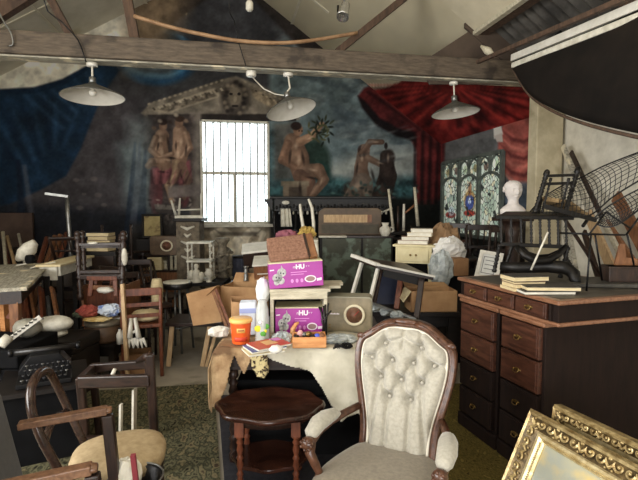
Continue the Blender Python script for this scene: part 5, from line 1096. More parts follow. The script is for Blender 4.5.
# pink-red strip and white paper by the armchair
bn = at(128, 2.0); t = thing('waste_bin', 'dark round bin holding white paper at the bottom edge beside the open armchair', 'bin', bn, RZ)
m = MB(); m.lathe([(.085, 0), (.11, .40), (.118, .41), (.105, .405), (.08, .02), (.001, .02)], n=24, caps=False); m.build('bin_body', metal_b, t); m = MB(); m.lathe([(.117, .405), (.121, .412), (.117, .419), (.112, .412), (.117, .405)], n=24, caps=False); m.build('rim', metal_g, t)
m = MB(); m.bar(Vector((bn.x + .03, bn.y, .03)), W(133, 455, 1.98), .02, .02, (0, 1, 0)); solo(m, 'red_rod', mat('red_rod', (150, 60, 70), rough=.6), 'dull red rod standing in the dark round bin at the bottom edge', 'rod')
m = MB(); m.blob(bn + Vector((-.035, 0, .43)), (.062, .06, .07), 31, .2, 16, smooth=False); solo(m, 'crumpled_paper', paper, 'crumpled white paper in the dark round bin beside the red rod', 'paper')

# ================================================================ left tables
a0, a1 = H(27, 287, .98), H(52, 262.5, .98); dv = (a1 - a0).normalized(); lv = Vector((-dv.y, dv.x, 0)); lv = lv if lv.dot(RT) < 0 else -lv
t = thing('weathered_table', 'grey weathered drop-leaf table piled with white odds at the left edge', 'table', (a0 + (a1 - a0) * .5 + lv * .5) * 1.0, atan2(dv.y, dv.x)); t.location.z = 0
G = lambda a, b, z: Vector((a0.x, a0.y, z)) + dv * a + lv * b
TL = (a1 - a0).length
m = MB(); vs = [G(0, 0, .98), G(TL, 0, .98), G(TL, 1.15, .98), G(0, 1.15, .98)]; m.add(vs + [p - Vector((0, 0, .03)) for p in vs], [(0, 1, 2, 3), (7, 6, 5, 4), (0, 4, 5, 1), (1, 5, 6, 2), (2, 6, 7, 3), (3, 7, 4, 0)]); wb(m, 'table_top', wood_grey, t, bevel=.006)
m = MB(); vs = [G(.06, .05, .945), G(TL - .06, .05, .945), G(TL - .06, 1.1, .945), G(.06, 1.1, .945)]; m.add(vs + [p - Vector((0, 0, .10)) for p in vs], [(0, 1, 2, 3), (7, 6, 5, 4), (0, 4, 5, 1), (1, 5, 6, 2), (2, 6, 7, 3), (3, 7, 4, 0)]); wb(m, 'apron', wood_dark_x, t)
for a, b in ((.10, .10), (.10, 1.05), (TL - .1, .1), (TL - .1, 1.05)): m = MB(); m.bar(G(a, b, .86), G(a, b, 0), .07, .07, w2=.05, h2=.05); wb(m, 'leg', wood_mid if b < .5 and a < .5 else wood_dark, t, bevel=.005)
# narrow pale topped table behind it
q0, q1 = W(63, 266, 4.7), W(72, 263, 5.0); t = thing('pale_topped_table', 'narrow pale topped table with dark legs right of the weathered table', 'table', at(64, 5.1), RZ + .1)
zt_ = W(63, 265, 4.7).z
m = MB(); m.b2(-.12, .12, -.42, .5, zt_ - .025, zt_); m.build('table_top', paper_y, t, bevel=.004)
m = MB(); m.b2(-.0, .075, -.40, -.385, zt_ - .16, zt_ - .025); m.b2(-.10, .10, -.38, .46, zt_ - .12, zt_ - .026); m.build('apron', white_old, t)
for x, y in ((-.02, -.38), (.085, -.36), (-.07, .4), (.085, .4)): m = MB(); m.b2(x - .026, x + .026, y - .026, y + .026, 0, zt_ - .12); m.build('leg', wood_black, t, bevel=.004)
TZ2 = .98
def lt(px, py, z=TZ2): return H(px, py, z)
p = W(26, 253, 4.9); m = MB(); m.tube([W(18, 259, 4.9), W(24, 254, 4.85), W(30, 248, 4.85), W(34.5, 244, 4.85), W(36.5, 246, 4.85)], [.03, .075, .075, .05, .02], 12); m.v = [Vector((q.x, q.y, max(q.z, TZ2 + .002))) for q in m.v]; solo(m, 'white_bundle', white_old, 'white rolled bundle lying on the far end of the weathered table', 'bundle')
p = W(30, 261, 4.75); m = MB(); m.tube([W(27, 259.5, 4.7), W(33, 259, 4.75)], .045, 14); m.v = [Vector((q.x, q.y, max(q.z, TZ2 + .002))) for q in m.v]; solo(m, 'dark_tin', black_m, 'small dark round tin before the white rolled bundle', 'tin')
g = random.Random(5)
for i, (x0, y0, x1, y1, mt) in enumerate(((30, 260, 55, 254, white_old), (32, 262, 53, 256, paper_y), (34, 262.5, 52, 259, wood_pale), (36, 258, 50, 255, wood_light), (16, 261, 30, 257, white_old), (40, 263, 54, 258, paper_y))):
    a, b = W(x0, y0, 4.72 + .02 * i), W(x1, y1, 4.85); sh_ = TZ2 + .012 - a.z; a.z = TZ2 + .012 + .004 * i; b.z = max(b.z + sh_, TZ2 + .02 + .004 * i); m = MB(); m.bar(a, b, .03, .01); solo(m, 'paper_roll', mt, ('white lath lowest of the heap on the weathered table', 'cream lath second in the heap on the weathered table', 'pale grey lath in front of the heap on the weathered table', 'short tan lath at the back of the heap on the weathered table', 'white lath at the near left of the white rolled bundle', 'cream lath overhanging the far corner of the weathered table')[i], 'lath', 'laths heaped on the weathered table')
# sticks standing behind the table
for i, (x0, y0, x1, y1, r, mt, lab) in enumerate(((40, 262, 47, 238, .030, wood_red, 'shortest of the brown poles leaning behind the weathered table'), (46, 264, 55, 236, .030, wood_mid, 'second brown pole leaning behind the weathered table'), (52, 265, 60.5, 235, .032, wood_mid, 'third brown pole leaning behind the weathered table'), (58, 266, 67, 233, .032, wood_red, 'tallest brown pole, nearest the pale topped table'), (5.5, 262, 3, 232, .022, wood_pale, 'pale straight stick near the left edge behind the table'), (14, 262, 7, 236, .02, wood_light, 'pale slanting stick second from the left edge'), (8, 264, 5, 241, .03, wood_red, 'stout brown stick between the two pale sticks'), (23, 255, 18.5, 234, .018, white_old, 'thin white stick standing above the white rolled bundle'), (1, 264, 0, 240, .03, wood_dark, 'dark stick at the very left edge behind the table'))):
    Zs = 5.6 + .07 * i; a, b = W(x0, y0, Zs), W(x1, y1, Zs + .25); d = (a - b).normalized(); a = a + d * (a.z / -d.z) if d.z < -.1 else a
    m = MB(); m.tube([a, b], r, 8); solo(m, 'pole', mt, lab, 'pole', 'poles and sticks standing behind the weathered table')
# boards and oddments under the tables
for i, (x0, y0, x1, y1, w, mt, lab) in enumerate(((31, 328, 26, 292, .05, wood_red, 'red-brown board leftmost under the weathered table'), (37, 326, 31, 290, .05, wood_mid, 'brown board with a pale edge under the weathered table'), (44, 323, 41, 288, .07, wood_red, 'broad brown board in the middle under the weathered table'), (51, 320, 48, 297, .04, metal_g, 'grey strip between the brown boards under the weathered table'), (58, 319, 52, 288, .06, wood_mid, 'brown board nearest the pale topped table leg'))):
    a, b = W(x0, y0, 4.4), W(x1, y1, 4.6); d = (a - b).normalized(); a = a + d * (a.z / -d.z); m = MB(); m.bar(a, b, w, .025, (RT.x, RT.y, 0)); solo(m, 'board', mt, lab, 'board', 'boards leaning under the weathered table')
m = MB(); m.bar(at(5, 3.9), W(5, 291, 3.9), .13, .04, (RT.x, RT.y, 0)); solo(m, 'tan_panel', wood_orange, 'tan wooden panel standing upright at the left edge under the table', 'panel')
m = MB(); m.bar(at(19, 3.85), W(19, 292, 3.85), .06, .04, (RT.x, RT.y, 0)); m.bar(W(8, 318, 3.85), W(22, 300, 3.85), .03, .03); solo(m, 'stand_post', wood_red, 'red-brown post with a short cross piece beside the tan panel', 'post')
m = MB(); m.tube([W(12, 326, 3.8), W(22, 318, 3.8)], .012, 6); solo(m, 'white_rod', white_old, 'thin white rod slanting before the red-brown post', 'rod')
ws = W(27, 340, 3.6)
trunk('black chest added to keep the left edge dark, carrying the typewriter parts', at(-10, 3.42), RZ, .62, .5, W(10, 352, 3.2).z, black_m, 'black_fill_chest', 'chest')  # added dark body that hides the bright floor at the left
trunk('dark chest added to darken the space below the two left tables, behind the typewriter', at(55, 4.0), RZ - .1, .48, .4, W(48, 352, 3.6).z, wood_black, 'dark_fill_chest', 'chest')  # added too, so no bright floor shows below the tables
cz = W(48, 352, 3.6).z; p = at(50, 3.95, cz + .002); m = MB(); m.blob(p + Vector((0, 0, .11)), (.15, .10, .07), 6, .06, 18); m.blob(p + Vector((0, 0, .03)), (.10, .07, .04), 7, .06, 14); solo(m, 'white_cushion', white_old, 'grubby white oval cushion on the dark chest under the weathered table', 'cushion')
cz1 = W(10, 352, 3.2).z
t = thing('white_machine', 'white enamel machine part with a ribbed edge on the black chest', 'machine', at(15, 3.45, cz1 + .002), RZ)
m = MB(); m.blob((.02, .05, .07), (.10, .09, .07), 9, .12, 18); m.build('machine_body', mat('grey_enamel', (120, 116, 104), (160, 156, 142), 9, rough=.5), t)
m = MB(); m.bar((-.02, -.10, .02), (.14, .02, .16), .07, .02); m.build('ribbed_bar', enamel_w, t)
for k in range(7): m = MB(); m.bar((.0 + .02 * k, -.13 + .015 * k, .045 + .0175 * k), (.0 + .02 * k + .05, -.10 + .015 * k + .02, .045 + .0175 * k), .005, .012); m.build('rib', metal_g, t)
m = MB(); m.tube([W(0, 346, 3.25), W(9, 337, 3.3)], .035, 8); m.v = [Vector((q.x, q.y, max(q.z, cz1 + .003))) for q in m.v]; solo(m, 'white_tube', white_old, 'short white tube lying at the left edge on the black chest', 'tube')
# typewriter
key_m = mat('key_black', (36, 36, 38), (60, 60, 62), 30, rough=.25)
twp = W(45, 381, 3.05); t = thing('typewriter', 'old black typewriter with round keys among dark chests at the left', 'typewriter', (twp.x, twp.y, twp.z), RZ + radians(28)); t.scale = (.85, .85, .85)
m = MB(); m.prism([(-.18, 0), (.18, 0), (.18, .06), (.10, .17), (-.10, .17), (-.18, .06)], .20, Matrix(((1, 0, 0, 0), (0, 0, 1, .12), (0, 1, 0, 0), (0, 0, 0, 1)))); m.b2(-.18, .18, -.12, .12, 0, .035); m.build('typewriter_body', metal_b, t, bevel=.006)
m = MB(); m.tube([(-.22, .24, .18), (.22, .24, .18)], .025, 12); m.build('roller', black_leather, t); 
for sx in (-1, 1): m = MB(); m.tube([(sx * .22, .24, .18), (sx * .25, .24, .18)], .03, 12); m.build('roller_knob', metal_b, t)
for r in range(4):
    for k in range(9): m = MB(); x = -.14 + .035 * k + .008 * r; y = -.10 + .045 * r; z = .055 + .022 * r; m.lathe([(.003, -.02), (.003, 0), (.012, .001), (.013, .006), (.010, .007), (.001, .006)], (x, y, z), n=8); m.build('key', key_m if (k + r) % 3 else metal_g, t)  # every third key is paler grey, standing for a glint
m = MB(); m.lathe([(.30, 0), (.30, twp.z - .003)], (0, 0, 0), n=4); 
t2 = thing('low_stool', 'low dark box stool carrying the black typewriter', 'stool', (twp.x, twp.y, 0), RZ + radians(28)); m = MB(); m.b2(-.25, .25, -.16, .38, twp.z - .03, twp.z - .002); m.build('stool_top', wood_black, t2); m = MB(); m.b2(-.22, .22, -.13, .35, 0, twp.z - .03); m.build('stool_box', black_m, t2)
# ================================================================ chair maker
def chair(label, group, w=.42, d=.42, sh=.45, bh=.92, mt=wood_dark, smt=None, rails=3, spind=False, turned=True, nm='dining_chair'):
    t = thing(nm, label, 'chair', (0, 0, 0), 0, group)
    m = MB(); vs = [(-w / 2, -d / 2), (w / 2, -d / 2), (w * .44, d / 2), (-w * .44, d / 2)]; m.prism(vs, .035, Matrix.Translation((0, 0, sh - .035))); m.build('seat', smt or mt, t, bevel=.008)
    for sx in (-1, 1):
        m = MB(); a = (sx * (w / 2 - .03), -d / 2 + .03, sh - .035); b = (sx * (w / 2 - .02), -d / 2 + .02, 0)
        m.turned(a, b, .021, 3, 8) if turned else m.bar(a, b, .035, .035, w2=.025, h2=.025); m.build('leg', mt, t)
        m = MB(); m.tube([(sx * w * .42, d / 2 + .05, 0), (sx * w * .42, d / 2 - .02, sh * .6), (sx * w * .42, d / 2 - .02, sh), (sx * w * .43, d / 2 + .07, bh)], [.017, .02, .02, .015], 8); m.build('back_post', mt, t)
        m = MB(); m.tube([(sx * (w / 2 - .03), -d / 2 + .03, .16), (sx * w * .42, d / 2 + .02, .16)], .010, 6); m.build('stretcher', mt, t)
    m = MB(); m.bar((-w * .43, d / 2 + .065, bh - .03), (w * .43, d / 2 + .065, bh - .03), .02, .07); m.build('top_rail', mt, t, bevel=.006)
    for k in range(rails - 1): z = sh + (bh - sh) * (k + .8) / (rails + .2); m = MB(); y = d / 2 - .02 + .09 * (z - sh) / (bh - sh); m.bar((-w * .42, y, z), (w * .42, y, z), .014, .035); m.build('back_rail', mt, t)
    if spind:
        for k in range(4): x = w * (-.27 + .18 * k); m = MB(); m.tube([(x, d / 2 + .0, sh + .12), (x, d / 2 + .065, bh - .06)], .008, 6); m.build('spindle', mt, t)
    return t
def put(t, p, rot, label=None):
    t.location = p; t.rotation_euler = rot if hasattr(rot, '__len__') else (0, 0, rot)
    return t
GRP = 'dark chairs stacked on the left'
# big turned frame chair standing high on a table
t = thing('turned_chair_frame', 'big dark turned chair frame without a seat, standing high beside the poles', 'chair', at(101, 4.75, W(101, 300, 4.75).z), RZ)
for a, b, r in (((80.5, 300, 4.6), (77.5, 234, 4.6), .034), ((86, 298, 5.0), (82.5, 233, 5.0), .03), ((122, 300, 4.6), (123.5, 234, 4.6), .036), ((119, 298, 5.0), (121, 236, 5.0), .03)): m = MB(); m.turned(W(*a), W(*b), r, 4, 10); m.ell(W(*b), r, 8); wb(m, 'post', wood_dark, t)
for y, w in ((244.5, .05), (272, .05), (277, .07)): m = MB(); m.bar(W(79, y, 4.6), W(123, y - .5, 4.6), .04, w * .7); wb(m, 'rail', wood_dark_x, t, bevel=.006)
m = MB(); m.bar(W(82, 246, 5.0), W(121, 246, 5.0), .04, .04); wb(m, 'rail', wood_dark_x, t); m = MB(); m.bar(W(85, 277, 5.0), W(120, 277, 5.0), .04, .04); wb(m, 'rail', wood_dark_x, t)
m = MB(); m.bar(W(80, 275, 4.6), W(86, 273, 5.0), .035, .05); wb(m, 'rail', wood_dark, t); m = MB(); m.bar(W(122.5, 275, 4.6), W(119, 273, 5.0), .035, .05); wb(m, 'rail', wood_dark, t)
m = MB(); m.ell(W(124.5, 257, 4.58), (.03, .03, .09), 10); solo(m, 'white_rag', white_old, 'white cloth knot hung on the right post of the big turned chair frame', 'cloth')
m = MB(); m.blob(W(93, 243, 4.58), (.05, .03, .014), 2, .2, 12); solo(m, 'white_scrap', white_old, 'white scrap lying on the top rail of the turned chair frame', 'scrap')
# work bench of boxes under it
bz_ = W(100, 349, 4.2).z
t = thing('black_table', 'low black table under the stacked boxes and the turned chair frame', 'table', at(100, 4.55), RZ)
m = MB(); m.b2(-.30, .24, -.32, .5, bz_ - .03, bz_); m.build('table_top', wood_black, t); m = MB(); m.b2(-.28, .22, -.28, .48, bz_ - .12, bz_ - .03); m.build('apron', wood_black, t)
for x in (-.26, .2):
    for y in (-.28, .46): m = MB(); m.b2(x - .025, x + .025, y - .025, y + .025, 0, bz_ - .03); m.build('leg', wood_black, t)
p = at(100, 4.4, bz_ + .002); t = thing('hat_box', 'round brown leather drum box with a grey lid on the low black table', 'box', p, RZ)
m = MB(); m.lathe([(.15, 0), (.16, .02), (.16, .16)], n=28); m.build('box_body', mat('old_leather', (72, 52, 38), (98, 74, 54), 14, rough=.5), t); m = MB(); m.lathe([(.165, .155), (.17, .165), (.165, .2), (.1, .212), (.001, .214)], n=28); m.build('lid', mat('pewter', (120, 112, 98), (150, 140, 124), 10, rough=.35, metal=.4), t)
bx0, bx1 = W(78, 303, 4.35), W(122, 303, 4.35)
t = thing('wooden_box', 'brown wooden box holding cloth and papers, above the round drum box', 'box', at(100, 4.6, bz_ + .002), RZ)
zd0, zd1 = W(100, 322, 4.3).z - bz_, W(100, 296, 4.3).z - bz_; hw2 = (bx1 - bx0).length / 2
m = MB(); m.b2(-hw2, hw2, -.0, .40, zd0, zd0 + .02); m.build('bottom_board', wood_mid, t); m = MB(); m.b2(-hw2, hw2, .06, .08, zd0 + .02, zd1); m.build('front_board', wood_red, t, bevel=.003)
for sx in (-1, 1): m = MB(); m.b2(sx * hw2 - .012, sx * hw2 + .012, .0, .42, 0, zd1 + .03); m.build('side_board', wood_mid, t, bevel=.003)
m = MB(); m.b2(-hw2, hw2, .40, .42, 0, zd1); m.build('back_board', wood_dark_x, t)
zt0 = bz_ + zd0 + .024
fl = [('red_cloth', (88, 311), (.09, .06, .05), mat('red_cloth', (130, 52, 44), (160, 80, 66), 8, rough=.9), 'folded red cloth at the front of the brown wooden box'), ('print_bag', (110, 310), (.10, .06, .055), mat('blue_print', (186, 194, 206), (90, 110, 160), 12, rough=.7, contrast=(.5, .62)), 'white and blue printed bag at the front of the brown wooden box'), ('green_cloth', (80, 314), (.06, .05, .03), mat('green_cloth', (66, 76, 60), (96, 104, 84), 8, rough=.9), 'dull green rag left of the red cloth'), ('yellow_plate', (97, 319), (.12, .07, .018), mat('straw', (190, 156, 86), (222, 200, 146), 14, rough=.7), 'yellow straw mat below the red cloth')]
for i, (nm, (px, py), r, mt, lab) in enumerate(fl):
    c = W(px, py, 4.33); m = MB(); m.blob(c, r, 40 + i, .32, 20, freq=4, smooth=False); solo(m, nm, mt, lab, 'cloth')
t = thing('small_stool', 'small brown stool frame with white cloth standing on the brown wooden box', 'stool', W(101, 294, 4.6), RZ)
for a, b in (((90, 296), (92, 277)), ((116, 296), (115, 278)), ((95, 296, 4.9), (96, 279, 4.9)), ((112, 296, 4.9), (112, 279, 4.9))):
    Z1 = a[2] if len(a) > 2 else 4.6; m = MB(); m.bar(W(a[0], a[1], Z1), W(b[0], b[1], Z1), .04, .04); wb(m, 'leg', wood_red, t, bevel=.004)
m = MB(); m.bar(W(88, 278, 4.6), W(118, 278, 4.6), .06, .04); wb(m, 'rail', wood_red, t, bevel=.004); m = MB(); m.bar(W(92, 287, 4.6), W(114, 288, 4.6), .03, .04); wb(m, 'rail', wood_mid, t)
m = MB(); m.blob(W(105, 290, 4.55), (.075, .05, .03), 51, .2, 14); solo(m, 'white_rag', white_p, 'white rag on the small brown stool frame', 'rag')
m = MB(); vs = [W(120.5, 284, 4.3), W(124.5, 284, 4.3), W(125, 350, 4.3), W(121, 350, 4.3)]; m.bar(W(122.5, 284, 4.25), at(123, 4.2), .035, .03, (RT.x, RT.y, 0)); solo(m, 'pale_post', wood_light, 'pale wooden post at the right end of the brown wooden box', 'post')
m = MB(); m.blob(at(120, 4.3, bz_ + .06), (.05, .04, .06), 61, .25, 14, smooth=False); solo(m, 'plastic_scrap', plastic_g, 'crumpled white plastic at the corner of the low black table', 'plastic')
# brown chair with cushion and hanging gloves
bc = chair('brown chair with a cream cushion and white gloves hung on it, left of the aisle', GRP, .40, .40, W(140, 326, 4.4).z, W(140, 288, 4.4).z, wood_red, rails=3, turned=False); p = at(139, 4.55); put(bc, (p.x, p.y, 0), RZ + radians(200))
p = at(144, 4.5, W(140, 326, 4.4).z + .003); m = MB(); m.blob(p + Vector((0, 0, .06)), (.14, .13, .055), 70, .12, 18); solo(m, 'cream_cushion', paper_y, 'cream cushion lying on the brown chair left of the aisle', 'cushion')
for i, (dx, x1, lab) in enumerate(((0, 134, 'left one of the white gloves hanging by the brown chair'), (4, 142, 'right one of the white gloves hanging by the brown chair'))):
    t = thing('glove', lab, 'glove', W(131 + dx, 352, 4.3), RZ, 'white gloves')
    a, b = W(131 + dx, 318, 4.33), W(x1 - 4 + dx * .2, 338, 4.30); m = MB(); m.tube([a, a.lerp(b, .5), b], [.03, .04, .05], 10, sq=.5); wb(m, 'palm', white_p, t)
    for k in range(4): c = b + RT * (-.03 + .022 * k); m = MB(); m.tube([c, c + Vector((0, 0, -.05)) + RT * (.01 * (k - 1)), c + Vector((0, 0, -.10 + .012 * abs(k - 1.5))) + RT * (.016 * (k - 1))], [.014, .012, .007], 7); wb(m, 'finger', white_p, t)
    m = MB(); c = a.lerp(b, .6); m.tube([c, c + RT * -.05 + Vector((0, 0, -.03)), c + RT * -.065 + Vector((0, 0, -.08))], [.016, .013, .008], 7); wb(m, 'thumb', white_p, t)
p = at(155, 4.9); m = MB(); n_ = 20
t = thing('straw_bag', 'tan straw bag standing behind the brown chair with the cushion', 'bag', (p.x, p.y, .58), RZ)
m.lathe([(.05, 0), (.07, .02), (.075, .2), (.06, .26), (.05, .27)], n=16, sx=.8); m.build('bag_body', paper_y, t)
t2 = thing('dark_stool', 'dark stool under the tan straw bag', 'stool', (p.x, p.y, 0), RZ); m = MB(); m.lathe([(.14, .55), (.15, .56), (.15, .575), (.14, .579)], n=18); m.build('stool_top', wood_dark, t2)
for k in range(3): a = 2.1 * k; m = MB(); m.tube([(.1 * cos(a), .1 * sin(a), .55), (.14 * cos(a), .14 * sin(a), 0)], .014, 7); m.build('leg', wood_dark, t2)
# dark chairs further back on the left
ck = chair('dark rail-back chair on the floor nearest the big turned chair frame', GRP, mt=wood_dark); p = at(128, 5.6); put(ck, (p.x, p.y, 0), RZ + radians(160))
for lab, px, Z, z, rot in (('dark rail-back chair upended on a low chest below the painted blue curtain', 116, 6.5, 1.35, (pi, 0, RZ + .4)), ('dark rail-back chair standing behind the poles', 58, 6.75, 0, (0, 0, RZ + 2.6)), ('dark rail-back chair standing in front of the vintage radio shelf', 137, 6.3, 0, (0, 0, RZ + 3.4)), ('dark rail-back chair standing at the far left wall end', 10, 6.2, 0, (0, 0, RZ + 2.2)), ('dark rail-back chair lying on its side by the brown board', 86, 6.6, .75, (0, pi / 2, RZ + .3))):
    q = copy_tree(ck, lab, GRP, at(px, Z, z), rot)
trunk('stack base chest behind the big turned chair frame', at(84, 6.4), RZ, .7, .5, .55, wood_dark, 'old_chest', 'chest')['label'] = 'old dark chest on the floor under the chair lying on its side'
trunk('', at(116, 6.5), RZ + .2, .6, .45, .42, wood_dark, 'old_chest', 'chest')['label'] = 'low dark chest under the upended rail-back chair'
trunk('tall dark chest in the far left corner before the brown board', at(6, 6.9), RZ, .7, .4, 1.0, wood_black, 'old_chest', 'chest')
m = MB(); a = V(-14, 213, 7.9); b = V(33, 213, 7.9); m.b2(a.x, b.x, 7.86, 7.92, 0, a.z); solo(m, 'brown_board', mat('brown_panel', (66, 50, 42), (82, 64, 54), 6, rough=.8), 'tall brown board standing against the back wall at the far left', 'board')
# stack of old books on dark chair
p = at(100, 5.9); zb_ = .95
t2 = thing('dark_cabinet', 'dark cabinet carrying the old brown books behind the turned chair frame', 'cabinet', (p.x, p.y, 0), RZ); m = MB(); m.b2(-.24, .24, -.15, .2, 0, zb_ + .10); m.build('cabinet_body', wood_black, t2); m = MB(); m.b2(-.22, .22, -.165, -.15, .05, zb_ + .05); m.build('door', wood_dark, t2)
for k in range(5): book(('lowest of the five old brown books on the dark cabinet', 'second lowest of the five old brown books on the dark cabinet', 'middle one of the five old brown books on the dark cabinet', 'second from the top of the five old brown books', 'topmost of the five old brown books on the dark cabinet')[k], (p.x + .01 * (k % 2), p.y, zb_ + .102 + .046 * k), RZ + .1 * (k % 3 - 1), .28 - .02 * (k % 2), .2, .045, (cov_b, cov_k, mat('cover_maroon', (92, 44, 40), rough=.6))[k % 3], 'old brown books on the dark cabinet')
# angled floor lamp arm
t = thing('angle_lamp', 'grey floor lamp pole with a level arm before the painted blue curtain', 'lamp', at(70, 6.0), RZ)
m = MB(); m.tube([at(70.5, 6.0, .03), W(70, 240, 6.0), W(68, 215, 6.0), W(67, 196, 6.0)], .026, 8); wb(m, 'pole', metal_g, t); m = MB(); m.bar(W(68, 196.5, 6.0), W(45, 193.5, 5.9), .05, .03); wb(m, 'arm', metal_g, t); m = MB(); m.lathe([(.15, 0), (.15, .02), (.03, .04)], (0, 0, 0), n=18); m.build('base', metal_b, t)
# patterned rug, mustard carpet
def rug(name, mtl, pts, lab, z=.006):
    m = MB(); P_ = [H(x, y, 0) for x, y in pts]; c = sum(P_, Vector()) / 4; vs = [Vector((p.x, p.y, z)) for p in P_]; m.add(vs + [Vector((p.x, p.y, .0005)) for p in P_], [(0, 1, 2, 3), (7, 6, 5, 4), (0, 4, 5, 1), (1, 5, 6, 2), (2, 6, 7, 3), (3, 7, 4, 0)]); return solo(m, name, mtl, lab, 'rug')
def rug_mat(name, cols, sc):
    m = D.materials.new(name); m.use_nodes = True; N = m.node_tree.nodes; L = m.node_tree.links; b = N['Principled BSDF']; b.inputs['Roughness'].default_value = .95; b.inputs['Specular IOR Level'].default_value = .1
    tc = N.new('ShaderNodeTexCoord'); mp = N.new('ShaderNodeMapping'); mp.inputs['Scale'].default_value = (sc, sc * .6, sc); mp.inputs['Rotation'].default_value = (0, 0, .3); L.new(tc.outputs['Object'], mp.inputs[0])
    vo = N.new('ShaderNodeTexVoronoi'); vo.feature = 'DISTANCE_TO_EDGE'; vo.inputs['Scale'].default_value = 1; L.new(mp.outputs[0], vo.inputs['Vector']); nz = N.new('ShaderNodeTexNoise'); nz.inputs['Scale'].default_value = 2.4; nz.inputs['Detail'].default_value = 5; L.new(mp.outputs[0], nz.inputs['Vector'])
    ad = N.new('ShaderNodeMath'); ad.operation = 'MULTIPLY_ADD'; L.new(vo.outputs['Distance'], ad.inputs[0]); ad.inputs[1].default_value = .8; L.new(nz.outputs['Fac'], ad.inputs[2])
    rp = N.new('ShaderNodeValToRGB'); e = rp.color_ramp.elements; e[0].position = .36; e[1].position = .86
    e[0].color = (*lin(cols[0]), 1); e[1].color = (*lin(cols[-1]), 1)
    for k in range(1, len(cols) - 1): e.new(.36 + .5 * k / (len(cols) - 1)).color = (*lin(cols[k]), 1)
    L.new(ad.outputs[0], rp.inputs[0]); L.new(rp.outputs[0], b.inputs['Base Color']); return m
rug('patterned_rug', rug_mat('rug_pattern', [(30, 28, 22), (110, 106, 82), (50, 52, 40), (126, 116, 88), (68, 56, 44)], 10), [(10, 396), (214, 384), (226, 560), (-60, 560)], 'worn green and brown patterned rug in the aisle')  # left part stretched over the lit floor to keep that corner dark
rug('mustard_carpet', rug_mat('carpet_mustard', [(58, 50, 26), (108, 94, 50), (76, 68, 36), (122, 106, 58)], 22), [(372, 384), (470, 384), (640, 560), (372, 560)], 'mustard carpet under the armchair and beside the desk')

rug('shade_sheet', dark_cloth, [(218, 396), (368, 388), (366, 560), (230, 560)], 'plain dark sheet added as shade on the floor under the coffee table')  # dark sheet laid in place of the shadow below the coffee table
# more old furniture and oddments packed into the left side
ex = chair('small dark spindle-back chair wedged behind the brown cushioned chair', GRP, .38, .38, .44, .86, wood_dark, rails=2, spind=True, nm='spindle_back_chair'); p = at(126, 5.05); put(ex, (p.x, p.y, 0), RZ + radians(35))
q = copy_tree(ex, 'small dark spindle-back chair standing by the bar stool', GRP, at(163, 6.2), RZ + radians(80))
q = copy_tree(ex, 'small dark spindle-back chair tipped forward beside the pale topped table', GRP, at(72, 6.0, .62), (radians(62), 0, RZ + radians(20)))
trunk('', at(73, 6.0), RZ, .5, .4, .56, wood_dark, 'old_chest', 'chest')['label'] = 'brown chest under the chair tipped beside the pale topped table'
g = random.Random(21)
for i, (px, Z, z, mt, lab) in enumerate(((66, 4.1, 0, wood_mid, 'brown crate on the floor below the pale topped table'), (132, 4.5, 0, card_d, 'dull cardboard crate on the floor under the brown cushioned chair'))):
    t = thing('small_crate', lab, 'crate', at(px, Z, z), RZ + .2 * i, 'small crates on the floor'); m = MB()
    w, d_, h = .26, .22, .2
    for nm, b_ in (('side_board', (-w / 2, w / 2, -d_ / 2, -d_ / 2 + .012, 0, h)), ('side_board', (-w / 2, w / 2, d_ / 2 - .012, d_ / 2, 0, h)), ('end_board', (-w / 2, -w / 2 + .012, -d_ / 2 + .012, d_ / 2 - .012, 0, h)), ('end_board', (w / 2 - .012, w / 2, -d_ / 2 + .012, d_ / 2 - .012, 0, h)), ('bottom_board', (-w / 2 + .012, w / 2 - .012, -d_ / 2 + .012, d_ / 2 - .012, 0, .012))): m = MB(); m.b2(*b_); m.build(nm, mt, t, bevel=.002)
bt = D.objects.get
for i, (px, r, h, mt, lab) in enumerate(((78, .035, .16, glass_m, 'clear glass bottle at the left end of the low black table'), (86, .03, .13, metal_g, 'grey metal flask at the front of the low black table'), (116, .03, .15, enamel_w, 'white flask at the right end of the low black table'))):
    p = at(px, 4.27, bz_ + .001); t = thing('bottle', lab, 'bottle', p, RZ, 'flasks on the low black table'); m = MB(); m.lathe([(r, 0), (r, h * .6), (r * .4, h * .8), (r * .4, h * .95)], n=14); m.build('bottle_body', mt, t); m = MB(); m.lathe([(r * .48, h * .93), (r * .48, h)], n=12); m.build('cap', metal_b, t)
for i, (x, y, r, lab) in enumerate(((.05, -.27, .03, 'white cup on the near edge of the low black table'), (-.16, -.28, .026, 'small white jar on the near edge of the low black table'))):
    p = at(100, 4.55) + RT * x + F0 * y; t = thing('cup', lab, 'cup', (p.x, p.y, bz_ + .001), RZ); m = MB(); m.lathe([(r * .7, 0), (r, .05), (r * .93, .05), (r * .65, .006), (.001, .006)], n=14); m.build('cup_body', enamel_w, t)
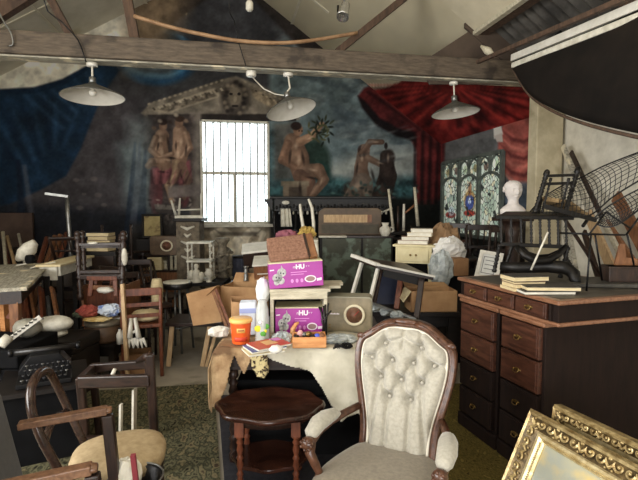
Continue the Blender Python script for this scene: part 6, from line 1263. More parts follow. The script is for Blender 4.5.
# ================================================================ things along the back wall and in the middle distance
def frm(label, a, b, c, mw, mt, pic, d=.03, nm='framed_picture', cat='picture', group=None, mount=None):
    """framed sheet: a top left, b top right, c bottom left (world points)"""
    X = (b - a); Yd = (c - a); w, h = X.length, Yd.length; X.normalize(); Yd.normalize(); N = X.cross(Yd).normalized()
    if N.dot(CAM - a) < 0: N = -N
    P = lambda x, y, z: a + X * x + Yd * y + N * z
    t = thing(nm, label, cat, P(w / 2, h, 0), 0, group)
    for nm2, (x0, x1, y0, y1) in (('top_rail', (0, w, 0, mw)), ('bottom_rail', (0, w, h - mw, h)), ('side_rail', (0, mw, mw, h - mw)), ('side_rail', (w - mw, w, mw, h - mw))):
        m = MB(); vs = [P(x0, y0, d), P(x1, y0, d), P(x1, y1, d), P(x0, y1, d)]; m.add(vs + [p - N * d for p in vs], [(0, 1, 2, 3), (7, 6, 5, 4), (0, 4, 5, 1), (1, 5, 6, 2), (2, 6, 7, 3), (3, 7, 4, 0)]); wb(m, nm2, mt, t, bevel=.003)
    m = MB(); vs = [P(mw, mw, d * .5), P(w - mw, mw, d * .5), P(w - mw, h - mw, d * .5), P(mw, h - mw, d * .5)]; m.add(vs + [p - N * .008 for p in vs], [(0, 1, 2, 3), (7, 6, 5, 4), (0, 4, 5, 1), (1, 5, 6, 2), (2, 6, 7, 3), (3, 7, 4, 0)]); sh = wb(m, 'picture_sheet', pic, t)
    if mount:
        m = MB(); x0, x1, y0, y1 = w * .22, w * .78, h * .20, h * .80; 
        for q in ((x0, x1, y0, y0 + .006), (x0, x1, y1 - .006, y1), (x0, x0 + .006, y0, y1), (x1 - .006, x1, y0, y1)): vs = [P(q[0], q[2], d * .55), P(q[1], q[2], d * .55), P(q[1], q[3], d * .55), P(q[0], q[3], d * .55)]; m.add(vs, [(0, 1, 2, 3)])
        for k in range(3): vs = [P(x0 + .02, y0 + (.2 + .25 * k) * (y1 - y0), d * .55), P(x1 - .02, y0 + (.2 + .25 * k) * (y1 - y0), d * .55), P(x1 - .02, y0 + (.24 + .25 * k) * (y1 - y0), d * .55), P(x0 + .02, y0 + (.24 + .25 * k) * (y1 - y0), d * .55)]; m.add(vs, [(0, 1, 2, 3)])
        wb(m, 'engraving', mount, sh)
    return t
# shelf with crates, radio and picture left of the window
Zb = 7.0
sx0, sx1 = at(136, Zb), at(181, Zb); swd = (sx1 - sx0).length
t = thing('low_shelf', 'low brown shelf of boxes left of the window, carrying the old radio', 'shelf', at(158.5, Zb), RZ)
zs1, zs2 = zz(271, Zb), zz(256, Zb)
for nm, b in (('shelf_board', (-swd / 2, swd / 2, 0, .38, zs1 - .025, zs1)), ('shelf_board', (-swd / 2, swd * .2, 0, .38, zs2 - .02, zs2)), ('side_board', (-swd / 2, -swd / 2 + .025, 0, .38, 0, zs2)), ('side_board', (swd / 2 - .025, swd / 2, 0, .38, 0, zs1)), ('side_board', (swd * .2 - .02, swd * .2, 0, .38, zs1, zs2)), ('back_board', (-swd / 2, swd / 2, .36, .38, 0, zs1)), ('door', (-swd / 2 + .03, -.005, -.01, .01, .1, zs1 - .03)), ('door', (.005, swd / 2 - .03, -.01, .01, .1, zs1 - .03))):
    m = MB(); m.b2(*b); m.build(nm, wood_mid if nm == 'door' else wood_dark_x, t, bevel=.003)
def simple_box(nm, label, cat, px0, px1, py0, py1, Z, d, mt, group=None, rz=0, zbase=None, bev=.004, lid=None):
    a, b = at(px0, Z), at(px1, Z); w = (b - a).length; z0 = zz(py1, Z) if zbase is None else zbase; h = zz(py0, Z) - z0
    t = thing(nm, label, cat, ((a + b) / 2).to_tuple()[:2] + (z0,), RZ + rz, group); m = MB(); m.b2(-w / 2, w / 2, 0, d, 0, h); m.build('box_body', mt, t, bevel=bev)
    if lid is not None: m = MB(); m.b2(-w / 2 - .004, w / 2 + .004, -.004, d + .004, h * .86, h + .003); m.build('lid', lid, t, bevel=bev)
    return t
simple_box('cream_box', 'cream cardboard box on the low shelf under the old radio', 'box', 146, 160, 258, 271, Zb, .3, paper_y, zbase=zs1 + .002, lid=paper_y)
simple_box('brown_crate', 'small brown crate at the left end of the low shelf', 'crate', 138, 145, 263, 271, Zb, .3, card_d, zbase=zs1 + .002)
for i, (px, top, lab) in enumerate(((164.5, 261, 'shortest of the three pale turned posts on the low shelf'), (170, 256, 'middle one of the three pale turned posts on the low shelf'), (175, 255, 'right one of the three pale turned posts on the low shelf'))):
    a = at(px, Zb + .1, zs1 + .002); m = MB(); hgt = zz(top, Zb + .1) - a.z; m.lathe([(.035, 0), (.035, .02), (.026, .05), (.03, hgt * .5), (.024, hgt - .03), (.036, hgt - .02), (.036, hgt)], a, n=12); solo(m, 'turned_post', wood_pale, lab, 'post', 'turned posts on the low shelf')
# old radio
ra2 = copy_tree(ra, 'brown old radio with a round dial on the low shelf below the yellow picture', None, at(148.5, Zb + .02, zs2 + .002), RZ); ra2.name = 'vintage_radio'; ra2.scale = (28 * Zb / 473 / rw, 1.4, 19.5 * Zb / 473 / rh)
for o in [q for q in D.objects if q.parent == ra2]:
    if o.name.startswith(('case', 'front_panel')): o.data = o.data.copy(); o.data.materials.clear(); o.data.materials.append(mat('radio_brown', (84, 66, 50), (106, 86, 66), 12, rough=.5))
    if o.name.startswith('maker_lettering'): D.objects.remove(o)
a, b, c = W(142, 214.5, 7.55), W(162.5, 214.5, 7.55), W(142.5, 238.5, 7.45)
frm('small dark framed yellowish picture standing above the old radio', a, b, c, .035, wood_black, paint_canvas('yellow_still_life', ((140, 124, 78), (176, 158, 108), (112, 92, 56)), 9))
t = thing('picture_ledge', 'dark ledge carrying the yellowish picture behind the old radio', 'shelf', at(153, 7.55), RZ); m = MB(); m.b2(-.22, .22, -.15, .12, 0, W(142.5, 239, 7.45).z); m.build('ledge_body', wood_black, t)
# plinth with the white chair upside down
pl = at(190, 7.1); t = thing('carved_plinth', 'tall dark carved plinth beside the window carrying a white chair', 'plinth', pl, RZ); zp = zz(218, 7.1)
m = MB(); m.b2(-.17, .17, -.15, .15, .08, zp - .05); m.build('shaft', mat('carved_stone', (88, 78, 66), (128, 116, 98), 14, rough=.85, bump=.6), t); m = MB(); m.b2(-.21, .21, -.19, .19, zp - .05, zp); m.build('cap', wood_black, t, bevel=.01); m = MB(); m.b2(-.21, .21, -.19, .19, 0, .08); m.build('base', wood_black, t, bevel=.01)
m = MB()
for k in range(5): m.tube([(-.10 + .05 * (k % 2), -.155, zp - .12 - .11 * k), (.0, -.17, zp - .16 - .11 * k), (.10 - .05 * (k % 2), -.155, zp - .12 - .11 * k)], [.012, .026, .012], 8)
m.build('carving', plaster, t)
t = thing('white_chair_frame', 'small white chair frame upside down with legs in the air beside the window', 'chair', at(189.5, 7.05, zp), RZ + .2)
zc = .10
m = MB(); m.b2(-.20, .20, -.17, -.13, .0, .04); m.b2(-.20, .20, .13, .17, .0, .04); m.b2(-.20, -.16, -.13, .13, .0, .04); m.b2(.16, .20, -.13, .13, .0, .04); m.b2(-.16, .16, -.13, .13, .0, .012); m.build('seat', white_old, t, bevel=.006)
for x, y, dx, dy, h in ((-.18, -.15, -.06, -.05, .26), (.18, -.15, .0, -.05, .36), (.17, .15, .02, .03, .40), (-.17, .15, .02, .04, .30), ): m = MB(); m.tube([(x, y, .03), (x + dx, y + dy, h)], [.021, .014], 8); m.build('leg', white_old, t)
for y in (-.16, .16): m = MB(); m.tube([(-.17, y, .12), (.18, y, .13)], .012, 6); m.build('stretcher', white_old, t)
# white whatnot with figurine on a black table
zt2 = zz(281, 6.2); wn = at(200, 6.2)
t = thing('black_side_table', 'black side table carrying the white whatnot in front of the window wall', 'table', wn, RZ); m = MB(); m.b2(-.28, .34, -.2, .24, zt2 - .05, zt2); m.build('table_top', wood_black, t, bevel=.005)
for x in (-.24, .3):
    for y in (-.16, .2): m = MB(); m.turned((x, y, zt2 - .05), (x, y, 0), .025, 3, 8); m.build('leg', wood_black, t)
t = thing('white_whatnot', 'small white painted whatnot with turned columns on the black side table', 'stand', (wn.x, wn.y, zt2 + .001), RZ)
ztop = zz(241, 6.2) - zt2
for z in (.02, ztop * .5, ztop - .02): m = MB(); m.b2(-.165, .165, -.12, .12, z - .012, z + .012); m.build('shelf_board', white_old, t, bevel=.003)
for x in (-.145, .145):
    for y in (-.10, .10): m = MB(); m.turned((x, y, .03), (x, y, ztop - .03), .016, 5, 8); m.build('column', white_old, t)
m = MB()
for k in range(5): m.tube([(.145, -.12, .08 + .09 * k), (.175, -.12, .11 + .09 * k), (.145, -.12, .14 + .09 * k)], .010, 6)
m.build('fretwork', white_old, t)
t2 = thing('white_figurine', 'white seated figurine inside the white whatnot', 'figurine', (wn.x - .05, wn.y - .17, zt2 + .002), RZ)
m = MB(); m.lathe([(.09, 0), (.09, .02), (.05, .04), (.065, .10), (.045, .15), (.02, .17), (.032, .19), (.034, .215), (.02, .235), (.001, .24)], n=14, sx=.9); m.ell((-.07, 0, .09), (.045, .03, .07), 8); m.ell((.07, -.01, .08), (.04, .04, .06), 8); m.build('figure', white_old, t2)
t2 = thing('white_urn', 'small white urn beside the figurine on the black side table', 'urn', (wn.x + .11, wn.y - .18, zt2 + .002), RZ); m = MB(); m.lathe([(.04, 0), (.04, .01), (.015, .03), (.05, .08), (.06, .12), (.035, .15), (.045, .17), (.001, .175)], n=14); m.build('urn_body', white_old, t2)
m = MB(); m.lathe([(.07, 0), (.09, .012), (.001, .016)], Vector((wn.x - .22, wn.y - .12, zt2 + .001)), n=14); solo(m, 'white_saucer', white_old, 'white saucer at the left end of the black side table', 'saucer')
# tall carved candlestand and grey figure
for lab, px, Z, h_py, r, mt in (('tall dark carved stand wound with garlands below the window', 222, 6.6, 238, .075, mat('carved_grey', (92, 84, 72), (150, 140, 122), 18, rough=.8, bump=.5)),):
    b = at(px, Z); t = thing('carved_stand', lab, 'stand', b, RZ); hgt = zz(h_py, Z); m = MB(); m.lathe([(.16, 0), (.16, .06), (.09, .10), (.07, .3), (.10, .5), (.06, .7), (.09, .9), (.055, hgt - .1), (.10, hgt - .04), (.10, hgt)], n=16); m.build('shaft', mt, t)
    m = MB(); m.tube([(.10 * cos(k * .5), .10 * sin(k * .5), .35 + (hgt - .5) * k / 40) for k in range(41)], .02, 6); m.build('garland', mt, t)
    m = MB()
    for k in range(22): m.ell((.12 * cos(k * .95), .12 * sin(k * .95), .4 + (hgt - .55) * k / 22), (.032, .032, .024), 6)
    m.build('rosettes', mt, t)
b = at(240, 6.9); t = thing('draped_pedestal', 'blue-grey draped pedestal under the painted ram skull', 'pedestal', b, RZ); m = MB(); m.grid(lambda u, v: Vector(((.10 + .05 * (1 - v) + .012 * sin(u * 2 * pi * 9)) * cos(u * 2 * pi), (.10 + .05 * (1 - v) + .012 * sin(u * 2 * pi * 9)) * sin(u * 2 * pi), v * zz(258, 6.9))), 72, 6); m.build('drape', mat('slate_cloth', (56, 60, 76), (86, 88, 104), 12, rough=.9), t); m = MB(); m.lathe([(.12, zz(258, 6.9)), (.12, zz(256, 6.9)), (.001, zz(256, 6.9))], n=20); m.build('pedestal_top', wood_black, t)
# white trimmed boxes
t = simple_box('white_top_box', 'brown box with a broad white lid, upper of two beside the suitcase', 'box', 244, 274, 250, 268, 5.2, .3, wood_dark_x, rz=.1); t.rotation_euler = (radians(14), radians(-6), RZ + .1)
m = MB(); m.b2(-.175, .175, -.01, .30, .175, .20); m.build('lid', white_p, t, bevel=.005)
t = simple_box('white_top_box', 'smaller brown box with a white lid, lower of two beside the suitcase', 'box', 254, 276, 264, 282, 4.9, .28, wood_mid, rz=.05); t.rotation_euler = (radians(14), radians(-3), RZ + .05)
m = MB(); m.b2(-.125, .125, -.01, .28, .17, .19); m.build('lid', white_p, t, bevel=.005); m = MB(); m.b2(-.08, .10, -.006, .0, .08, .09); m.build('label_strip', white_p, t)
zq = zz(282, 5.0)
t = thing('dark_bench', 'long dark bench behind the table carrying the two white lidded boxes', 'bench', at(262, 5.1), RZ); m = MB(); m.b2(-.34, .12, -.12, .5, zq - .06, zq - .012); m.build('bench_top', wood_black, t, bevel=.004)
for x in (-.3, .08):
    for y in (-.08, .46): m = MB(); m.b2(x - .03, x + .03, y - .03, y + .03, 0, zq - .06); m.build('leg', wood_black, t)
m = MB(); m.b2(-.30, .08, .3, .34, .05, zq - .06); m.build('back_panel', wood_black, t)
m = MB(); m.turned(W(246, 281, 4.95), W(246, 266, 4.95), .03, 2, 10); solo(m, 'grey_candlestick', metal_g, 'short grey candlestick left of the lower white lidded box', 'candlestick')
# bar stool
bs = at(175.5, 5.2); zst = zz(282, 5.2); t = thing('bar_stool', 'round black bar stool with a white seat and chrome legs by the aisle', 'stool', bs, RZ)
m = MB(); m.lathe([(.15, zst - .075), (.165, zst - .07), (.167, zst - .02), (.16, zst - .012)], n=28); m.build('seat', black_leather, t); m = MB(); m.lathe([(.155, zst - .014), (.15, zst - .002), (.08, zst + .004), (.001, zst + .005)], n=28); m.build('seat_pad', white_old, t)
for k in range(4): a = .5 + pi / 2 * k; m = MB(); m.tube([(.11 * cos(a), .11 * sin(a), zst - .075), (.17 * cos(a), .17 * sin(a), .0)], .013, 8); m.build('leg', metal_g, t)
m = MB(); m.tube([(.155 * cos(2 * pi * k / 24), .155 * sin(2 * pi * k / 24), .28) for k in range(24)], .009, 6, closed=True); m.build('foot_ring', metal_g, t)
# cardboard by the aisle on a low bench
zc_ = zz(326, 4.6)
t = thing('trestle_bench', 'low pale-legged trestle bench under the flattened cardboard', 'bench', at(208, 4.75), RZ); m = MB(); m.b2(-.42, .36, -.12, .3, zc_ - .035, zc_); m.build('bench_top', wood_dark_x, t, bevel=.003)
for x0, x1 in ((.10, -.02), (.02, -.06), (.30, .36), (-.36, -.40)): m = MB(); m.bar((x0, -.08, zc_ - .03), (x1, -.10, 0), .045, .03); m.build('leg', wood_light, t, bevel=.003)
m = MB(); A, B, C_, E_ = W(186, 294, 4.55), W(216, 286.5, 4.6), W(222, 322, 4.5), W(193, 326, 4.45); m.add([A, B, C_, E_] + [p + FW * .16 + Vector((0, 0, .0)) for p in (A, B, C_, E_)], [(0, 1, 2, 3), (7, 6, 5, 4), (0, 4, 5, 1), (1, 5, 6, 2), (2, 6, 7, 3), (3, 7, 4, 0)]); m.add([W(203, 306, 4.5), W(205.5, 305.5, 4.5), W(205, 307.5, 4.5)], [(0, 1, 2)]); solo(m, 'cardboard_box', card, 'large flat brown cardboard box standing by the aisle', 'box', 'cardboard boxes by the aisle', bevel=.003)
t = thing('cardboard_carton', 'open brown cardboard carton behind the paper bag', 'box', at(238, 4.6, zc_), RZ - .25, 'cardboard boxes by the aisle')
hb = zz(288, 4.6) - zc_
for b in ((-.20, .20, 0, .006, 0, hb), (-.20, .20, .29, .296, 0, hb), (-.20, -.194, 0, .296, 0, hb), (.194, .20, 0, .296, 0, hb), (-.2, .2, 0, .296, 0, .006)): m = MB(); m.b2(*b); m.build('carton_side', card, t)
m = MB(); m.bar((-.2, .0, hb), (-.29, -.03, hb - .09), .006, .30, (0, 1, 0)); m.build('flap', card, t); m = MB(); m.add([(-.2, .296, hb), (.2, .296, hb), (.21, .36, hb + .09), (-.19, .36, hb + .09)], [(0, 1, 2, 3)]); m.build('flap', card, t, solid=.005)
for i, (x0, y0, x1, y1, w, mt, lab) in enumerate(((229, 323, 216, 290, .06, wood_red, 'red-brown batten between the two cardboard boxes'), (225, 323, 213, 292, .035, wood_mid, 'thin tan batten leaning on the large flat cardboard box'))):
    a, b = W(x0, y0, 4.35), W(x1, y1, 4.5); d = (a - b).normalized(); a = a + d * ((a.z - .0) / -d.z); m = MB(); m.bar(a, b, w, .025, (RT.x, RT.y, 0)); solo(m, 'batten', mt, lab, 'batten', 'battens by the cardboard boxes')
b = fx(247, 337); t = thing('paper_bag', 'brown paper bag standing open behind the blue and white pack', 'bag', (b.x, b.y + .18, TOP - .006), RZ + .2); s_ = (b - CAM).dot(FW) / 473 * 1.06; hgt = zz(293, 3.4) - TOP
m = MB(); W_ = 14 * s_
for a_ in ((-W_, -W_, -.0, .10), (W_, W_, .0, .10)): m.add([(a_[0], 0, 0), (a_[0], .12, 0), (a_[0] * 1.02, .12, hgt), (a_[0] * .99, 0, hgt * .93)], [(0, 1, 2, 3)])
m.add([(-W_, 0, 0), (W_, 0, 0), (W_ * .99, 0, hgt * .93), (0, -.012, hgt * .88), (-W_ * .99, 0, hgt * .93)], [(0, 1, 2, 3, 4)]); m.add([(-W_, .12, 0), (W_, .12, 0), (W_ * 1.02, .12, hgt), (0, .13, hgt * .96), (-W_ * 1.02, .12, hgt)], [(0, 1, 2, 3, 4)]); m.add([(-W_, 0, 0), (W_, 0, 0), (W_, .12, 0), (-W_, .12, 0)], [(0, 1, 2, 3)])
m.build('bag_body', card, t, solid=.002)
m = MB(); m.blob(fx(222, 338) + Vector((-.02, .05, .03)), (.07, .05, .035), 77, .25, 16, smooth=False); solo(m, 'white_cloth', white_p, 'white cloth bundled at the left table corner behind the orange tub', 'cloth')
# tall black carved shelf under the mural
Zs_ = 6.9; a, b = at(271, Zs_), at(395, Zs_); wS = (b - a).length; z1, z0 = zz(196.5, Zs_), zz(211, Zs_)
t = thing('black_mantel', 'long black carved mantel shelf on posts below the painted figures', 'mantel', (a + b) / 2, RZ)
m = MB(); m.b2(-wS / 2, wS / 2, -.06, .26, z1 - .035, z1); m.build('shelf_board', ch_b, t, bevel=.008)
m = MB(); m.b2(-wS / 2 + .05, wS / 2 - .05, .02, .20, z0, z1 - .035); m.build('carved_frieze', ch_b, t)
m = MB(); n_ = 34
for k in range(n_): m.ell((-wS / 2 + .08 + (wS - .16) * k / (n_ - 1), .01, z0 + .05 + .02 * (k % 2)), (.018, .02, .03), 6)
m.build('carving', ch_b, t)
peg = 26
for k in range(peg): m = MB(); x = -wS / 2 + .06 + (wS - .12) * k / (peg - 1); m.lathe([(.012, -.05), (.018, -.03), (.010, 0)], (x, 0, z0), n=8); m.build('pendant', white_old if k % 4 in (0, 3) else metal_g, t)
m = MB(); m.b2(-wS / 2 + .06, wS / 2 - .06, .22, .25, .1, z0); m.build('back_panel', black_m, t)
for x in (-wS / 2 + .05, -wS / 2 + .36, wS / 2 - .05, wS / 2 - .40): m = MB(); m.turned((x, .0, z0), (x, .0, 0), .03, 6, 10); m.build('column', ch_b, t)
m = MB(); m.prism([(-.12, 0), (-.02, -.16), (.0, -.16), (.0, 0)], .12, Matrix(((1, 0, 0, -wS / 2 + .02), (0, 0, 1, .0), (0, 1, 0, z1 - .035), (0, 0, 0, 1)))); m.build('bracket', ch_b, t)
m = MB(); m.ell((-wS / 2 + .22, -.068, z1 - .09), (.06, .01, .03), 10); m.build('white_badge', white_old, t)
# white cloth hanging, chair with clothes
m = MB(); c0 = at(286, 6.75); z2_, z3_ = zz(209, 6.75), zz(227, 6.75); m.grid(lambda u, v: c0 + RT * (-.065 + .13 * u * (1 + .2 * v)) + FW * (-.10 + .02 * sin(u * 16)) + Vector((0, 0, z2_ + (z3_ - z2_) * v)), 18, 8); solo(m, 'hanging_cloth', white_old, 'white cloth hanging from the left end of the black mantel', 'cloth', solid=.004)
zc2 = zz(239, 4.9)
t = thing('white_rim_stand', 'tall pale-edged stand piled with pink and yellow cloth behind the suitcase', 'stand', at(296, 4.9), RZ)
m = MB(); m.b2(-.23, .23, -.16, .2, zc2 - .03, zc2); m.build('stand_top', white_old, t, bevel=.01)
for x, y in ((-.21, -.14), (.21, -.14), (.21, .18), (-.21, .18)): m = MB(); m.tube([(x, y, zc2 - .03), (x * 1.06, y, zc2 - .2), (x * .98, y, .5), (x * 1.1, y, 0)], .02, 8); m.build('leg', white_old, t)
m = MB(); m.b2(-.20, .20, .14, .18, .1, zc2 - .1); m.build('back_panel', black_m, t)
for nm, px, r, mt, lab in (('pink_cloth', 287, (.115, .10, .05), mat('pink_cloth', (176, 110, 126), (120, 64, 80), 10, rough=.9), 'dusky pink cloth heaped on the pale-edged stand'), ('yellow_cloth', 307, (.09, .09, .07), mat('yellow_cloth', (206, 176, 92), (150, 120, 66), 14, rough=.9), 'yellow cloth heaped beside the pink cloth on the stand'), ('dark_cloth', 293, (.10, .08, .045), dark_cloth, 'dark cloth behind the pink cloth on the stand')):
    c = at(px, 4.9 if nm != 'dark_cloth' else 5.03, zc2 + r[2] * .8); m = MB(); m.blob(c, r, hash(nm[0]) % 7 + 80 if False else len(nm) + 80, .3, 20, freq=4, smooth=False); solo(m, nm, mt, lab, 'cloth')
for i, (pts, lab) in enumerate(((((304, 240), (303, 226), (301, 214), (300, 204)), 'left one of two curved pale chair posts above the yellow cloth'), (((314, 240), (313.5, 222), (312, 208), (308.5, 199)), 'right one of two curved pale chair posts above the yellow cloth'))):
    m = MB(); m.tube([W(x, y, 5.0) for x, y in pts], [.018, .018, .017, .012], 8); m.tube([W(pts[0][0], 240, 5.0), W(pts[0][0], 241, 5.0)], .018, 8); solo(m, 'curved_post', white_old, lab, 'post', 'curved pale posts behind the suitcase')
# painted cabinet
Zc2 = 6.0; a, b = at(320, Zc2), at(393, Zc2); wC = (b - a).length; t = thing('painted_cabinet', 'dark cabinet with two doors painted with flowers and a pale panel above', 'cabinet', (a + b) / 2, RZ)
zt3 = zz(223, Zc2); zt4 = zz(208, Zc2); zl3 = zz(236, Zc2); Xl, Xr = -wC / 2, wC / 2
cabm = mat('cabinet_olive', (60, 54, 42), (80, 72, 56), 8, rough=.6, bump=.1)
m = MB(); m.b2(Xl, Xr, 0, .42, .0, zl3 - .02); m.build('cabinet_body', wood_black, t); m = MB(); m.b2(Xl - .015, Xl + .34, -.03, .43, zl3 - .02, zl3); m.build('pale_edge', white_old, t); m = MB(); m.b2(Xl + .34, Xr + .01, -.02, .43, zl3 - .02, zl3); m.build('cabinet_top', wood_dark_x, t)
def flowers(name, seed):
    g = random.Random(seed); m = D.materials.new(name); return paint_canvas(name, ((52, 54, 42), (72, 74, 58), (104, 118, 104)), 7 + seed)
m = MB(); m.b2(Xl + .03, Xl + .52, -.012, .0, .30, zl3 - .03); m.build('door', flowers('green_flowers', 1), t, bevel=.004); m = MB(); m.b2(Xl + .55, Xr - .02, -.012, .0, .30, zl3 - .03); m.build('door', flowers('olive_flowers', 3), t, bevel=.004)
m = MB(); m.prism([(Xl - .02, zl3 + .001), (Xr - .12, zl3 + .001), (Xr - .12, zt4 - .03), (Xr - .17, zt4), (Xl + .05, zt4), (Xl - .02, zt4 - .05)], .05, Matrix(((1, 0, 0, 0), (0, 0, 1, .2), (0, 1, 0, 0), (0, 0, 0, 1)))); m.build('overmantel', mat('overmantel', (76, 60, 42), (98, 78, 56), 8, rough=.5), t, bevel=.006)
m = MB(); m.b2(Xl + .05, Xl + .62, .185, .2, zz(223, Zc2), zz(215, Zc2)); m.build('pale_panel', wood_light, t); m = MB(); m.b2(Xl + .02, Xr - .16, .18, .2, zz(234, Zc2), zz(225, Zc2)); m.build('dark_panel', cabm, t)
m = MB(); m.b2(Xl + .62, Xl + .68, .185, .2, zz(223, Zc2), zz(215, Zc2)); m.build('side_panel', wood_mid, t)
zt5 = zl3
c = at(385.5, 5.95, zl3 + .001); t = thing('white_jug', 'white china jug at the right end of the painted cabinet', 'jug', c, RZ); m = MB(); m.lathe([(.045, 0), (.05, .01), (.075, .06), (.07, .10), (.035, .13), (.05, .17), (.001, .165)], n=16); m.build('jug_body', white_old, t); m = MB(); m.tube([(.06, 0, .11), (.10, 0, .11), (.10, 0, .06), (.07, 0, .05)], .009, 6); m.build('handle', white_old, t)
# upended chair frame on a dark table beyond the cabinet
zx = zz(236, 6.4); t = thing('dark_table', 'dark table beyond the painted cabinet carrying an upended chair', 'table', at(406, 6.4), RZ); m = MB(); m.b2(-.2, .42, -.2, .3, zx - .04, zx); m.build('table_top', wood_black, t); m = MB(); m.b2(-.18, .40, -.18, .28, .02, zx - .04); m.build('table_box', black_m, t)
t = thing('upended_chair', 'upended chair with pale legs sticking up beyond the painted cabinet', 'chair', at(404, 6.4, zx), RZ)
for (x0, y0), (x1, y1), r, mt in (((394, 236), (388.5, 189), .022, wood_pale), ((418, 226), (414.5, 187), .026, wood_pale), ((392, 208), (383, 212), .015, white_old), ((416, 204), (405, 213), .016, wood_mid), ((403.5, 234), (404, 204), .022, white_old), ((398, 236), (398, 206), .018, wood_dark)): m = MB(); m.tube([W(x0, y0, 6.4), W(x1, y1, 6.35)], [r, r * .7], 8); wb(m, 'leg' if y0 > 220 else 'stretcher', mt, t)
m = MB(); m.bar(W(386, 233, 6.4), W(420, 232, 6.4), .35, .04); wb(m, 'seat', wood_black, t, bevel=.006)
# dark long table in the middle distance with the tilted small table and boxes
zl_ = .655; t = thing('dark_long_table', 'long dark table behind the armchair, under the tipped small table', 'table', at(402, 4.6), RZ)
m = MB(); m.b2(-.48, .46, -.42, .26, zl_ - .04, zl_); m.build('table_top', wood_black, t, bevel=.004); m = MB(); m.b2(-.44, .42, -.38, .22, zl_ - .14, zl_ - .04); m.build('apron', wood_black, t)
for x in (-.42, .40):
    for y in (-.36, .20): m = MB(); m.b2(x - .035, x + .035, y - .035, y + .035, 0, zl_ - .04); m.build('leg', wood_black, t)
t = thing('tipped_table', 'small dark table with a white edged top tipped to the right, behind the radio', 'table', W(390, 300, 4.3), RZ)
TT = [(352.5, 256, 4.5), (377, 265, 4.15), (434, 277, 4.15), (404, 263, 4.6)]; tp_ = [W(*q) for q in TT]; nrm = (tp_[1] - tp_[0]).cross(tp_[2] - tp_[1]).normalized(); nrm = nrm if nrm.z > 0 else -nrm
m = MB(); m.add(tp_ + [p - nrm * .03 for p in tp_], [(0, 1, 2, 3), (7, 6, 5, 4), (0, 4, 5, 1), (1, 5, 6, 2), (2, 6, 7, 3), (3, 7, 4, 0)]); tt = wb(m, 'table_top', wood_dark_x, t, bevel=.003)
for i, j in ((0, 1), (1, 2)):
    m = MB(); m.bar(tp_[i] + nrm * .006 - FW * .025, tp_[j] + nrm * .006 - FW * .025, .05 if i == 0 else .03, .03 if i == 0 else .016, nrm); wb(m, 'white_edge', white_p, tt)
for a, b, mt in (((378, 268, 4.2), (369.5, 303, 4.1), white_p), ((362, 262, 4.4), (352.5, 294, 4.35), white_p), ((422, 277, 4.22), (416.5, 318, 4.1), wood_dark), ((401.5, 274, 4.5), (396.5, 309, 4.4), wood_red), ((380.5, 268, 4.24), (373, 303, 4.15), wood_dark)): m = MB(); m.bar(W(*a), W(*b), .03 if mt is white_p else .05, .03); wb(m, 'leg', mt, t, bevel=.004)
m = MB(); m.bar(W(384, 272, 4.25), W(420, 281, 4.25), .03, .08); wb(m, 'apron', wood_black, t); m = MB(); m.bar(W(372, 303, 4.1), W(416, 319, 4.05), .03, .02); wb(m, 'stretcher', metal_g, t)
m = MB(); A = [W(382, 272, 4.7), W(402, 277, 4.7), W(398, 308, 4.6), W(374, 304, 4.6)]; m.add(A + [p + FW * .02 for p in A], [(0, 1, 2, 3), (7, 6, 5, 4), (0, 4, 5, 1), (1, 5, 6, 2), (2, 6, 7, 3), (3, 7, 4, 0)]); solo(m, 'navy_hardboard', mat('navy_panel', (22, 28, 48), (32, 38, 60), 6, rough=.5), 'dark navy panel seen between the legs of the tipped table', 'panel')
g = random.Random(9)
for i, (px, py, r, lab) in enumerate(((374, 309, .05, 'leftmost heap of wrapped glass between radio and tipped table'), (386, 313, .045, 'middle heap of wrapped glass between radio and tipped table'), (397, 316, .045, 'rightmost heap of wrapped glass before the tipped table'))):
    c = H(px, py, zl_ + .02); m = MB(); m.blob(c + Vector((0, 0, .01)), (r * 1.3, r, r * .7), 90 + i, .3, 18, freq=5, smooth=False); solo(m, 'wrapped_glass', plastic_g, lab, 'wrapping', 'wrapped glass heaps')
# cardboard box with flap
t = thing('cardboard_carton', 'brown cardboard box with a raised flap behind the armchair', 'box', H(434, 312, zl_ + .002), RZ + .05)
for b in ((-.21, .21, 0, .006, 0, .19), (-.21, .21, .25, .256, 0, .19), (-.21, -.204, 0, .256, 0, .19), (.204, .21, 0, .256, 0, .19), (-.21, .21, 0, .256, 0, .006)): m = MB(); m.b2(*b); m.build('carton_side', card, t)
m = MB(); m.add([(-.21, 0, .19), (-.21, .256, .19), (-.27, .27, .10), (-.28, .0, .09)], [(0, 1, 2, 3)]); m.build('flap', paper_y, t, solid=.005); m = MB(); m.add([(-.21, .256, .19), (.21, .256, .19), (.2, .36, .21), (-.2, .36, .22)], [(0, 1, 2, 3)]); m.build('flap', card, t, solid=.005)
# cream bedside table with books
zk = zz(290, 5.0); cb_ = at(414, 5.0); t2 = thing('dark_box_stand', 'dark box stand under the cream bedside table', 'stand', cb_, RZ); m = MB(); m.b2(-.26, .30, -.05, .42, 0, zk); m.build('stand_body', black_m, t2)
t = thing('cream_bedside_table', 'cream painted bedside table with one drawer carrying a stack of books', 'table', (cb_.x, cb_.y, zk + .001), RZ - .35); hT = zz(245, 5.0) - zk
m = MB(); m.b2(-.22, .22, -.02, .30, hT - .025, hT); m.build('table_top', cream, t, bevel=.006); m = MB(); m.b2(-.19, .19, .0, .28, hT - .20, hT - .025); m.build('carcass', cream, t)
m = MB(); m.b2(-.16, .16, -.012, .0, hT - .18, hT - .045); dr = m.build('drawer', cream, t, bevel=.004)
for k in range(2): m = MB(); m.ell((-.03 + .06 * k, -.018, hT - .11), (.012, .012, .012), 8); m.build('knob', brass, dr)
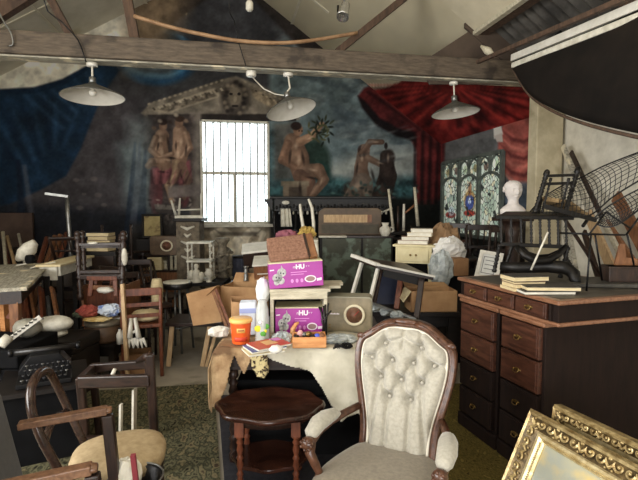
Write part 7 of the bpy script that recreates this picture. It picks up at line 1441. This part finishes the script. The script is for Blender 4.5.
for x in (-.17, .17):
    for y in (.02, .26): m = MB(); m.bar((x, y, hT - .20), (x * 1.05, y, 0), .04, .04, w2=.028, h2=.028); m.build('leg', cream, t, bevel=.004)
zb5 = zk + hT + .002; Rr = Matrix.Rotation(RZ - .35, 3, 'Z')
for k in range(4): bp5 = cb_ + Rr @ Vector((-.02 + .015 * k + .04 * (k > 1), .13, 0)); book(('lowest of the four books on the cream bedside table', 'second lowest of the four books on the cream bedside table', 'third book up on the cream bedside table', 'topmost book on the cream bedside table')[k], (bp5.x, bp5.y, zb5 + .042 * k), RZ - .3 + .12 * (k % 2), .32 - .03 * k, .2, .041, (mat('cover_pinkish', (176, 150, 136), rough=.7), cov_b, cov_c, mat('cover_white', (206, 196, 180), rough=.7))[k], 'books on the cream bedside table', pages=paper)
# dark chest behind the desk with bag, boxes and framed print
zD = zz(276, 4.6) ; t = simple_box('dark_blanket_chest', 'tall dark chest between the bedside table and the desk', 'chest', 447, 520, 276, 500, 4.75, .6, black_m, zbase=0); 
m = MB(); m.b2(-.42, .42, -.012, 0, .1, .7); m.build('front_panel', wood_black, t)
zD = zz(276, 4.75) + .002
for nm, px, Z, r, mt, lab, sd, cat in (('white_paper_bag', 450, 4.95, (.17, .12, .13), mat('printed_paper', (216, 214, 210), (236, 234, 230), 6, rough=.8), 'crumpled white printed paper bag on the tall dark chest', 101, 'bag'), ('brown_sack', 445, 5.2, (.16, .14, .25), mat('sack', (126, 98, 70), (160, 128, 94), 8, rough=.9), 'brown sacking bundle behind the white paper bag', 103, 'sack'), ('clear_plastic_bag', 442, 4.72, (.12, .08, .17), plastic_g, 'grey clear plastic bag slumped beside the bedside table', 105, 'bag')):
    c = at(px, Z, zD + r[2] * (1.0 if nm != 'clear_plastic_bag' else .35)); c.z = c.z if nm != 'white_paper_bag' else zz(251, Z); m = MB(); m.blob(c, r, sd, .28, 24, freq=3, smooth=False); solo(m, nm, mt, lab, cat)
simple_box('cardboard_box', 'small brown cardboard box on the tall dark chest right of the white bag', 'box', 455, 471, 259, 276, 4.7, .2, card_d, rz=.25, zbase=zD)
a, b, c = W(480.5, 250, 4.68), W(504, 254, 4.60), W(474, 275.8, 4.62)
c.z = zD + .004
frm('white framed engraving leaning on the tall dark chest behind the desk', a, b, c, .035, white_p, mat('print_sheet', (206, 206, 202), (224, 224, 220), 9, rough=.8), .02, 'framed_print', 'print', mount=mat('engraving_ink', (92, 92, 92), rough=.9))
# dark bentwood chairs between chest and leaded window
bc2 = chair('dark bentwood chair before the leaded window, nearest the corner', 'dark chairs before the leaded window', .40, .38, .95, 1.38, wood_dark, rails=2, spind=True, nm='high_chair'); p = at(462, 6.5); put(bc2, (p.x, p.y, 0), RZ + 2.6)
for lab, px, Z, rz in (('dark high chair before the leaded window, in the middle of three', 480, 6.0, 2.9), ('dark high chair before the leaded window, nearest the bust', 499, 5.5, 3.1)): copy_tree(bc2, lab, 'dark chairs before the leaded window', at(px, Z), RZ + rz)
for lab, px, Z, py, r, mt in (('brown leather bag slung among the dark high chairs', 466, 6.45, 246, (.13, .08, .10), mat('brown_leather', (72, 46, 36), (98, 66, 52), 10, rough=.5)), ('dark felt hat on the middle dark high chair', 482, 5.98, 244, (.10, .09, .06), dark_cloth)):
    m = MB(); c = at(px, Z, .955 + r[2]); m.blob(c, r, int(px), .12, 16); solo(m, 'leather_bag' if px < 480 else 'felt_hat', mt, lab, 'bag' if px < 480 else 'hat')

# ================================================================ pendant lamps and roof fittings
def pendant(label, cap, apex, rim_c, dia, axis=None):
    t = thing('pendant_lamp', label, 'lamp', rim_c, 0, 'enamel pendant lamps under the beam'); ax = (apex - rim_c).normalized() if axis is None else axis; hh_ = (apex - rim_c).length; r = dia / 2
    m = MB(); m.lathe([(r, 0), (r * 1.01, .004), (r * .97, .014), (r * .55, hh_ * .52), (r * .14, hh_ * .92), (r * .12, hh_)], rim_c, rim_c + ax, 40, caps=False); wb(m, 'lamp_shade', enamel, t)
    m = MB(); m.lathe([(r * .985, .002), (r * .95, .010), (r * .53, hh_ * .48), (r * .13, hh_ * .88), (.001, hh_ * .89)], rim_c, rim_c + ax, 40, caps=False); wb(m, 'shade_lining', enamel_w, t)
    m = MB(); m.ell(rim_c + ax * (hh_ * .32), .034, 12); m.lathe([(.018, hh_ * .4), (.022, hh_ * .8)], rim_c, rim_c + ax, 10); wb(m, 'bulb', enamel_w, t)
    m = MB(); m.lathe([(.03, hh_ - .01), (.03, hh_ + .05), (.012, hh_ + .06)], rim_c, rim_c + ax, 12); wb(m, 'lamp_holder', metal_g, t)
    return t
Zl = W(93, 60, 4.55)
def beam_pt(px, dv=0): p = V(px, 60, VT + dv); return Vector((p.x, p.y, BZ - .03))
c1_ = beam_pt(92, -.02); D1 = (c1_ - CAM).dot(FW)
t = pendant('leftmost conical enamel pendant lamp, before the painted blue curtain', c1_, W(92.5, 83, D1), W(93, 97.5, D1), 60 * D1 / 473)
m = MB(); m.tube([c1_, W(92.5, 82, D1)], .009, 8); wb(m, 'rod', white_old, t); m = MB(); m.lathe([(.05, -.03), (.05, 0)], c1_, n=14); wb(m, 'ceiling_cap', white_p, t)
c2_ = beam_pt(288, -.02); D2 = (c2_ - CAM).dot(FW); ax = (RT * .30 + UP * .90 - FW * -.30).normalized(); ax = (RT * -.26 + UP * .95 + FW * .10).normalized()
t = pendant('tilted enamel pendant lamp hanging before the right side of the window', c2_, W(287, 97, D2), W(291.5, 110.5, D2), 51 * D2 / 473, ax)
m = MB(); m.tube([c2_, W(289, 82, D2), W(290, 88, D2), W(287, 92, D2), W(286, 97, D2)], .009, 8); wb(m, 'cord', white_old, t); m = MB(); m.lathe([(.05, -.03), (.05, 0)], c2_, n=14); wb(m, 'ceiling_cap', white_p, t)
c3_ = beam_pt(454, -.02); D3_ = (c3_ - CAM).dot(FW)
t = pendant('rightmost conical enamel pendant lamp, before the painted red drapery', c3_, W(454.5, 101, D3_), W(455.5, 113.5, D3_), 47 * D3_ / 473)
m = MB(); m.tube([c3_, W(454.5, 100, D3_)], .008, 8); wb(m, 'rod', white_old, t); m = MB(); m.lathe([(.045, -.03), (.045, 0)], c3_, n=14); wb(m, 'ceiling_cap', white_p, t)
c4 = beam_pt(251, -.02); t = thing('junction_box', 'small white junction box under the beam with a drooping cable to the tilted lamp', 'junction box', c4, RZ); m = MB(); m.lathe([(.045, -.05), (.05, -.04), (.05, 0)], c4, n=14); wb(m, 'box_body', white_p, t)
m = MB(); m.tube([c4 - Vector((0, 0, .04)), W(256, 81, D2 + .04), W(264, 89, D2 + .04), W(275, 94, D2 + .04), W(284, 95.5, D2)], .006, 6); wb(m, 'cable', white_old, t)
# bent lath, cables
m = MB(); pts = [V(-10, 2, VT - .3), V(60, 5, VT - .28)] * 0 + [V(134, 16, VT - .20), V(170, 27, VT - .22), V(205, 35, VT - .24), V(240, 41, VT - .25), V(280, 43, VT - .25), V(315, 40, VT - .22), V(357, 33, VT - .16)]
pp = [interp(pts, i / 30) for i in range(31)]; m.tube(pp, .022, 8, sq=.8); solo(m, 'bent_lath', mat('lath_wood', (132, 100, 70), (164, 130, 96), 8, rough=.6), 'long bent wooden lath slung along the top of the beam', 'lath')
for nm, pts, r, lab in (('cable', [V(-2, 10, VT - .14), V(4, 22, VT - .14), V(11, 33, VT - .14), V(13, 44, VT - .13), V(9, 46, VT - .13)], .008, 'grey cable hooked over the beam at the far left'), ('cable', [Vector((V(42, -6, VT - .2).x, V(42, -6, VT - .2).y, roof_z(V(42, -6, VT - .2).x) - .02)), V(42, -6, VT - .2), V(62, 22, VT - .13), V(78, 40, VT - .13), V(86, 62, VT - .13)], .006, 'thin cable running down to the leftmost pendant lamp'), ('cable', [Vector((V(228, -10, VT - .3).x, VT - .3, roof_z(V(228, -10, VT - .3).x) - .02)), V(228, -10, VT - .3), V(234, 20, VT - .2), V(238, 40, VT - .14), V(246, 66, VT - .13)], .005, 'thin cable from the roof to the junction box')):
    m = MB(); m.tube([interp(pts, i / 12) for i in range(13)], r, 6); solo(m, nm, metal_g if 'thin' not in lab else metal_b, lab, 'cable')
# spotlight and lamp holder hung from the roof
p0_ = W(344, -14, 4.3); t = thing('spotlight', 'small chrome spotlight hanging from the roof right of the ridge', 'spotlight', W(343, 14, 4.3), 0)
m = MB(); m.tube([W(344, 2, 4.3), Vector((W(344, 2, 4.3).x, W(344, 2, 4.3).y, roof_z(W(344, 2, 4.3).x)))], .012, 8); wb(m, 'stem', metal_g, t); m = MB(); a = W(346, 3, 4.3); b = W(341, 23, 4.2); d = (b - a).normalized(); m.lathe([(.03, 0), (.04, .02), (.042, .09), (.055, .15), (.058, .18), (.05, .18), (.03, .16), (.001, .16)], a, b, 16); wb(m, 'spotlight_head', mat('chrome', (190, 190, 188), rough=.2, metal=.9), t); m = MB(); m.tube([W(338, 6, 4.3), W(338, 14, 4.25), W(344, 14, 4.25)], .012, 6); wb(m, 'bracket', metal_b, t)
q0 = W(249.5, 6, 4.6); t = thing('bulb_holder', 'white bulb holder hanging from the ridge at the top', 'lamp holder', q0, 0); m = MB(); m.lathe([(.022, -.05), (.036, -.03), (.036, .03), (.015, .06)], q0, n=12); wb(m, 'holder', white_old, t); m = MB(); m.tube([q0 + Vector((0, 0, .05)), Vector((q0.x, q0.y, roof_z(q0.x)))], .006, 6); wb(m, 'cord', white_old, t)
